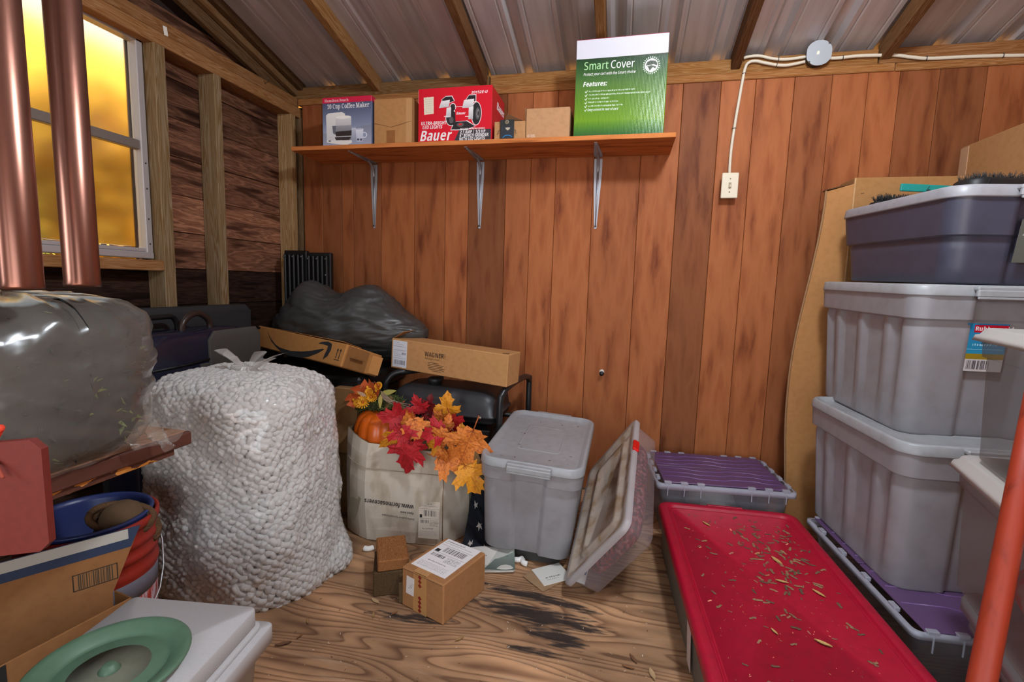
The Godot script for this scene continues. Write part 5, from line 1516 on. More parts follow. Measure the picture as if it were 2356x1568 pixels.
func tote(called: String, label: String, at: Vector3, rot: Vector3, s: Vector3, body_m: Material, lid_m: Material, clip := 0.42, group := "", lip := 0.775, ribs := true) -> Node3D:
	var t := thing(called, label, "storage bin", at, rot, group)
	part("body", tote_body(s.x, s.z, s.y, [clip], 0.86, lip, ribs), body_m, t)
	part("lid", tote_lid(s.x, s.z, s.y), lid_m, t)
	for e in [1, -1]:
		var hm := flat()
		var wv := s.x * clip
		hm.box(Vector3(wv, 0.014, 0.026), Vector3(0, s.y - 0.010, e * (s.z / 2 + 0.004)), 0.004)
		hm.box(Vector3(wv, 0.022, 0.014), Vector3(0, s.y - 0.024, e * (s.z / 2 + 0.013)), 0.004)
		hm.box(Vector3(wv * 0.98, 0.008, 0.007), Vector3(0, s.y - 0.037, e * (s.z / 2 + 0.016)), 0.002)
		part("handle_clip", hm.mesh(), lid_m, t)
	return t

func build_middle() -> void:
	var grey := tri_map(plainm(Color(0.59, 0.585, 0.60), 0.42), T["grime"], Vector3(2.2, 2.2, 2.2))
	var grey_lid := tri_map(plainm(Color(0.62, 0.63, 0.64), 0.4), T["grime"], Vector3(3, 3, 3), Vector3(0.2, 0.3, 0.1))
	mats["grey"] = grey
	mats["grey_lid"] = grey_lid
	tote("grey_tote", "grey lidded storage tote standing alone between the white carton and leaning clear bin", Vector3(-0.319, 0.060, 0.54), Vector3(2.7, -0.4, -3.1), Vector3(0.397, 0.388, 0.62), grey, grey_lid, 0.42)

	# generator
	var gx := Vector3(-0.79, 0, 0.32)
	var ge := thing("generator", "black portable generator in a tube frame under the long carton", "generator", gx)
	var tube := plainm(Color(0.12, 0.12, 0.125), 0.35)
	for hp in [[PackedVector3Array([Vector3(-0.51, 0.02, 0.50), Vector3(-0.51, 0.30, 0.50), Vector3(-0.508, 0.54, 0.50), Vector3(-0.500, 0.594, 0.485), Vector3(-0.486, 0.618, 0.44), Vector3(-0.47, 0.624, 0.30), Vector3(-0.455, 0.62, 0.18), Vector3(-0.45, 0.595, 0.135), Vector3(-0.45, 0.55, 0.12), Vector3(-0.45, 0.02, 0.12)])], [PackedVector3Array([Vector3(-1.10, 0.46, 0.43), Vector3(-1.10, 0.55, 0.43), Vector3(-1.09, 0.60, 0.425), Vector3(-1.06, 0.634, 0.40), Vector3(-1.0, 0.642, 0.36), Vector3(-0.93, 0.64, 0.25), Vector3(-0.93, 0.62, 0.14), Vector3(-0.93, 0.50, 0.12), Vector3(-0.93, 0.02, 0.12)])]]:
		var q := PackedVector3Array()
		for p in hp[0]:
			q.append(p - gx)
		part("frame_hoop", smooth().tube(arc(q, 5), 0.0145, 10).mesh(), tube, ge)
	for rr in [[Vector3(-1.0, 0.05, 0.12), Vector3(-0.45, 0.05, 0.12)], [Vector3(-1.0, 0.05, 0.45), Vector3(-0.51, 0.05, 0.5)], [Vector3(-0.93, 0.40, 0.12), Vector3(-0.45, 0.40, 0.12)], [Vector3(-0.505, 0.40, 0.49), Vector3(-0.45, 0.40, 0.13)], [Vector3(-1.0, 0.05, 0.45), Vector3(-1.0, 0.05, 0.12)], [Vector3(-0.51, 0.05, 0.5), Vector3(-0.45, 0.05, 0.12)]]:
		part("frame_bar", rod(rr[0] - gx, rr[1] - gx, 0.0125), tube, ge)
	var tank := smooth()
	var tr := []
	for q in [[0.445, 0.50, 0.30, 0.03], [0.452, 0.51, 0.31, 0.04], [0.470, 0.515, 0.315, 0.04], [0.474, 0.53, 0.33, 0.04], [0.482, 0.53, 0.33, 0.04], [0.486, 0.515, 0.315, 0.04], [0.54, 0.505, 0.305, 0.05], [0.566, 0.485, 0.285, 0.05], [0.580, 0.45, 0.25, 0.05], [0.586, 0.36, 0.18, 0.05]]:
		tr.append(rrect(q[1], q[2], q[3], q[0], func(s, u, _y): return 0.012 if s == 0 and (absf(u - 0.35) < 0.16) and q[0] > 0.49 and q[0] < 0.57 else 0.0, 22))
	tank.skin(tr)
	part("fuel_tank", tank.mesh(), plainm(Color(0.19, 0.19, 0.20), 0.45), ge, Vector3(-0.79, 0, 0.33) - gx)
	part("fuel_cap", smooth().lathe(PackedVector2Array([Vector2(0.030, 0.582), Vector2(0.030, 0.594), Vector2(0.036, 0.597), Vector2(0.035, 0.616), Vector2(0.028, 0.620), Vector2(0, 0.620)]), 24).mesh(), plainm(Color(0.14, 0.14, 0.145), 0.45), ge, Vector3(-0.87, 0, 0.36) - gx)
	part("tank_bolt", smooth().lathe(PackedVector2Array([Vector2(0.006, 0), Vector2(0.006, 0.004), Vector2(0, 0.005)]), 10).mesh(), plainm(Color(0.8, 0.72, 0.6), 0.4, 0.5), ge, Vector3(-0.60, 0.478, 0.495) - gx, Vector3(90, 0, 0))
	part("engine_block", bx(Vector3(0.38, 0.36, 0.28), Vector3(-0.76, 0.24, 0.31) - gx, 0.02), plainm(Color(0.05, 0.05, 0.052), 0.6), ge)
	part("control_panel", bx(Vector3(0.40, 0.17, 0.02), Vector3(-0.76, 0.33, 0.47) - gx, 0.004), plainm(Color(0.07, 0.07, 0.075), 0.5), ge)

	# long carton with the label
	var lc := thing("long_carton", "long light brown carton with a white shipping label, lying across the generator frame", "box", Vector3(-0.775, 0.642, 0.375), Vector3(-0.1, -11.3, -2.7))
	var cm := card(Color(0.74, 0.55, 0.36), 7)
	var s := Vector3(0.628, 0.145, 0.133)
	part("body", bx(s, Vector3(0, s.y / 2, 0), 0.003), cm, lc)
	part("open_flap", bx(Vector3(0.003, 0.075, 0.125), Vector3(0, 0.037, 0), 0.001), card(Color(0.64, 0.47, 0.31), 7), lc, Vector3(-0.314, s.y - 0.002, -0.003), Vector3(0, 0, -58))
	part("end_opening", bx(Vector3(0.002, 0.13, 0.118), Vector3(-0.3145, 0.073, 0), 0.0005), plainm(Color(0.12, 0.09, 0.07), 0.9), lc)
	part("corner_fold", bx(Vector3(0.03, 0.002, 0.02), Vector3.ZERO, 0.0005), card(Color(0.5, 0.36, 0.22), 7), lc, Vector3(0.29, s.y + 0.0015, 0.045), Vector3(0, 20, 4))
	part("tape", bx(Vector3(0.045, 0.143, 0.001), Vector3(0.311, 0.072, 0), 0.0003, Basis.from_euler(Vector3(0, PI / 2, 0))), plainm(Color(0.66, 0.49, 0.32), 0.3), lc)
	var lk := Ink.new(110, 180, Color(0.82, 0.83, 0.86))
	var dk := Color(0.3, 0.3, 0.32)
	for i in 7:
		lk.scribble(8, 12 + 12 * i + (18 if i > 2 else 0), [40, 80, 60, 88, 30, 70, 50][i], 3, Color(0.55, 0.55, 0.57), 200 + i)
	for yy in [40.0, 62.0, 118.0]:
		lk.rect(6, yy, 98, 1, dk)
	lk.bars(70, 78, 32, 14, dk, 33)
	lk.bars(14, 132, 84, 30, Color(0.15, 0.15, 0.16), 31)
	part("shipping_label", sheet(0.083, 0.130, 0.0006), lk.mat(0.5), lc, Vector3(-0.263, 0.073, s.z / 2))
	var ink := plainm(Color(0.26, 0.18, 0.12), 0.8)
	letters(lc, "brand_lettering", "WAGNER", 0.030, ink, Vector3(-0.120, 0.093, s.z / 2), Vector3.ZERO, true, false, 0.0, 0.82)
	letters(lc, "small_lettering", "Wallpaper & Paint", 0.010, ink, Vector3(-0.118, 0.073, s.z / 2))
	for i in 3:
		part("print_line", bx(Vector3(0.028, 0.0015, 0.0006), Vector3(-0.018, 0.103 - 0.007 * i, s.z / 2 + 0.0003), 0.0002), ink, lc)
	for i in 6:
		part("print_line", bx(Vector3([0.06, 0.085, 0.08, 0.09, 0.085, 0.05][i], 0.0022, 0.0006), Vector3([-0.07, -0.055, -0.06, -0.05, -0.052, -0.05][i], 0.055 - 0.0075 * i, s.z / 2 + 0.0003), 0.0002), ink, lc)

	# white bulging carton
	var wc := thing("white_carton", "battered bulging white carton, open at the top, full of autumn decorations", "box", Vector3(-0.87, 0, 0.63))
	var wo := Vector3(0.87, 0, -0.63)
	var wm := plainm(Color(0.80, 0.76, 0.70), 0.75)
	tri_map(wm, noise_tex(101, 0.009, ramp([0.0, Color(0.80, 0.77, 0.72), 0.35, Color(0.90, 0.88, 0.85), 0.5, Color(0.97, 0.96, 0.95), 1.0, Color(1, 1, 1)]), 4), Vector3(2.6, 1.1, 2.6))
	var plan := [Vector3(-1.12, 0, 0.735), Vector3(-1.08, 0, 0.762), Vector3(-1.03, 0, 0.787), Vector3(-0.99, 0, 0.800), Vector3(-0.67, 0, 0.765), Vector3(-0.598, 0, 0.64), Vector3(-0.612, 0, 0.50), Vector3(-1.12, 0, 0.49)]
	var tops := [0.452, 0.438, 0.424, 0.415, 0.398, 0.385, 0.40, 0.44]
	var wring := []
	for lv in 9:
		var ring := PackedVector3Array()
		for i in plan.size():
			var t := lv / 8.0
			var top: float = tops[i]
			var y := 0.003 + (top - 0.003) * t
			var p: Vector3 = plan[i]
			var bulge := 0.018 * sin(t * PI) * (1.0 if i > 0 and i < 4 else 0.2)
			if i < 4:
				bulge -= 0.014 * smoothstep(0.78, 1.0, t)
			var crease := -0.004 if lv == 6 else 0.0
			ring.append(Vector3(p.x, y, p.z + bulge + crease) + wo)
		wring.append(ring)
	var wall := smooth()
	wall.sg(false)
	wall.skin(wring, true, true, false)
	# inside faces, a little smaller
	var inner := []
	for lv in [8, 5, 0]:
		var ring := PackedVector3Array()
		var src: PackedVector3Array = wring[lv]
		for p in src:
			ring.append(Vector3(p.x * 0.985, p.y - (0.0 if lv == 8 else -0.004), p.z * 0.97))
		inner.append(ring)
	part("wall", wall.mesh(), wm, wc)
	part("inside", flat().skin([wring[8], inner[0], inner[1], inner[2]], true, false, true).mesh(), card(Color(0.46, 0.38, 0.28), 8), wc)
	part("edge", smooth().tube(PackedVector3Array([wring[0][4], wring[2][4], wring[4][4], wring[6][4], wring[8][4]]), 0.0022, 6).mesh(), plainm(Color(0.55, 0.45, 0.33), 0.8), wc)
	var crl := PackedVector3Array()
	for i in [0, 1, 2, 3, 4]:
		crl.append(wring[6][i] + Vector3(0, 0.004, 0.003))
	part("crease", smooth().tube(crl, 0.0018, 6).mesh(), plainm(Color(0.66, 0.60, 0.52), 0.8), wc)
	part("brown_flap", bx(Vector3(0.11, 0.13, 0.003), Vector3(0.03, -0.065, 0), 0.001), card(Color(0.70, 0.53, 0.36), 8), wc, Vector3(-0.625, 0.385, 0.735) + wo, Vector3(4, 38, 22))
	# print on the right half of the front, upside down
	var dkm := plainm(Color(0.22, 0.20, 0.19), 0.75)
	# points on that face at height y, a metres along it from its left edge
	var face := func(a: float, y: float) -> Vector3:
		var t := y / 0.405
		var l := Vector3(-0.99, y, 0.800 + 0.018 * sin(t * PI))
		var r := Vector3(-0.67, y, 0.765 + 0.0036 * sin(t * PI))
		return l.lerp(r, a / 0.322) + wo + Vector3(0, 0, 0.004)
	letters(wc, "web_lettering", "www.formosacovers", 0.027, dkm, face.call(0.205, 0.166), Vector3(3, 7.5, 180 - 4.0), true, false, 0.0, 0.78)
	letters(wc, "small_lettering", "Open Here", 0.011, dkm, face.call(0.205, 0.138), Vector3(3, 7.5, 180 - 4.0), true)
	letters(wc, "small_lettering", "Quality outdoor furniture covers", 0.0105, dkm, face.call(0.208, 0.112), Vector3(3, 7.5, 180 - 5.0), false, false, 0.0, 0.9)
	part("shipping_label", sheet(0.088, 0.155, 0.0008), label_print(120, 210, 60, Color(0.80, 0.75, 0.69)), wc, face.call(0.268, 0.115), Vector3(-3, 7.0, 0))
	part("tape_stain", sheet(0.06, 0.12, 0.0006), plainm(Color(0.62, 0.58, 0.50), 0.45), wc, Vector3(-1.055, 0.14, 0.792) + wo, Vector3(-2, -27, -22))

	# brown carton behind
	carton("brown_carton", "plain brown carton peeping out between the peanut bag and the pumpkin", Vector3(0.11, 0.30, 0.16), Vector3(-1.178, 0.0, 0.57), Vector3.ZERO, Color(0.58, 0.44, 0.29), 9).position.y = 0.302
	var lift := thing("lower_carton", "brown carton under the small carton beside the peanut bag", "box", Vector3(-1.178, 0, 0.57))
	part("body", bx(Vector3(0.10, 0.30, 0.15), Vector3(0, 0.15, 0), 0.004), card(Color(0.5, 0.38, 0.25), 9), lift)

	# pumpkin
	var pk := thing("pumpkin", "orange artificial pumpkin in the white carton", "pumpkin", Vector3(-0.985, 0.300, 0.635))
	var pm := smooth()
	pm.grid(func(u, v):
		var a: float = -u * TAU
		var t: float = v * PI
		var rib: float = 1.0 - 0.055 * pow(absf(cos(a * 7.0)), 5.0)
		var rr: float = 0.140 * pow(sin(t), 0.8) * rib
		var y: float = 0.125 - cos(t) * 0.122 * (1.0 - 0.16 * pow(sin(t * 0.5 + PI / 2 * 0.0), 18.0) * 2.0)
		return Vector3(cos(a) * rr, y, sin(a) * rr), 112, 26)
	part("flesh", pm.mesh(), tri_map(plainm(Color(0.80, 0.36, 0.08), 0.3), T["grime"], Vector3(3, 3, 3)), pk)
	part("stem", smooth().tube(arc(PackedVector3Array([Vector3(0, 0.215, 0), Vector3(0.004, 0.25, 0.0), Vector3(0.02, 0.275, -0.01)])), 0.016, 8, 0.011).mesh(), plainm(Color(0.42, 0.34, 0.18), 0.8), pk)

	# flower arrangement
	var fl := thing("flower_arrangement", "orange and yellow artificial flowers on green moss above the pumpkin", "flower arrangement", Vector3(-1.055, 0.50, 0.60))
	var fo := Vector3(1.055, -0.50, -0.60)
	var moss := MultiMesh.new()
	moss.transform_format = MultiMesh.TRANSFORM_3D
	moss.use_colors = true
	var strand := smooth()
	strand.tube(arc(PackedVector3Array([Vector3(-0.5, 0, 0), Vector3(-0.15, 0.16, 0.05), Vector3(0.2, 0.1, -0.1), Vector3(0.5, -0.1, 0.05)]), 3), 0.035, 4)
	moss.mesh = strand.mesh()
	moss.instance_count = 900
	for i in 900:
		var d := Vector3(rng.randfn(), rng.randfn(), rng.randfn()).normalized()
		var p := d * Vector3(0.135, 0.042, 0.07) * pow(rng.randf(), 0.3)
		moss.set_instance_transform(i, Transform3D(Basis.from_euler(Vector3(rng.randf() * 6, rng.randf() * 6, rng.randf() * 6)).scaled(Vector3.ONE * rng.randf_range(0.03, 0.055)), p + Vector3(0.0, 0.035, 0.0)))
		moss.set_instance_color(i, (Color(0.36, 0.42, 0.20) * rng.randf_range(0.6, 1.15)).srgb_to_linear())
	var mo := MultiMeshInstance3D.new()
	mo.name = "moss"
	mo.multimesh = moss
	var mom := plainm(Color.WHITE, 0.9)
	mom.vertex_color_use_as_albedo = true
	mo.material_override = mom
	fl.add_child(mo)
	stuff(mo)
	part("moss_core", smooth().grid(func(u, v): return Vector3(cos(-u * TAU) * sin(v * PI) * 0.12, 0.035 - cos(v * PI) * 0.034, sin(-u * TAU) * sin(v * PI) * 0.06), 20, 10).mesh(), plainm(Color(0.2, 0.22, 0.11), 0.95), fl)
	var orange := plainm(Color(0.78, 0.36, 0.16), 0.7)
	var yellow := plainm(Color(0.88, 0.62, 0.10), 0.7)
	for q in [[-1.095, 0.590, 0.675, 0.038], [-1.060, 0.615, 0.66, 0.034], [-1.012, 0.608, 0.67, 0.036], [-1.112, 0.566, 0.69, 0.032]]:
		var fw := Node3D.new()
		fw.name = "orange_flower"
		fl.add_child(fw, true)
		fw.position = Vector3(q[0], q[1], q[2]) + fo
		fw.rotation_degrees = Vector3(rng.randf_range(-40, 30), rng.randf_range(-30, 30), rng.randf_range(0, 90))
		for k in 4:
			var pt := flat()
			pt.grid(func(u, v): return Vector3((u - 0.5) * (0.5 + 0.7 * v), v * 1.0, 0.35 * v * v + 0.18 * pow(u - 0.5, 2.0)) * q[3], 5, 4)
			part("petal", pt.mesh(), orange, fw, Vector3.ZERO, Vector3(0, 0, 90 * k + rng.randf_range(-8, 8)))
		part("flower_eye", smooth().lathe(PackedVector2Array([Vector2(0.006, 0), Vector2(0.008, 0.006), Vector2(0, 0.01)]), 10).mesh(), yellow, fw, Vector3(0, 0, 0.002), Vector3(90, 0, 0))
	for q in [[-1.062, 0.560, 0.70, 0.030], [-1.022, 0.588, 0.70, 0.026], [-1.085, 0.553, 0.70, 0.020], [-1.045, 0.600, 0.68, 0.018], [-1.005, 0.628, 0.67, 0.018]]:
		var fw := Node3D.new()
		fw.name = "yellow_daisy"
		fl.add_child(fw, true)
		fw.position = Vector3(q[0], q[1], q[2]) + fo
		fw.rotation_degrees = Vector3(rng.randf_range(-35, 15), rng.randf_range(-25, 25), 0)
		var pet := flat()
		for rw in 2:
			for k in 16:
				var a := TAU * k / 16.0 + rw * 0.2
				var r0: float = q[3] * (1.0 - 0.3 * rw)
				var dx := Vector3(cos(a), sin(a), 0)
				var dy := Vector3(-sin(a), cos(a), 0)
				pet.quado(dx * 0.005 - dy * 0.0015, dx * r0 - dy * 0.0028 + Vector3(0, 0, 0.004 + 0.006 * rw), dx * r0 + dy * 0.0028 + Vector3(0, 0, 0.004 + 0.006 * rw), dx * 0.005 + dy * 0.0015, Vector3.BACK)
		part("petal_ring", pet.mesh(), yellow, fw)
		part("flower_eye", smooth().lathe(PackedVector2Array([Vector2(0.007, 0), Vector2(0.006, 0.005), Vector2(0, 0.007)]), 10).mesh(), plainm(Color(0.75, 0.42, 0.08), 0.8), fw, Vector3(0, 0, 0.003), Vector3(90, 0, 0))
	for q in [[-0.985, 0.600, 0.69, -75.0, 0.075, Color(0.58, 0.55, 0.26)], [-0.985, 0.598, 0.69, -175.0, 0.062, Color(0.66, 0.60, 0.30)], [-1.035, 0.592, 0.72, 70.0, 0.05, Color(0.72, 0.58, 0.46)]]:
		var lf := flat()
		lf.poly(PackedVector2Array([Vector2(0, 0), Vector2(0.14, 0.25), Vector2(0.15, 0.5), Vector2(0.08, 0.8), Vector2(0, 1), Vector2(-0.08, 0.8), Vector2(-0.15, 0.5), Vector2(-0.14, 0.25)]) * Transform2D().scaled(Vector2.ONE * float(q[4])), 0.001)
		part("leaf", lf.mesh(), plainm(q[5], 0.7), fl, Vector3(q[0], q[1], q[2]) + fo, Vector3(-15, 0, q[3]))
	for k in 7:
		var e := Vector3(-0.90 + 0.013 * k, 0.545 + 0.012 * (k % 3), 0.70)
		part("berry_stem", smooth().tube(arc(PackedVector3Array([Vector3(-0.99, 0.61, 0.68) + fo, Vector3(-0.95, 0.595 - 0.004 * k, 0.70) + fo, e + fo])), 0.0012, 5).mesh(), plainm(Color(0.62, 0.52, 0.46), 0.7), fl)
		part("berry", smooth().lathe(PackedVector2Array([Vector2(0.0, -0.004), Vector2(0.0035, -0.002), Vector2(0.004, 0.001), Vector2(0.0, 0.004)]), 8).mesh(), plainm(Color(0.72, 0.24, 0.14), 0.4), fl, e + fo + Vector3(0, 0.008, 0))

	# maple leaf garland
	var ga := thing("leaf_garland", "garland of red and orange maple leaves spilling over the white carton's rim", "garland", Vector3(-0.74, 0.40, 0.76))
	var go := Vector3(0.74, -0.40, -0.76)
	var colr := {"r": Color(0.74, 0.09, 0.14), "d": Color(0.44, 0.045, 0.07), "y": Color(0.90, 0.60, 0.10), "o": Color(0.90, 0.53, 0.20), "b": Color(0.42, 0.34, 0.16)}
	var lm := {}
	for k in colr:
		var m := tri_map(plainm(colr[k], 0.6), noise_tex(120 + lm.size(), 0.02, ramp([0.0, Color(0.72, 0.5, 0.5), 0.45, Color(0.95, 0.95, 0.95), 0.7, Color(1, 1, 1), 1.0, Color(1.0, 0.85, 0.7)]), 3, 256), Vector3(12, 12, 12))
		m.backlight_enabled = true
		m.backlight = Color(0.25, 0.25, 0.25)
		lm[k] = m
	var L := [["r",-0.898,0.525,0.740,0.120,-80],["r",-0.810,0.568,0.680,0.088,-20],["d",-0.762,0.582,0.660,0.062,10],["y",-0.690,0.569,0.680,0.112,0],["o",-0.839,0.490,0.740,0.104,0],["o",-0.778,0.493,0.770,0.109,170],["d",-0.768,0.532,0.700,0.094,-70],["d",-0.737,0.508,0.700,0.090,40],["r",-0.692,0.494,0.780,0.107,-110],["r",-0.612,0.513,0.740,0.115,130],["y",-0.875,0.451,0.800,0.091,-125],["r",-0.809,0.475,0.820,0.106,170],["r",-0.796,0.396,0.840,0.147,192],["r",-0.744,0.437,0.830,0.071,120],["o",-0.657,0.473,0.800,0.106,-140],["y",-0.697,0.449,0.820,0.078,-90],["o",-0.558,0.452,0.800,0.176,200],["o",-0.621,0.380,0.800,0.133,110],["y",-0.541,0.324,0.800,0.139,150],["o",-0.652,0.405,0.820,0.075,185],["o",-0.658,0.522,0.730,0.070,10],["y",-0.594,0.491,0.770,0.076,0],["d",-0.598,0.402,0.780,0.058,60],["b",-0.760,0.497,0.720,0.064,60],["d",-0.72,0.47,0.74,0.09,200],["o",-0.70,0.53,0.70,0.08,-40],["d",-0.84,0.46,0.77,0.08,150]]
	var i := 0
	for q in L:
		var sz: float = q[4] * 1.02
		var a := deg_to_rad(-float(q[5]))
		var dirv := Vector3(-sin(a), cos(a), 0)
		var at := Vector3(q[1], q[2], q[3] + 0.012 * (i % 3)) - dirv * sz * 0.42 + go
		var rt := Vector3(rng.randf_range(-28, 22), rng.randf_range(-32, 32), rad_to_deg(a))
		var bs := Basis.from_euler(Vector3(0, deg_to_rad(8), 0)) * Basis(Vector3(0, 0, 1), a) * Basis.from_euler(Vector3(deg_to_rad(rt.x), deg_to_rad(rt.y), 0))
		var lf := part("leaf", maple(sz, 300 + i, rng.randf_range(0.3, 0.9)), lm[q[0]], ga)
		lf.transform = Transform3D(bs, at)
		var vn := part("vein", vein_mesh(sz), plainm((colr[q[0]] as Color) * Color(0.72, 0.6, 0.6), 0.7), lf)
		i += 1
	part("vine", smooth().tube(arc(PackedVector3Array([Vector3(-0.93, 0.52, 0.70) + go, Vector3(-0.85, 0.50, 0.73) + go, Vector3(-0.76, 0.53, 0.68) + go, Vector3(-0.69, 0.53, 0.70) + go, Vector3(-0.63, 0.48, 0.76) + go, Vector3(-0.62, 0.43, 0.79) + go, Vector3(-0.58, 0.36, 0.79) + go])), 0.0025, 6).mesh(), plainm(Color(0.34, 0.26, 0.18), 0.8), ga)

	# star-printed cloth, papers, rubble round the grey tote
	var kk := Ink.new(256, 256, Color(0.11, 0.125, 0.16))
	for q in [[40, 40, 17], [120, 30, 16], [200, 60, 18], [70, 105, 18], [155, 110, 19], [30, 170, 17], [112, 175, 20], [205, 165, 18], [170, 225, 18], [70, 232, 17], [235, 110, 14]]:
		var st := PackedVector2Array()
		for k in 10:
			var rr: float = q[2] if k % 2 == 0 else q[2] * 0.42
			st.append(Vector2(q[0] + sin(TAU * k / 10.0) * rr, q[1] - cos(TAU * k / 10.0) * rr))
		kk.shape(st, Color(0.80, 0.77, 0.73))
	var fs := FastNoiseLite.new()
	fs.seed = 8
	fs.frequency = 5.0
	var sb := thing("starred_sack", "dark navy sack printed with white stars, crumpled between the white carton and grey tote", "sack", Vector3(-0.53, 0, 0.68))
	var sm := kk.mat(0.7)
	part("cloth", smooth().grid(func(u, v):
		var x: float = -0.075 + 0.20 * u + 0.03 * v
		var z: float = -0.14 + 0.27 * v
		var y: float = 0.20 * pow(1.0 - v, 1.3) * (1.0 - 0.5 * u) + 0.022 + 0.018 * fs.get_noise_2d(u * 3.0, v * 3.0)
		return Vector3(x, maxf(y, 0.004), z), 18, 22).mesh(), sm, sb)
	part("underside", bx(Vector3(0.19, 0.02, 0.22), Vector3(0.03, 0.0105, 0.01), 0.008), plainm(Color(0.12, 0.13, 0.16), 0.8), sb)
	var paper := plainm(Color(0.82, 0.80, 0.76), 0.7)
	var mg := thing("folded_magazine", "folded glossy magazine with a green-grey cover lying beside the small parcel", "magazine", Vector3(-0.435, 0.001, 0.845), Vector3(0, 14, 2))
	var mk := Ink.new(128, 96, Color(0.74, 0.74, 0.71))
	mk.shape(PackedVector2Array([Vector2(40, 0), Vector2(128, 0), Vector2(128, 80), Vector2(70, 50)]), Color(0.36, 0.40, 0.38), Color(0.52, 0.56, 0.52))
	mk.shape(PackedVector2Array([Vector2(0, 30), Vector2(50, 20), Vector2(80, 90), Vector2(0, 96)]), Color(0.86, 0.85, 0.82))
	mk.scribble(10, 60, 40, 3, Color(0.3, 0.3, 0.3), 3)
	part("pages", bx(Vector3(0.17, 0.016, 0.10), Vector3(0, 0.009, 0), 0.006), paper, mg)
	part("cover", smooth().grid(func(u, v): return Vector3(-0.086 + 0.172 * u, 0.0185 + 0.026 * pow(1.0 - v, 2.0) + 0.004 * sin(u * 6.0), -0.06 + 0.112 * v), 10, 8).mesh(), mk.mat(0.35), mg)
	var pcm := card(Color(0.62, 0.50, 0.38), 10)
	lone("cardboard_scrap", bx(Vector3(0.13, 0.004, 0.11), Vector3.ZERO, 0.001), pcm, "scrap of brown cardboard on the floor under the front of the grey tote", "cardboard", Vector3(-0.225, 0.004, 0.865), Vector3(1.5, 52, 0))
	var ep := thing("envelope", "white printed envelope lying on the cardboard scrap under the grey tote", "envelope", Vector3(-0.205, 0.0065, 0.845), Vector3(3, 38, 0))
	var ek := Ink.new(96, 80, Color(0.83, 0.82, 0.79))
	ek.scribble(20, 50, 50, 4, Color(0.25, 0.25, 0.27), 11); ek.scribble(20, 60, 40, 3, Color(0.5, 0.5, 0.5), 12)
	part("paper", bx(Vector3(0.12, 0.003, 0.10), Vector3(0, 0.0015, 0), 0.001), paper, ep)
	part("printed_face", sheet(0.118, 0.098, 0.0004), ek.mat(0.5), ep, Vector3(0, 0.003, 0), Vector3(-90, 0, 0))
	var bk := thing("blue_leaflet", "white leaflet with a blue block standing between the grey tote and clear bin", "leaflet", Vector3(-0.105, 0.001, 0.86), Vector3(0, -18, 0))
	var bki := Ink.new(40, 96, Color(0.83, 0.82, 0.80))
	bki.rect(14, 10, 24, 60, Color(0.22, 0.30, 0.5))
	for q in 8:
		bki.scribble(4, 4 + q * 4, 34, 2, Color(0.5, 0.5, 0.52), 77 + q)
	part("paper", bx(Vector3(0.05, 0.12, 0.004), Vector3(0, 0.06, 0), 0.001), paper, bk, Vector3.ZERO, Vector3(-38, 0, 0))
	part("printed_face", sheet(0.048, 0.118, 0.0004), bki.mat(0.5), bk, Vector3(0, 0.048, -0.0345), Vector3(-38, 0, 0))
	var prop := thing("newspaper_bundle", "crumpled grey newspaper bundle squashed under the grey tote", "newspaper", Vector3(-0.33, 0, 0.53))
	part("bundle", smooth().grid(func(u, v): return Vector3(-0.14 + 0.28 * u, maxf(0.0, 0.060 * sin(clampf(u, 0.02, 0.98) * PI) * sin(clampf(v, 0.02, 0.98) * PI) * 1.0), -0.22 + 0.46 * v), 12, 16).mesh(), plainm(Color(0.4, 0.39, 0.37), 0.9), prop)
	var rk := thing("broken_block", "broken lump of tan concrete between the white carton and grey tote", "concrete", Vector3(-0.545, 0.0, 0.50))
	var rf := flat()
	var fr := FastNoiseLite.new()
	fr.seed = 4
	fr.frequency = 14.0
	rf.grid(func(u, v):
		var a: float = -u * TAU
		var d := Vector3(cos(a) * sin(v * PI), -cos(v * PI), sin(a) * sin(v * PI))
		return d * 0.07 * (1.0 + 0.35 * fr.get_noise_3dv(d * 0.12)) + Vector3(0, 0.07 + 0.11, 0), 10, 7)
	part("lump", rf.mesh(), tri_map(plainm(Color(0.42, 0.38, 0.31), 0.95), T["grime"], Vector3(8, 8, 8)), rk)
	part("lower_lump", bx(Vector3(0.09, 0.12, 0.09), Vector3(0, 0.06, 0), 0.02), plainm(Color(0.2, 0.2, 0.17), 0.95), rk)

	# wood offcuts
	var b1 := thing("lower_offcut", "dark weathered wooden offcut standing on the floor beside the small parcel", "wood block", Vector3(-0.768, 0.0, 1.045), Vector3(0, 26, 0))
	part("block", bx(Vector3(0.10, 0.088, 0.145), Vector3(0, 0.044, 0), 0.004), wood(2, Color(0.36, 0.30, 0.23), "lumber", 2, 1.2, 6.0), b1)
	var b2 := thing("upper_offcut", "brown wooden offcut resting tilted on the darker block beside the small parcel", "wood block", Vector3(-0.762, 0.089, 1.03), Vector3(0, 30, -1))
	part("block", bx(Vector3(0.105, 0.040, 0.165), Vector3(0, 0.020, 0), 0.004), wood(2, Color(0.62, 0.44, 0.29), "lumber", 4, 1.0, 6.0), b2)
	var b3 := thing("grey_offcut", "grey split offcut leaning against the stacked wooden blocks", "wood block", Vector3(-0.690, 0.0, 1.09), Vector3(0, 26, 0))
	part("block", bx(Vector3(0.03, 0.075, 0.10), Vector3(0, 0.038, 0), 0.003), wood(2, Color(0.42, 0.36, 0.28), "lumber", 1, 1.2, 6.0), b3)

	# small shipping box
	var sx := thing("small_parcel", "small taped brown parcel with a big white shipping label on top, on the bare floor", "box", Vector3(-0.547, 0.0, 1.065), Vector3(0, -19.7, 0))
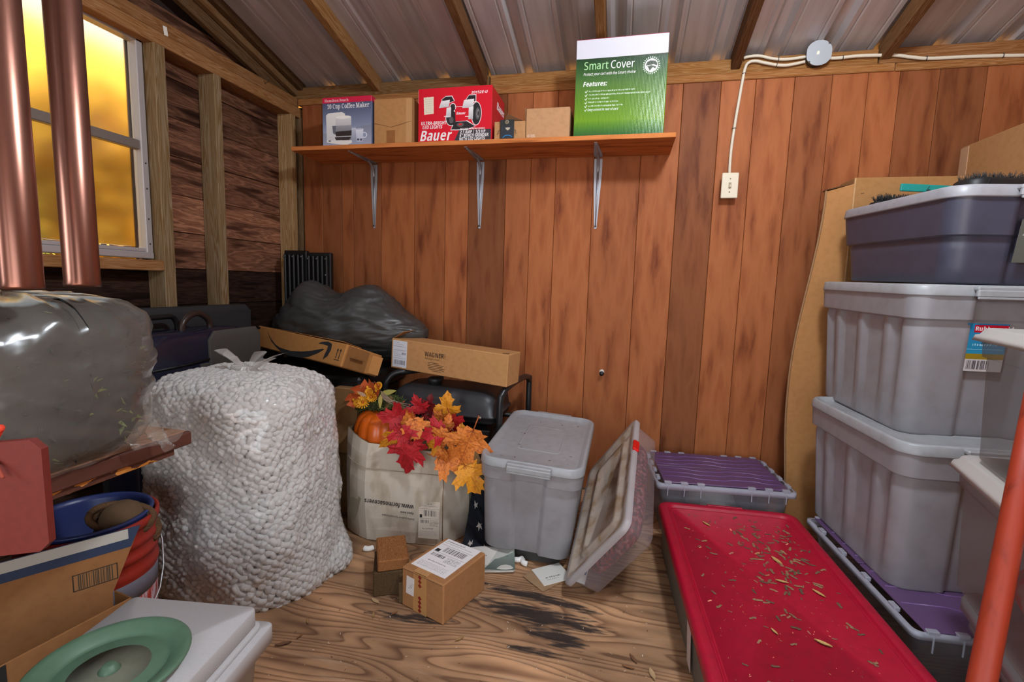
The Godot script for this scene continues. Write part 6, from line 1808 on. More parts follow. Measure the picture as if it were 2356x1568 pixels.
	var z3 := Vector3(0.181, 0.138, 0.226)
	part("body", bx(z3, Vector3(0, z3.y / 2, 0), 0.004), card(Color(0.66, 0.47, 0.31), 11), sx)
	part("shipping_label", sheet(0.148, 0.196, 0.0006), label_print(170, 226, 140), sx, Vector3(-0.002, z3.y, -0.012), Vector3(-90, 0, 0))
	var tp := Ink.new(64, 160, Color(0.72, 0.53, 0.33))
	for q in 9:
		if q > 2 and q < 5:
			continue
		tp.shape(PackedVector2Array([Vector2(32, 4 + q * 17), Vector2(42, 13 + q * 17), Vector2(32, 22 + q * 17), Vector2(22, 13 + q * 17)]), Color(0.52, 0.17, 0.13))
		tp.scribble(10, 12 + q * 17, 44, 1, Color(0.62, 0.38, 0.25), 30 + q)
	part("patterned_tape", sheet(0.058, z3.y - 0.002, 0.0005), tp.mat(0.3), sx, Vector3(-0.010, z3.y / 2, z3.z / 2))
	part("tape_end", sheet(0.058, 0.03, 0.0004), plainm(Color(0.73, 0.55, 0.36), 0.3), sx, Vector3(-0.010, z3.y, z3.z / 2 - 0.016), Vector3(-90, 0, 0))
	var wl := Ink.new(40, 64, Color(0.86, 0.84, 0.83))
	for q in 4:
		wl.scribble(24 - q * 4, 22 + q * 6, 12, 2, Color(0.4, 0.4, 0.4), 8 + q)
	part("white_sticker", sheet(0.034, 0.062, 0.0006), wl.mat(0.5), sx, Vector3(-0.052, 0.082, z3.z / 2 + 0.0004), Vector3(0, 0, -3))
	part("seam", bx(Vector3(z3.x - 0.01, 0.0014, 0.001), Vector3(0, z3.y - 0.006, z3.z / 2 + 0.0003), 0.0002), plainm(Color(0.36, 0.25, 0.16), 0.9), sx)

	# clear bin leaning on its corner
	var lb := thing("leaning_clear_bin", "clear bin with a dusty lid and red clip, tipped on its edge on the floor", "storage bin", Vector3(0.067, 0.222, 0.682), Vector3(15.3, -3.3, 57.3))
	var cw := 0.37
	var hh := 0.118
	var ll := 0.665
	var cl := clearm(Color(0.72, 0.66, 0.66), 0.26, 0.32)
	part("body", smooth().skin([rrect(cw * 0.86, ll * 0.90, 0.03, 0.0), rrect(cw * 0.89, ll * 0.92, 0.03, 0.006), rrect(cw * 0.93, ll * 0.955, 0.03, hh * 0.86)], true, true, false).mesh(), cl, lb)
	part("rim", smooth().skin([rrect(cw * 0.93, ll * 0.955, 0.03, hh * 0.80), rrect(cw * 0.99, ll * 0.99, 0.035, hh * 0.82), rrect(cw * 0.99, ll * 0.99, 0.035, hh * 0.87), rrect(cw * 0.94, ll * 0.96, 0.03, hh * 0.88)], true, false, false).mesh(), clearm(Color(0.72, 0.69, 0.70), 0.5, 0.35), lb)
	var lidm := tri_map(clearm(Color(0.80, 0.75, 0.70), 0.72, 0.4), noise_tex(141, 0.010, ramp([0.0, Color(0.66, 0.52, 0.38), 0.33, Color(0.82, 0.74, 0.64), 0.46, Color(0.95, 0.93, 0.91), 1.0, Color(1, 1, 1)]), 5), Vector3(1.6, 1.6, 1.6))
	part("lid", smooth().skin([rrect(cw, ll, 0.035, hh * 0.86), rrect(cw, ll, 0.035, hh * 0.98), rrect(cw - 0.02, ll - 0.02, 0.03, hh), rrect(cw - 0.055, ll - 0.055, 0.025, hh), rrect(cw - 0.075, ll - 0.075, 0.02, hh - 0.012), rrect(cw - 0.15, ll - 0.15, 0.02, hh - 0.013), rrect(cw - 0.16, ll - 0.16, 0.02, hh - 0.004), rrect(cw - 0.20, ll - 0.20, 0.02, hh - 0.004), rrect(cw - 0.21, ll - 0.21, 0.02, hh - 0.012)], true, false, true).mesh(), lidm, lb)
	part("lid_rim", smooth().skin([rrect(cw + 0.004, ll + 0.004, 0.036, hh * 0.84), rrect(cw + 0.006, ll + 0.006, 0.036, hh * 0.97), rrect(cw - 0.012, ll - 0.012, 0.034, hh + 0.002), rrect(cw - 0.026, ll - 0.026, 0.03, hh + 0.001)], true, false, false).mesh(), clearm(Color(0.74, 0.71, 0.72), 0.6, 0.35), lb)
	part("red_clip", bx(Vector3(0.014, 0.028, 0.065), Vector3(cw / 2 + 0.003, hh * 0.92, -0.115), 0.005), plainm(Color(0.80, 0.07, 0.06), 0.4), lb)
	var rags := smooth()
	rags.grid(func(u, v):
		var a: float = -u * TAU
		var d := Vector3(cos(a) * sin(v * PI), -cos(v * PI), sin(a) * sin(v * PI))
		var e := Vector3(signf(d.x) * pow(absf(d.x), 0.45), signf(d.y) * pow(absf(d.y), 0.6), signf(d.z) * pow(absf(d.z), 0.45))
		return Vector3(e.x * cw * 0.40, hh * 0.40 + e.y * hh * 0.36, e.z * ll * 0.43) * (1.0 + 0.05 * fs.get_noise_3dv(d * 0.5)), 40, 20)
	var rg := thing("red_decorations", "red and dark decorations inside the leaning clear bin", "decorations", Vector3(0.067, 0.222, 0.682), Vector3(15.3, -3.3, 57.3))
	part("bundle", rags.mesh(), tri_map(plainm(Color.WHITE, 0.7), noise_tex(151, 0.02, ramp([0.0, Color(0.10, 0.05, 0.06), 0.48, Color(0.26, 0.08, 0.10), 0.60, Color(0.62, 0.08, 0.09), 0.66, Color(0.5, 0.30, 0.30), 1.0, Color(0.60, 0.46, 0.47)]), 5), Vector3(4, 4, 4)), rg)

var mats := {}

# ---------------------------------------------------------------- right side
func clear_bin(called: String, label: String, at: Vector3, rot: Vector3, s: Vector3, lid_m: Material, tint: Color, a: float, group := "") -> Node3D:
	var t := thing(called, label, "storage bin", at, rot, group)
	var h := s.y
	part("body", smooth().skin([rrect(s.x * 0.84, s.z * 0.88, 0.03, 0.001), rrect(s.x * 0.87, s.z * 0.90, 0.035, 0.008), rrect(s.x * 0.915, s.z * 0.94, 0.04, h * 0.78), rrect(s.x * 0.95, s.z * 0.965, 0.04, h * 0.785), rrect(s.x * 0.96, s.z * 0.97, 0.04, h * 0.93)], true, true, false).mesh(), clearm(tint, a, 0.35), t)
	part("lid", smooth().skin([rrect(s.x * 0.95, s.z * 0.965, 0.035, h * 0.905), rrect(s.x + 0.012, s.z + 0.012, 0.035, h * 0.905), rrect(s.x + 0.004, s.z + 0.004, 0.035, h * 0.945), rrect(s.x - 0.008, s.z - 0.008, 0.035, h * 0.95), rrect(s.x - 0.02, s.z - 0.02, 0.035, h - 0.003), rrect(s.x - 0.035, s.z - 0.035, 0.03, h), rrect(s.x - 0.07, s.z - 0.07, 0.03, h - 0.004)], true, false, true).mesh(), lid_m, t)
	return t

func flip_crate(called: String, label: String, at: Vector3, rot: Vector3, s: Vector3) -> Node3D: # clear crate with two purple lid leaves and interlocking tabs
	var t := thing(called, label, "storage crate", at, rot)
	var h := s.y
	var cl := clearm(Color(0.60, 0.60, 0.63), 0.40, 0.35)
	var rim := clearm(Color(0.70, 0.70, 0.75), 0.66, 0.35)
	part("body", smooth().skin([rrect(s.x * 0.80, s.z * 0.80, 0.03, 0.001), rrect(s.x * 0.82, s.z * 0.82, 0.03, 0.006), rrect(s.x * 0.94, s.z * 0.92, 0.03, h * 0.88)], true, true, false).mesh(), cl, t)
	part("rim", smooth().skin([rrect(s.x * 0.94, s.z * 0.92, 0.03, h * 0.87), rrect(s.x, s.z, 0.02, h * 0.88), rrect(s.x, s.z, 0.02, h * 0.965), rrect(s.x - 0.02, s.z - 0.02, 0.02, h * 0.968)], true, false, false).mesh(), rim, t)
	var pu := plainm(Color(0.37, 0.27, 0.42), 0.32)
	for e in [1, -1]: # the two leaves meet along x
		var lf := flat()
		lf.box(Vector3(s.x - 0.06, 0.006, s.z / 2 - 0.012), Vector3(0, h - 0.004, e * (s.z / 4 - 0.003)), 0.002)
		var leaf := part("lid_leaf", lf.mesh(), pu, t)
		for r in 3: # stepped ribs
			var z: float = e * (s.z * (0.07 + 0.12 * r))
			var w := s.x - 0.08
			var st: float = 0.016 * e
			part("rib", smooth().tube(PackedVector3Array([Vector3(-w / 2, h - 0.0005, z), Vector3(-w * 0.28, h - 0.0005, z), Vector3(-w * 0.2, h - 0.0005, z + st), Vector3(w * 0.02, h - 0.0005, z + st), Vector3(w * 0.1, h - 0.0005, z), Vector3(w * 0.3, h - 0.0005, z), Vector3(w * 0.38, h - 0.0005, z + st), Vector3(w / 2, h - 0.0005, z + st)]), 0.0022, 5).mesh(), plainm(Color(0.46, 0.34, 0.54), 0.3), leaf)
		for k in 6:
			var x: float = s.x * [-0.42, -0.30, -0.18, 0.18, 0.30, 0.42][k]
			var tb := flat()
			tb.box(Vector3(0.030, 0.016, 0.016), Vector3(x, h - 0.006, e * (s.z / 2 - 0.008)), 0.002)
			tb.box(Vector3(0.004, 0.045, 0.004), Vector3(x, h - 0.036, e * (s.z / 2 + 0.0005)), 0.001)
			part("hinge_tab", tb.mesh(), rim, t)
	for e in [1, -1]:
		for k in 4:
			var tb := bx(Vector3(0.016, 0.014, 0.034), Vector3(e * (s.x / 2 - 0.014), h - 0.006, s.z * (-0.33 + 0.22 * k)), 0.002)
			part("end_tab", tb, rim, t)
	return t

func bristles(parent: Node3D, w: float, d: float, h: float, count: int, at: Vector3, c: Color) -> void:
	var hair := smooth()
	hair.tube(PackedVector3Array([Vector3(0, 0, 0), Vector3(0.02, 0.6, 0.0), Vector3(0.1, 1.0, 0.05)]), 0.05, 4, 0.02)
	var mm := MultiMesh.new()
	mm.transform_format = MultiMesh.TRANSFORM_3D
	mm.mesh = hair.mesh()
	mm.instance_count = count
	for i in count:
		var p := Vector3(rng.randf_range(-w, w) / 2, 0, rng.randf_range(-d, d) / 2)
		mm.set_instance_transform(i, Transform3D(Basis.from_euler(Vector3(rng.randfn() * 0.35, rng.randf() * 6, rng.randfn() * 0.35)).scaled(Vector3.ONE * h * rng.randf_range(0.6, 1.15)), p + at))
	var mi := MultiMeshInstance3D.new()
	mi.name = "bristles"
	mi.multimesh = mm
	mi.material_override = plainm(c, 0.6)
	parent.add_child(mi, true)
	stuff(mi)

func build_right() -> void:
	var grey: Material = mats["grey"]
	var grey_lid: Material = mats["grey_lid"]
	# red-lidded low bin
	var rb := thing("red_lid_bin", "long low clear bin with a dusty bright red lid, in the right foreground", "storage bin", Vector3(0.478, 0.0, 1.03), Vector3(0, 3.0, 0))
	var w := 0.53
	var l := 1.08
	var h := 0.20
	part("body", smooth().skin([rrect(w * 0.90, l * 0.94, 0.03, 0.001), rrect(w * 0.92, l * 0.955, 0.035, 0.01), rrect(w * 0.955, l * 0.975, 0.035, h - 0.02)], true, true, false).mesh(), clearm(Color(0.45, 0.44, 0.41), 0.8, 0.4), rb)
	var redm := tri_map(plainm(Color(0.66, 0.0, 0.16), 0.5), noise_tex(161, 0.015, ramp([0.0, Color(0.9, 0.9, 0.9), 0.5, Color(1, 1, 1), 1.0, Color(1, 1, 1)]), 4), Vector3(3, 3, 3))
	var lid := smooth()
	lid.skin([rrect(w - 0.02, l - 0.02, 0.04, h - 0.034), rrect(w, l, 0.045, h - 0.034), rrect(w, l, 0.045, h - 0.012), rrect(w - 0.008, l - 0.008, 0.045, h - 0.003), rrect(w - 0.02, l - 0.02, 0.04, h), rrect(w - 0.062, l - 0.062, 0.035, h), rrect(w - 0.070, l - 0.070, 0.03, h - 0.003), rrect(w - 0.074, l - 0.074, 0.03, h - 0.011), rrect(w - 0.084, l - 0.084, 0.03, h - 0.011), rrect(w - 0.088, l - 0.088, 0.03, h - 0.008), rrect(w - 0.096, l - 0.096, 0.03, h - 0.008), rrect(w - 0.1, l - 0.1, 0.03, h - 0.011)], true, false, true)
	part("lid", lid.mesh(), redm, rb)
	part("grip", bx(Vector3(0.14, 0.010, 0.016), Vector3(0.0, h - 0.003, -l / 2 + 0.006), 0.004), plainm(Color(0.64, 0.0, 0.155), 0.5), rb)
	part("torn_label", bx(Vector3(0.0008, 0.13, 0.05), Vector3(-w * 0.472, 0.10, 0.16), 0.0002), tri_map(plainm(Color(0.78, 0.70, 0.68), 0.6), T["grime"], Vector3(9, 9, 9)), rb, Vector3.ZERO, Vector3(0, 0, 3))
	# crates
	flip_crate("purple_crate", "clear crate with a purple two-leaf lid by the back wall, behind the red lid", Vector3(0.44, 0.0, 0.265), Vector3(0, -5.6 * -1.0, 0), Vector3(0.56, 0.274, 0.40))
	flip_crate("purple_crate", "clear crate with a purple lid under the stack of grey totes", Vector3(1.075, 0.0, 0.795), Vector3(0, 4, 0), Vector3(0.60, 0.200, 0.66))
	var yarn := thing("white_ball", "round white shape seen dimly through the side of the purple-lidded crate by the wall", "ball", Vector3(0.43, 0.02, 0.31))
	part("ball", smooth().grid(func(u, v): return Vector3(cos(-u * TAU) * sin(v * PI), 1.0 - cos(v * PI), sin(-u * TAU) * sin(v * PI)) * 0.105, 24, 14).mesh(), plainm(Color(0.85, 0.83, 0.79), 0.8), yarn)
	# tote stack
	tote("stacked_tote", "grey tote at the foot of the tall stack, standing on the purple-lidded crate", Vector3(1.035, 0.2, 0.668), Vector3(0.5, 4.8, 0.3), Vector3(0.52, 0.466, 0.612), grey, grey_lid, 0.42, "stacked grey totes")
	var up := tote("stacked_tote", "grey tote with a blue label in the tall stack, under the navy tote", Vector3(1.075, 0.653, 0.545), Vector3(1.2, 4.5, 0.3), Vector3(0.52, 0.470, 0.614), grey, grey_lid, 0.42, "stacked grey totes")
	var lk := Ink.new(100, 140, Color(0.82, 0.80, 0.80))
	lk.shape(PackedVector2Array([Vector2(0, 0), Vector2(100, 0), Vector2(100, 88), Vector2(0, 88)]), Color(0.12, 0.48, 0.66), Color(0.16, 0.56, 0.72))
	lk.rect(18, 4, 82, 22, Color(0.74, 0.07, 0.17))
	lk.scribble(20, 34, 60, 4, Color(0.5, 0.75, 0.85), 3); lk.scribble(20, 58, 56, 6, Color(0.7, 0.85, 0.9), 5); lk.rect(6, 74, 90, 2, Color(0.5, 0.75, 0.85))
	lk.shape(PackedVector2Array([Vector2(45, 30), Vector2(100, 34), Vector2(100, 56), Vector2(40, 60)]), Color(0.10, 0.36, 0.46))
	lk.rect(0, 88, 100, 16, Color(0.62, 0.52, 0.14))
	lk.bars(14, 108, 56, 26, Color(0.3, 0.28, 0.3), 9)
	var zf := 0.614 * 0.43
	part("blue_label", sheet(0.11, 0.145, 0.0008), lk.mat(0.4), up, Vector3(-0.040, 0.285, 0.2790), Vector3(3.0, 0, 0))
	letters(up, "label_lettering", "Rubbermaid", 0.017, plainm(Color(0.92, 0.88, 0.88), 0.5), Vector3(-0.074, 0.342, 0.2835), Vector3(3.0, 0, 0), true)
	var navy := tri_map(plainm(Color(0.27, 0.275, 0.34), 0.4), T["grime"], Vector3(2, 2, 2))
	var nt := tote("navy_tote", "shallow navy blue tote with a grey lid on top of the tall stack", Vector3(1.125, 1.124, 0.566), Vector3(1.5, 5.2, -0.3), Vector3(0.53, 0.278, 0.634), navy, tri_map(plainm(Color(0.60, 0.60, 0.62), 0.4), T["grime"], Vector3(3, 3, 3)), 0.44, "", 0.50, false)
	var nk := Ink.new(80, 120, Color(0.36, 0.37, 0.34))
	nk.rect(12, 4, 66, 30, Color(0.42, 0.17, 0.19)); nk.rect(8, 40, 70, 5, Color(0.62, 0.62, 0.62)); nk.oval(52, 66, 18, 24, Color(0.75, 0.73, 0.72)); nk.rect(44, 55, 20, 20, Color(0.5, 0.18, 0.2))
	part("faded_label", sheet(0.10, 0.12, 0.0008), nk.mat(0.4), nt, Vector3(-0.03, 0.125, 0.296), Vector3(6, 0, 0))
	# things on the navy lid
	var bh := thing("broom_head", "long black broom head lying bristles up on the navy tote's grey lid", "broom head", Vector3(1.235, 1.403, 0.62), Vector3(0, 14, 0))
	part("block", smooth().skin([rrect(0.40, 0.085, 0.03, 0.0), rrect(0.42, 0.10, 0.035, 0.010), rrect(0.42, 0.10, 0.035, 0.042), rrect(0.40, 0.085, 0.03, 0.05)]).mesh(), plainm(Color(0.10, 0.105, 0.11), 0.5), bh)
	part("slot", bx(Vector3(0.008, 0.034, 0.004), Vector3.ZERO, 0.001), plainm(Color(0.02, 0.02, 0.02), 0.8), bh, Vector3(-0.17, 0.026, 0.049), Vector3(0, 0, -20))
	bristles(bh, 0.38, 0.08, 0.022, 700, Vector3(0, 0.048, 0), Color(0.16, 0.16, 0.16))
	var sb := thing("small_brush", "small black brush lying bristles up on the far edge of the navy tote's lid", "brush", Vector3(0.985, 1.402, 0.36), Vector3(0, 10, 0))
	part("block", smooth().skin([rrect(0.14, 0.05, 0.012, 0.0), rrect(0.15, 0.055, 0.014, 0.006), rrect(0.15, 0.055, 0.014, 0.024), rrect(0.14, 0.05, 0.012, 0.03)]).mesh(), plainm(Color(0.09, 0.09, 0.1), 0.6), sb)
	bristles(sb, 0.13, 0.045, 0.03, 500, Vector3(0.01, 0.028, 0), Color(0.10, 0.105, 0.11))
	var tl := thing("teal_scraper", "teal plastic scraper blade sticking up behind the navy tote's lid", "scraper", Vector3(1.085, 1.402, 0.34), Vector3(0, 8, 0))
	part("blade", bx(Vector3(0.19, 0.028, 0.010), Vector3.ZERO, 0.002), plainm(Color(0.12, 0.56, 0.53), 0.4), tl, Vector3(0.02, 0.085, 0), Vector3(0, 0, -2))
	part("joint", bx(Vector3(0.005, 0.02, 0.0125), Vector3.ZERO, 0.001), plainm(Color(0.08, 0.35, 0.34), 0.5), tl, Vector3(0.02, 0.084, 0), Vector3(0, 0, -28))
	part("handle", smooth().tube(arc(PackedVector3Array([Vector3(-0.03, 0.012, 0), Vector3(-0.02, 0.045, 0), Vector3(0.015, 0.062, 0), Vector3(0.03, 0.075, 0)])), 0.011, 8).mesh(), plainm(Color(0.10, 0.10, 0.10), 0.5), tl)
	# cartons behind
	var fc := thing("flat_carton", "tall brown carton with a curling side flap, against the plank wall behind the totes", "box", Vector3(1.12, 0, 0.105))
	var cm := card(Color(0.66, 0.48, 0.30), 12)
	part("body", bx(Vector3(0.40, 1.565, 0.14), Vector3(0, 0.783, 0), 0.003), cm, fc)
	var fp := smooth()
	fp.grid(func(u, v):
		var y: float = 1.54 * (1.0 - v)
		var edge: float = -0.295 - 0.085 * sin(clampf((1.0 - v) * 0.62, 0, 1) * PI * 1.12 + 1.9) * 0.9
		edge = -0.30 - 0.075 * smoothstep(0.0, 0.55, v) + 0.035 * smoothstep(0.6, 1.0, v)
		return Vector3(lerpf(-0.2005, edge, u), y - 0.03 * u * (1.0 - v), 0.072 - 0.03 * u + 0.02 * u * u), 8, 24)
	part("side_flap", fp.mesh(), card(Color(0.70, 0.50, 0.31), 12), fc)
	var eg := PackedVector3Array()
	for i in 25:
		var v := i / 24.0
		eg.append(Vector3(-0.30 - 0.075 * smoothstep(0.0, 0.55, v) + 0.035 * smoothstep(0.6, 1.0, v), 1.54 * (1.0 - v) - 0.03 * (1.0 - v) + 0.004, 0.062))
	part("flap_edge", smooth().tube(eg, 0.0045, 6).mesh(), card(Color(0.60, 0.46, 0.33), 12), fc)
	part("top_curl", bx(Vector3(0.10, 0.004, 0.05), Vector3.ZERO, 0.001), card(Color(0.42, 0.29, 0.19), 12), fc, Vector3(-0.25, 1.53, 0.04), Vector3(0, 0, 14))
	part("corner_edge", bx(Vector3(0.006, 1.56, 0.004), Vector3(-0.197, 0.783, 0.0715), 0.001), card(Color(0.78, 0.62, 0.44), 12), fc)
	part("pen_mark", bx(Vector3(0.012, 0.002, 0.001), Vector3.ZERO, 0.0003), plainm(Color(0.15, 0.12, 0.1), 0.8), fc, Vector3(-0.165, 1.50, 0.0703), Vector3(0, 0, 12))
	var tc := thing("wardrobe_carton", "biggest brown carton, highest at the right edge, taller than the navy tote stack", "box", Vector3(1.60, 0, 0.36), Vector3(0, 1, 0))
	part("body", bx(Vector3(0.48, 1.705, 0.62), Vector3(0, 0.853, 0), 0.004), card(Color(0.66, 0.48, 0.31), 13), tc)
	part("packing_tape", bx(Vector3(0.484, 0.16, 0.05), Vector3(0, 1.62, -0.287), 0.002), plainm(Color(0.70, 0.55, 0.42), 0.2), tc)
	# clear bins
	var ry := -13.5
	var c := Vector3(0.955, 0, 1.50)
	clear_bin("grey_lid_bin", "bottom clear bin with a grey lid in the right-hand pile behind the orange pole", c + Vector3(0.035, 0, 0.08), Vector3(0, ry, 0), Vector3(0.43, 0.335, 0.60), plainm(Color(0.45, 0.46, 0.47), 0.45), Color(0.36, 0.35, 0.36), 0.5)
	lone("spare_grey_lid", smooth().skin([rrect(0.42, 0.60, 0.035, 0.0), rrect(0.44, 0.615, 0.04, 0.002), rrect(0.44, 0.615, 0.04, 0.026), rrect(0.42, 0.60, 0.035, 0.038), rrect(0.40, 0.58, 0.03, 0.040)]).mesh(), plainm(Color(0.48, 0.49, 0.50), 0.45), "loose grey lid lying between the two lower bins behind the orange pole", "lid", c + Vector3(0.025, 0.3355, 0.06), Vector3(0, ry, 0))
	clear_bin("white_lid_bin", "middle clear bin with a white lid and red cloth inside, behind the orange pole", c + Vector3(0, 0.376, 0), Vector3(0, ry, 0), Vector3(0.43, 0.324, 0.60), plainm(Color(0.68, 0.65, 0.63), 0.5), Color(0.58, 0.54, 0.52), 0.40)
	clear_bin("top_clear_bin", "topmost clear bin with a white lid and green leaf shape inside, at the right edge", c + Vector3(-0.01, 0.701, 0.0), Vector3(0, ry - 1.0, 0), Vector3(0.41, 0.310, 0.57), plainm(Color(0.66, 0.64, 0.62), 0.5), Color(0.48, 0.45, 0.43), 0.42)
	var rc := thing("red_cloth", "folded red cloth dimly seen inside the middle clear bin", "cloth", c + Vector3(0, 0.386, 0), Vector3(0, ry, 0))
	part("fold", smooth().grid(func(u, v): return Vector3(cos(-u * TAU) * sin(v * PI) * 0.165, 0.09 - cos(v * PI) * 0.085 + 0.01 * sin(u * 30.0), sin(-u * TAU) * sin(v * PI) * 0.235), 30, 14).mesh(), tri_map(plainm(Color.WHITE, 0.8), noise_tex(171, 0.012, ramp([0.0, Color(0.5, 0.2, 0.2), 0.45, Color(0.72, 0.22, 0.2), 0.6, Color(0.6, 0.5, 0.46), 1.0, Color(0.7, 0.6, 0.55)]), 3, 256), Vector3(3, 3, 3)), rc)
	var gl := thing("green_leaf_cutout", "big felt-like green leaf dimly seen inside the topmost clear bin", "leaf", c + Vector3(0, 0.712, 0), Vector3(0, ry - 1.0, 0))
	var gp := PackedVector2Array()
	for i in 20:
		var a := TAU * i / 20.0
		gp.append(Vector2(cos(a) * 0.07 * (1.0 - 0.25 * sin(a)), 0.16 + sin(a) * 0.085))
	part("leaf", flat().poly(gp, 0.008, Transform3D(Basis(Vector3(0, 0, 1), Vector3(0, 1, 0), Vector3(-1, 0, 0)), Vector3(-0.155, -0.02, -0.06))).mesh(), plainm(Color(0.22, 0.42, 0.17), 0.9), gl)
	part("second_leaf", flat().poly(gp, 0.008, Transform3D(Basis(Vector3(0, 0, 1), Vector3(0, 1, 0), Vector3(-1, 0, 0)), Vector3(-0.135, 0.02, 0.0))).mesh(), plainm(Color(0.28, 0.40, 0.16), 0.9), gl)
	var fs := smooth()
	fs.grid(func(u, v): return Vector3(cos(-u * TAU) * sin(v * PI) * 0.14, 0.05 - cos(v * PI) * 0.05, sin(-u * TAU) * sin(v * PI) * 0.20), 24, 10)
	lone("peach_bundle", fs.mesh(), plainm(Color(0.66, 0.46, 0.36), 0.9), "peach-coloured cloth bundle lying at the bottom of the topmost clear bin", "cloth", c + Vector3(0, 0.712, 0.03), Vector3(0, ry, 0))
	# pole
	var a := Vector3(0.329, 0.002, 2.039)
	var b := Vector3(0.727, 1.04, 1.518)
	var po := thing("orange_pole", "worn orange pole leaning from the floor against the clear bins at the right edge", "pole", a)
	part("shaft", smooth().tube(PackedVector3Array([Vector3.ZERO, (b - a) * 0.25, (b - a) * 0.5, (b - a) * 0.75, b - a]), 0.0162, 16).mesh(), tri_map(plainm(Color(0.60, 0.19, 0.09), 0.5), noise_tex(181, 0.02, ramp([0.0, Color(0.55, 0.5, 0.48), 0.3, Color(0.95, 0.95, 0.95), 1.0, Color(1, 1, 1)]), 5, 256), Vector3(6, 2, 6)), po)
	part("end_cap", smooth().lathe(PackedVector2Array([Vector2(0, 0.0), Vector2(0.019, 0.002), Vector2(0.019, 0.03), Vector2(0.0165, 0.032)]), 16).mesh(), plainm(Color(0.1, 0.1, 0.1), 0.6), po, Vector3.ZERO, Vector3(-24, 0, -19))

# ---------------------------------------------------------------- litter
func dry_leaf(len: float, sd: int) -> ArrayMesh:
	var r := RandomNumberGenerator.new()
	r.seed = sd
	var m := flat()
	var wd := len * r.randf_range(0.11, 0.17)
	var cu := r.randf_range(0.1, 0.3)
	var f := func(u: float, v: float, dz: float) -> Vector3:
		var w := wd * pow(sin(clampf(v, 0.02, 0.98) * PI), 0.8)
		return Vector3((u - 0.5) * 2.0 * w, 0.0015 + len * cu * pow(u - 0.5, 2.0) * 0.8 + len * cu * 0.35 * pow(v - 0.4, 2.0) + dz, (v - 0.5) * len)
	m.grid(func(u, v): return f.call(u, v, 0.0008), 4, 8)
	m.grid(func(u, v): return f.call(u, v, 0.0), 4, 8)
	return m.mesh()

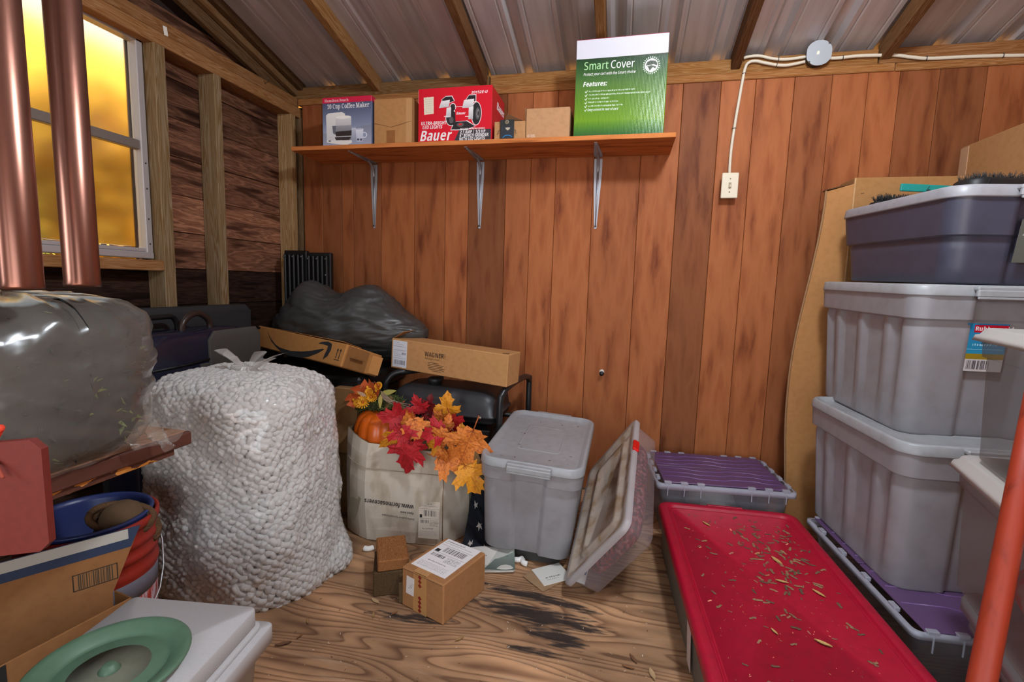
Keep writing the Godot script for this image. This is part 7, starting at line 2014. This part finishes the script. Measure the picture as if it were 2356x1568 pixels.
func build_litter() -> void:
	var tan := [Color(0.62, 0.48, 0.30), Color(0.50, 0.33, 0.20), Color(0.70, 0.58, 0.42), Color(0.42, 0.28, 0.18)]
	var fl := [[-0.735, 1.215, 0.030, 20, "curled tan leaf on the floor in front of the wooden blocks"], [-0.673, 1.19, 0.026, -30, "small tan leaf beside the small parcel's left corner"], [-0.763, 1.15, 0.042, 65, "pale wood chip by the foot of the wooden blocks"], [-0.926, 1.40, 0.045, -55, "thin brown twig leaf on the floor by the foam cooler"], [-0.431, 1.245, 0.034, -35, "reddish brown leaf on the floor in front of the small parcel"], [0.07, 1.228, 0.036, 80, "broad tan leaf on the floor near the red-lidded bin, nearer the middle"], [0.136, 1.236, 0.046, 15, "larger tan leaf on the floor right beside the red-lidded bin"], [0.085, 1.19, 0.040, 30, "dark brown leaf on the floor beside the red-lidded bin"], [-0.918, 1.296, 0.030, 40, "tan leaf on the floor in front of the peanut bag"], [-0.90, 1.36, 0.024, -10, "tiny pale leaf on the floor near the peanut bag's front"]]
	for i in fl.size():
		var q = fl[i]
		lone("dry_leaf", dry_leaf(q[2], 400 + i), plainm(tan[i % 4], 0.8), q[4], "leaf", Vector3(q[0], 0.0006, q[1]), Vector3(0, q[3], 0), "dry leaves on the floor")
	var rl := [[0.355, 0.655, 0.040, 35, "pale dry leaf at the far left of the red lid"], [0.545, 0.86, 0.050, 25, "largest pale leaf in the middle of the red lid"], [0.525, 0.985, 0.036, 75, "curled straw-coloured leaf below the middle of the red lid"], [0.615, 1.02, 0.042, 35, "thin straw-coloured leaf near the right side of the red lid"], [0.435, 1.235, 0.026, 25, "small cream leaf at the near end of the red lid"], [0.545, 1.25, 0.040, 60, "straw leaf at the near right of the red lid"]]
	for i in rl.size():
		var q = rl[i]
		lone("dry_leaf", dry_leaf(q[2], 450 + i), plainm(Color(0.74, 0.60, 0.36), 0.75), q[4], "leaf", Vector3(q[0], 0.1895, q[1]), Vector3(0, q[3], 0), "dry leaves on the red lid")
	# crumbs of dirt and bark on the red lid, nobody could count them
	var flake := flat()
	flake.box(Vector3(1.0, 0.18, 0.34), Vector3(0, 0.09, 0), 0.08)
	flake.box(Vector3(0.5, 0.15, 0.3), Vector3(0.5, 0.08, 0.12), 0.06, Basis(Vector3.UP, 0.5))
	var mm := MultiMesh.new()
	mm.transform_format = MultiMesh.TRANSFORM_3D
	mm.use_colors = true
	mm.mesh = flake.mesh()
	mm.instance_count = 460
	for i in 460:
		var x := 0.0
		var z := 0.0
		var s := 0.0
		if i < 120:
			x = 0.555 + rng.randfn() * 0.065
			z = 0.83 + rng.randfn() * 0.15
			s = rng.randf_range(0.009, 0.024)
		else:
			x = rng.randf_range(0.27, 0.68)
			z = rng.randf_range(0.55, 1.5)
			s = rng.randf_range(0.0015, 0.0045) if i > 200 else rng.randf_range(0.009, 0.02)
		x = clampf(x, 0.265 + (z - 0.55) * 0.04, 0.665 + (z - 0.55) * 0.05)
		mm.set_instance_transform(i, Transform3D(Basis(Vector3.UP, rng.randf() * TAU).scaled(Vector3(s, s * 0.7, s)), Vector3(x, 0.1893, z)))
		var c: Color = Color(0.50, 0.38, 0.27) if i < 190 else [Color(0.85, 0.55, 0.45), Color(0.62, 0.45, 0.3)][i % 2]
		mm.set_instance_color(i, (c * rng.randf_range(0.7, 1.2)).srgb_to_linear())
	var mi := MultiMeshInstance3D.new()
	mi.name = "bark_crumbs"
	mi.multimesh = mm
	var cm := plainm(Color.WHITE, 0.9)
	cm.vertex_color_use_as_albedo = true
	mi.material_override = cm
	add_child(mi)
	tag(mi, "brown bark crumbs and dust scattered over the red lid", "debris")
	stuff(mi)
	var m2 := MultiMesh.new()
	m2.transform_format = MultiMesh.TRANSFORM_3D
	m2.use_colors = true
	m2.mesh = mm.mesh
	m2.instance_count = 260
	for i in 260:
		var s := rng.randf_range(0.002, 0.007)
		m2.set_instance_transform(i, Transform3D(Basis(Vector3.UP, rng.randf() * TAU).scaled(Vector3(s, s * 0.5, s)), Vector3(rng.randf_range(-1.0, 0.15), 0.0003, rng.randf_range(0.9, 1.7))))
		m2.set_instance_color(i, ([Color(0.74, 0.64, 0.50), Color(0.38, 0.26, 0.17), Color(0.82, 0.78, 0.72)][i % 3] as Color).srgb_to_linear())
	var m3 := MultiMeshInstance3D.new()
	m3.name = "floor_crumbs"
	m3.multimesh = m2
	m3.material_override = cm
	add_child(m3)
	tag(m3, "fine chips and crumbs scattered over the bare plywood floor", "debris")
	stuff(m3)
	# crumbs on the grey tote lid
	var m4 := MultiMesh.new()
	m4.transform_format = MultiMesh.TRANSFORM_3D
	m4.mesh = mm.mesh
	m4.instance_count = 16
	for i in 16:
		var s := rng.randf_range(0.004, 0.012)
		m4.set_instance_transform(i, Transform3D(Basis(Vector3.UP, rng.randf() * TAU).scaled(Vector3(s, s * 0.6, s * 0.6)), Vector3(rng.randf_range(-0.13, 0.14), 0.3735, rng.randf_range(-0.22, 0.25))))
	var m5 := MultiMeshInstance3D.new()
	m5.name = "lid_crumbs"
	m5.multimesh = m4
	m5.material_override = plainm(Color(0.40, 0.28, 0.18), 0.9)
	m5.position = Vector3(-0.319, 0.060, 0.54)
	m5.rotation_degrees = Vector3(2.7, -0.4, -3.1)
	add_child(m5)
	tag(m5, "brown leaf crumbs on the lid of the lone grey tote", "debris")
	stuff(m5)
	# stray peanuts
	var pn := [[-0.943, 0.011, 0.872, 20, "loose white foam peanut on the floor beside the peanut bag's corner"], [-0.318, 0.011, 0.80, -50, "loose white foam peanut in front of the grey tote"], [-0.345, 0.011, 0.785, 30, "second white foam peanut touching the first in front of the grey tote"]]
	for i in pn.size():
		var q = pn[i]
		var pm := smooth()
		var path := arc(PackedVector3Array([Vector3(-0.016, 0, 0), Vector3(-0.005, 0, 0.005), Vector3(0.006, 0, 0.004), Vector3(0.016, 0, -0.003)]), 3)
		pm.tube(path, 0.0105, 10)
		lone("foam_peanut", pm.mesh(), plainm(Color(0.92, 0.91, 0.89), 0.7), q[4], "packing peanut", Vector3(q[0], q[1], q[2]), Vector3(0, q[3], 0), "loose foam peanuts")
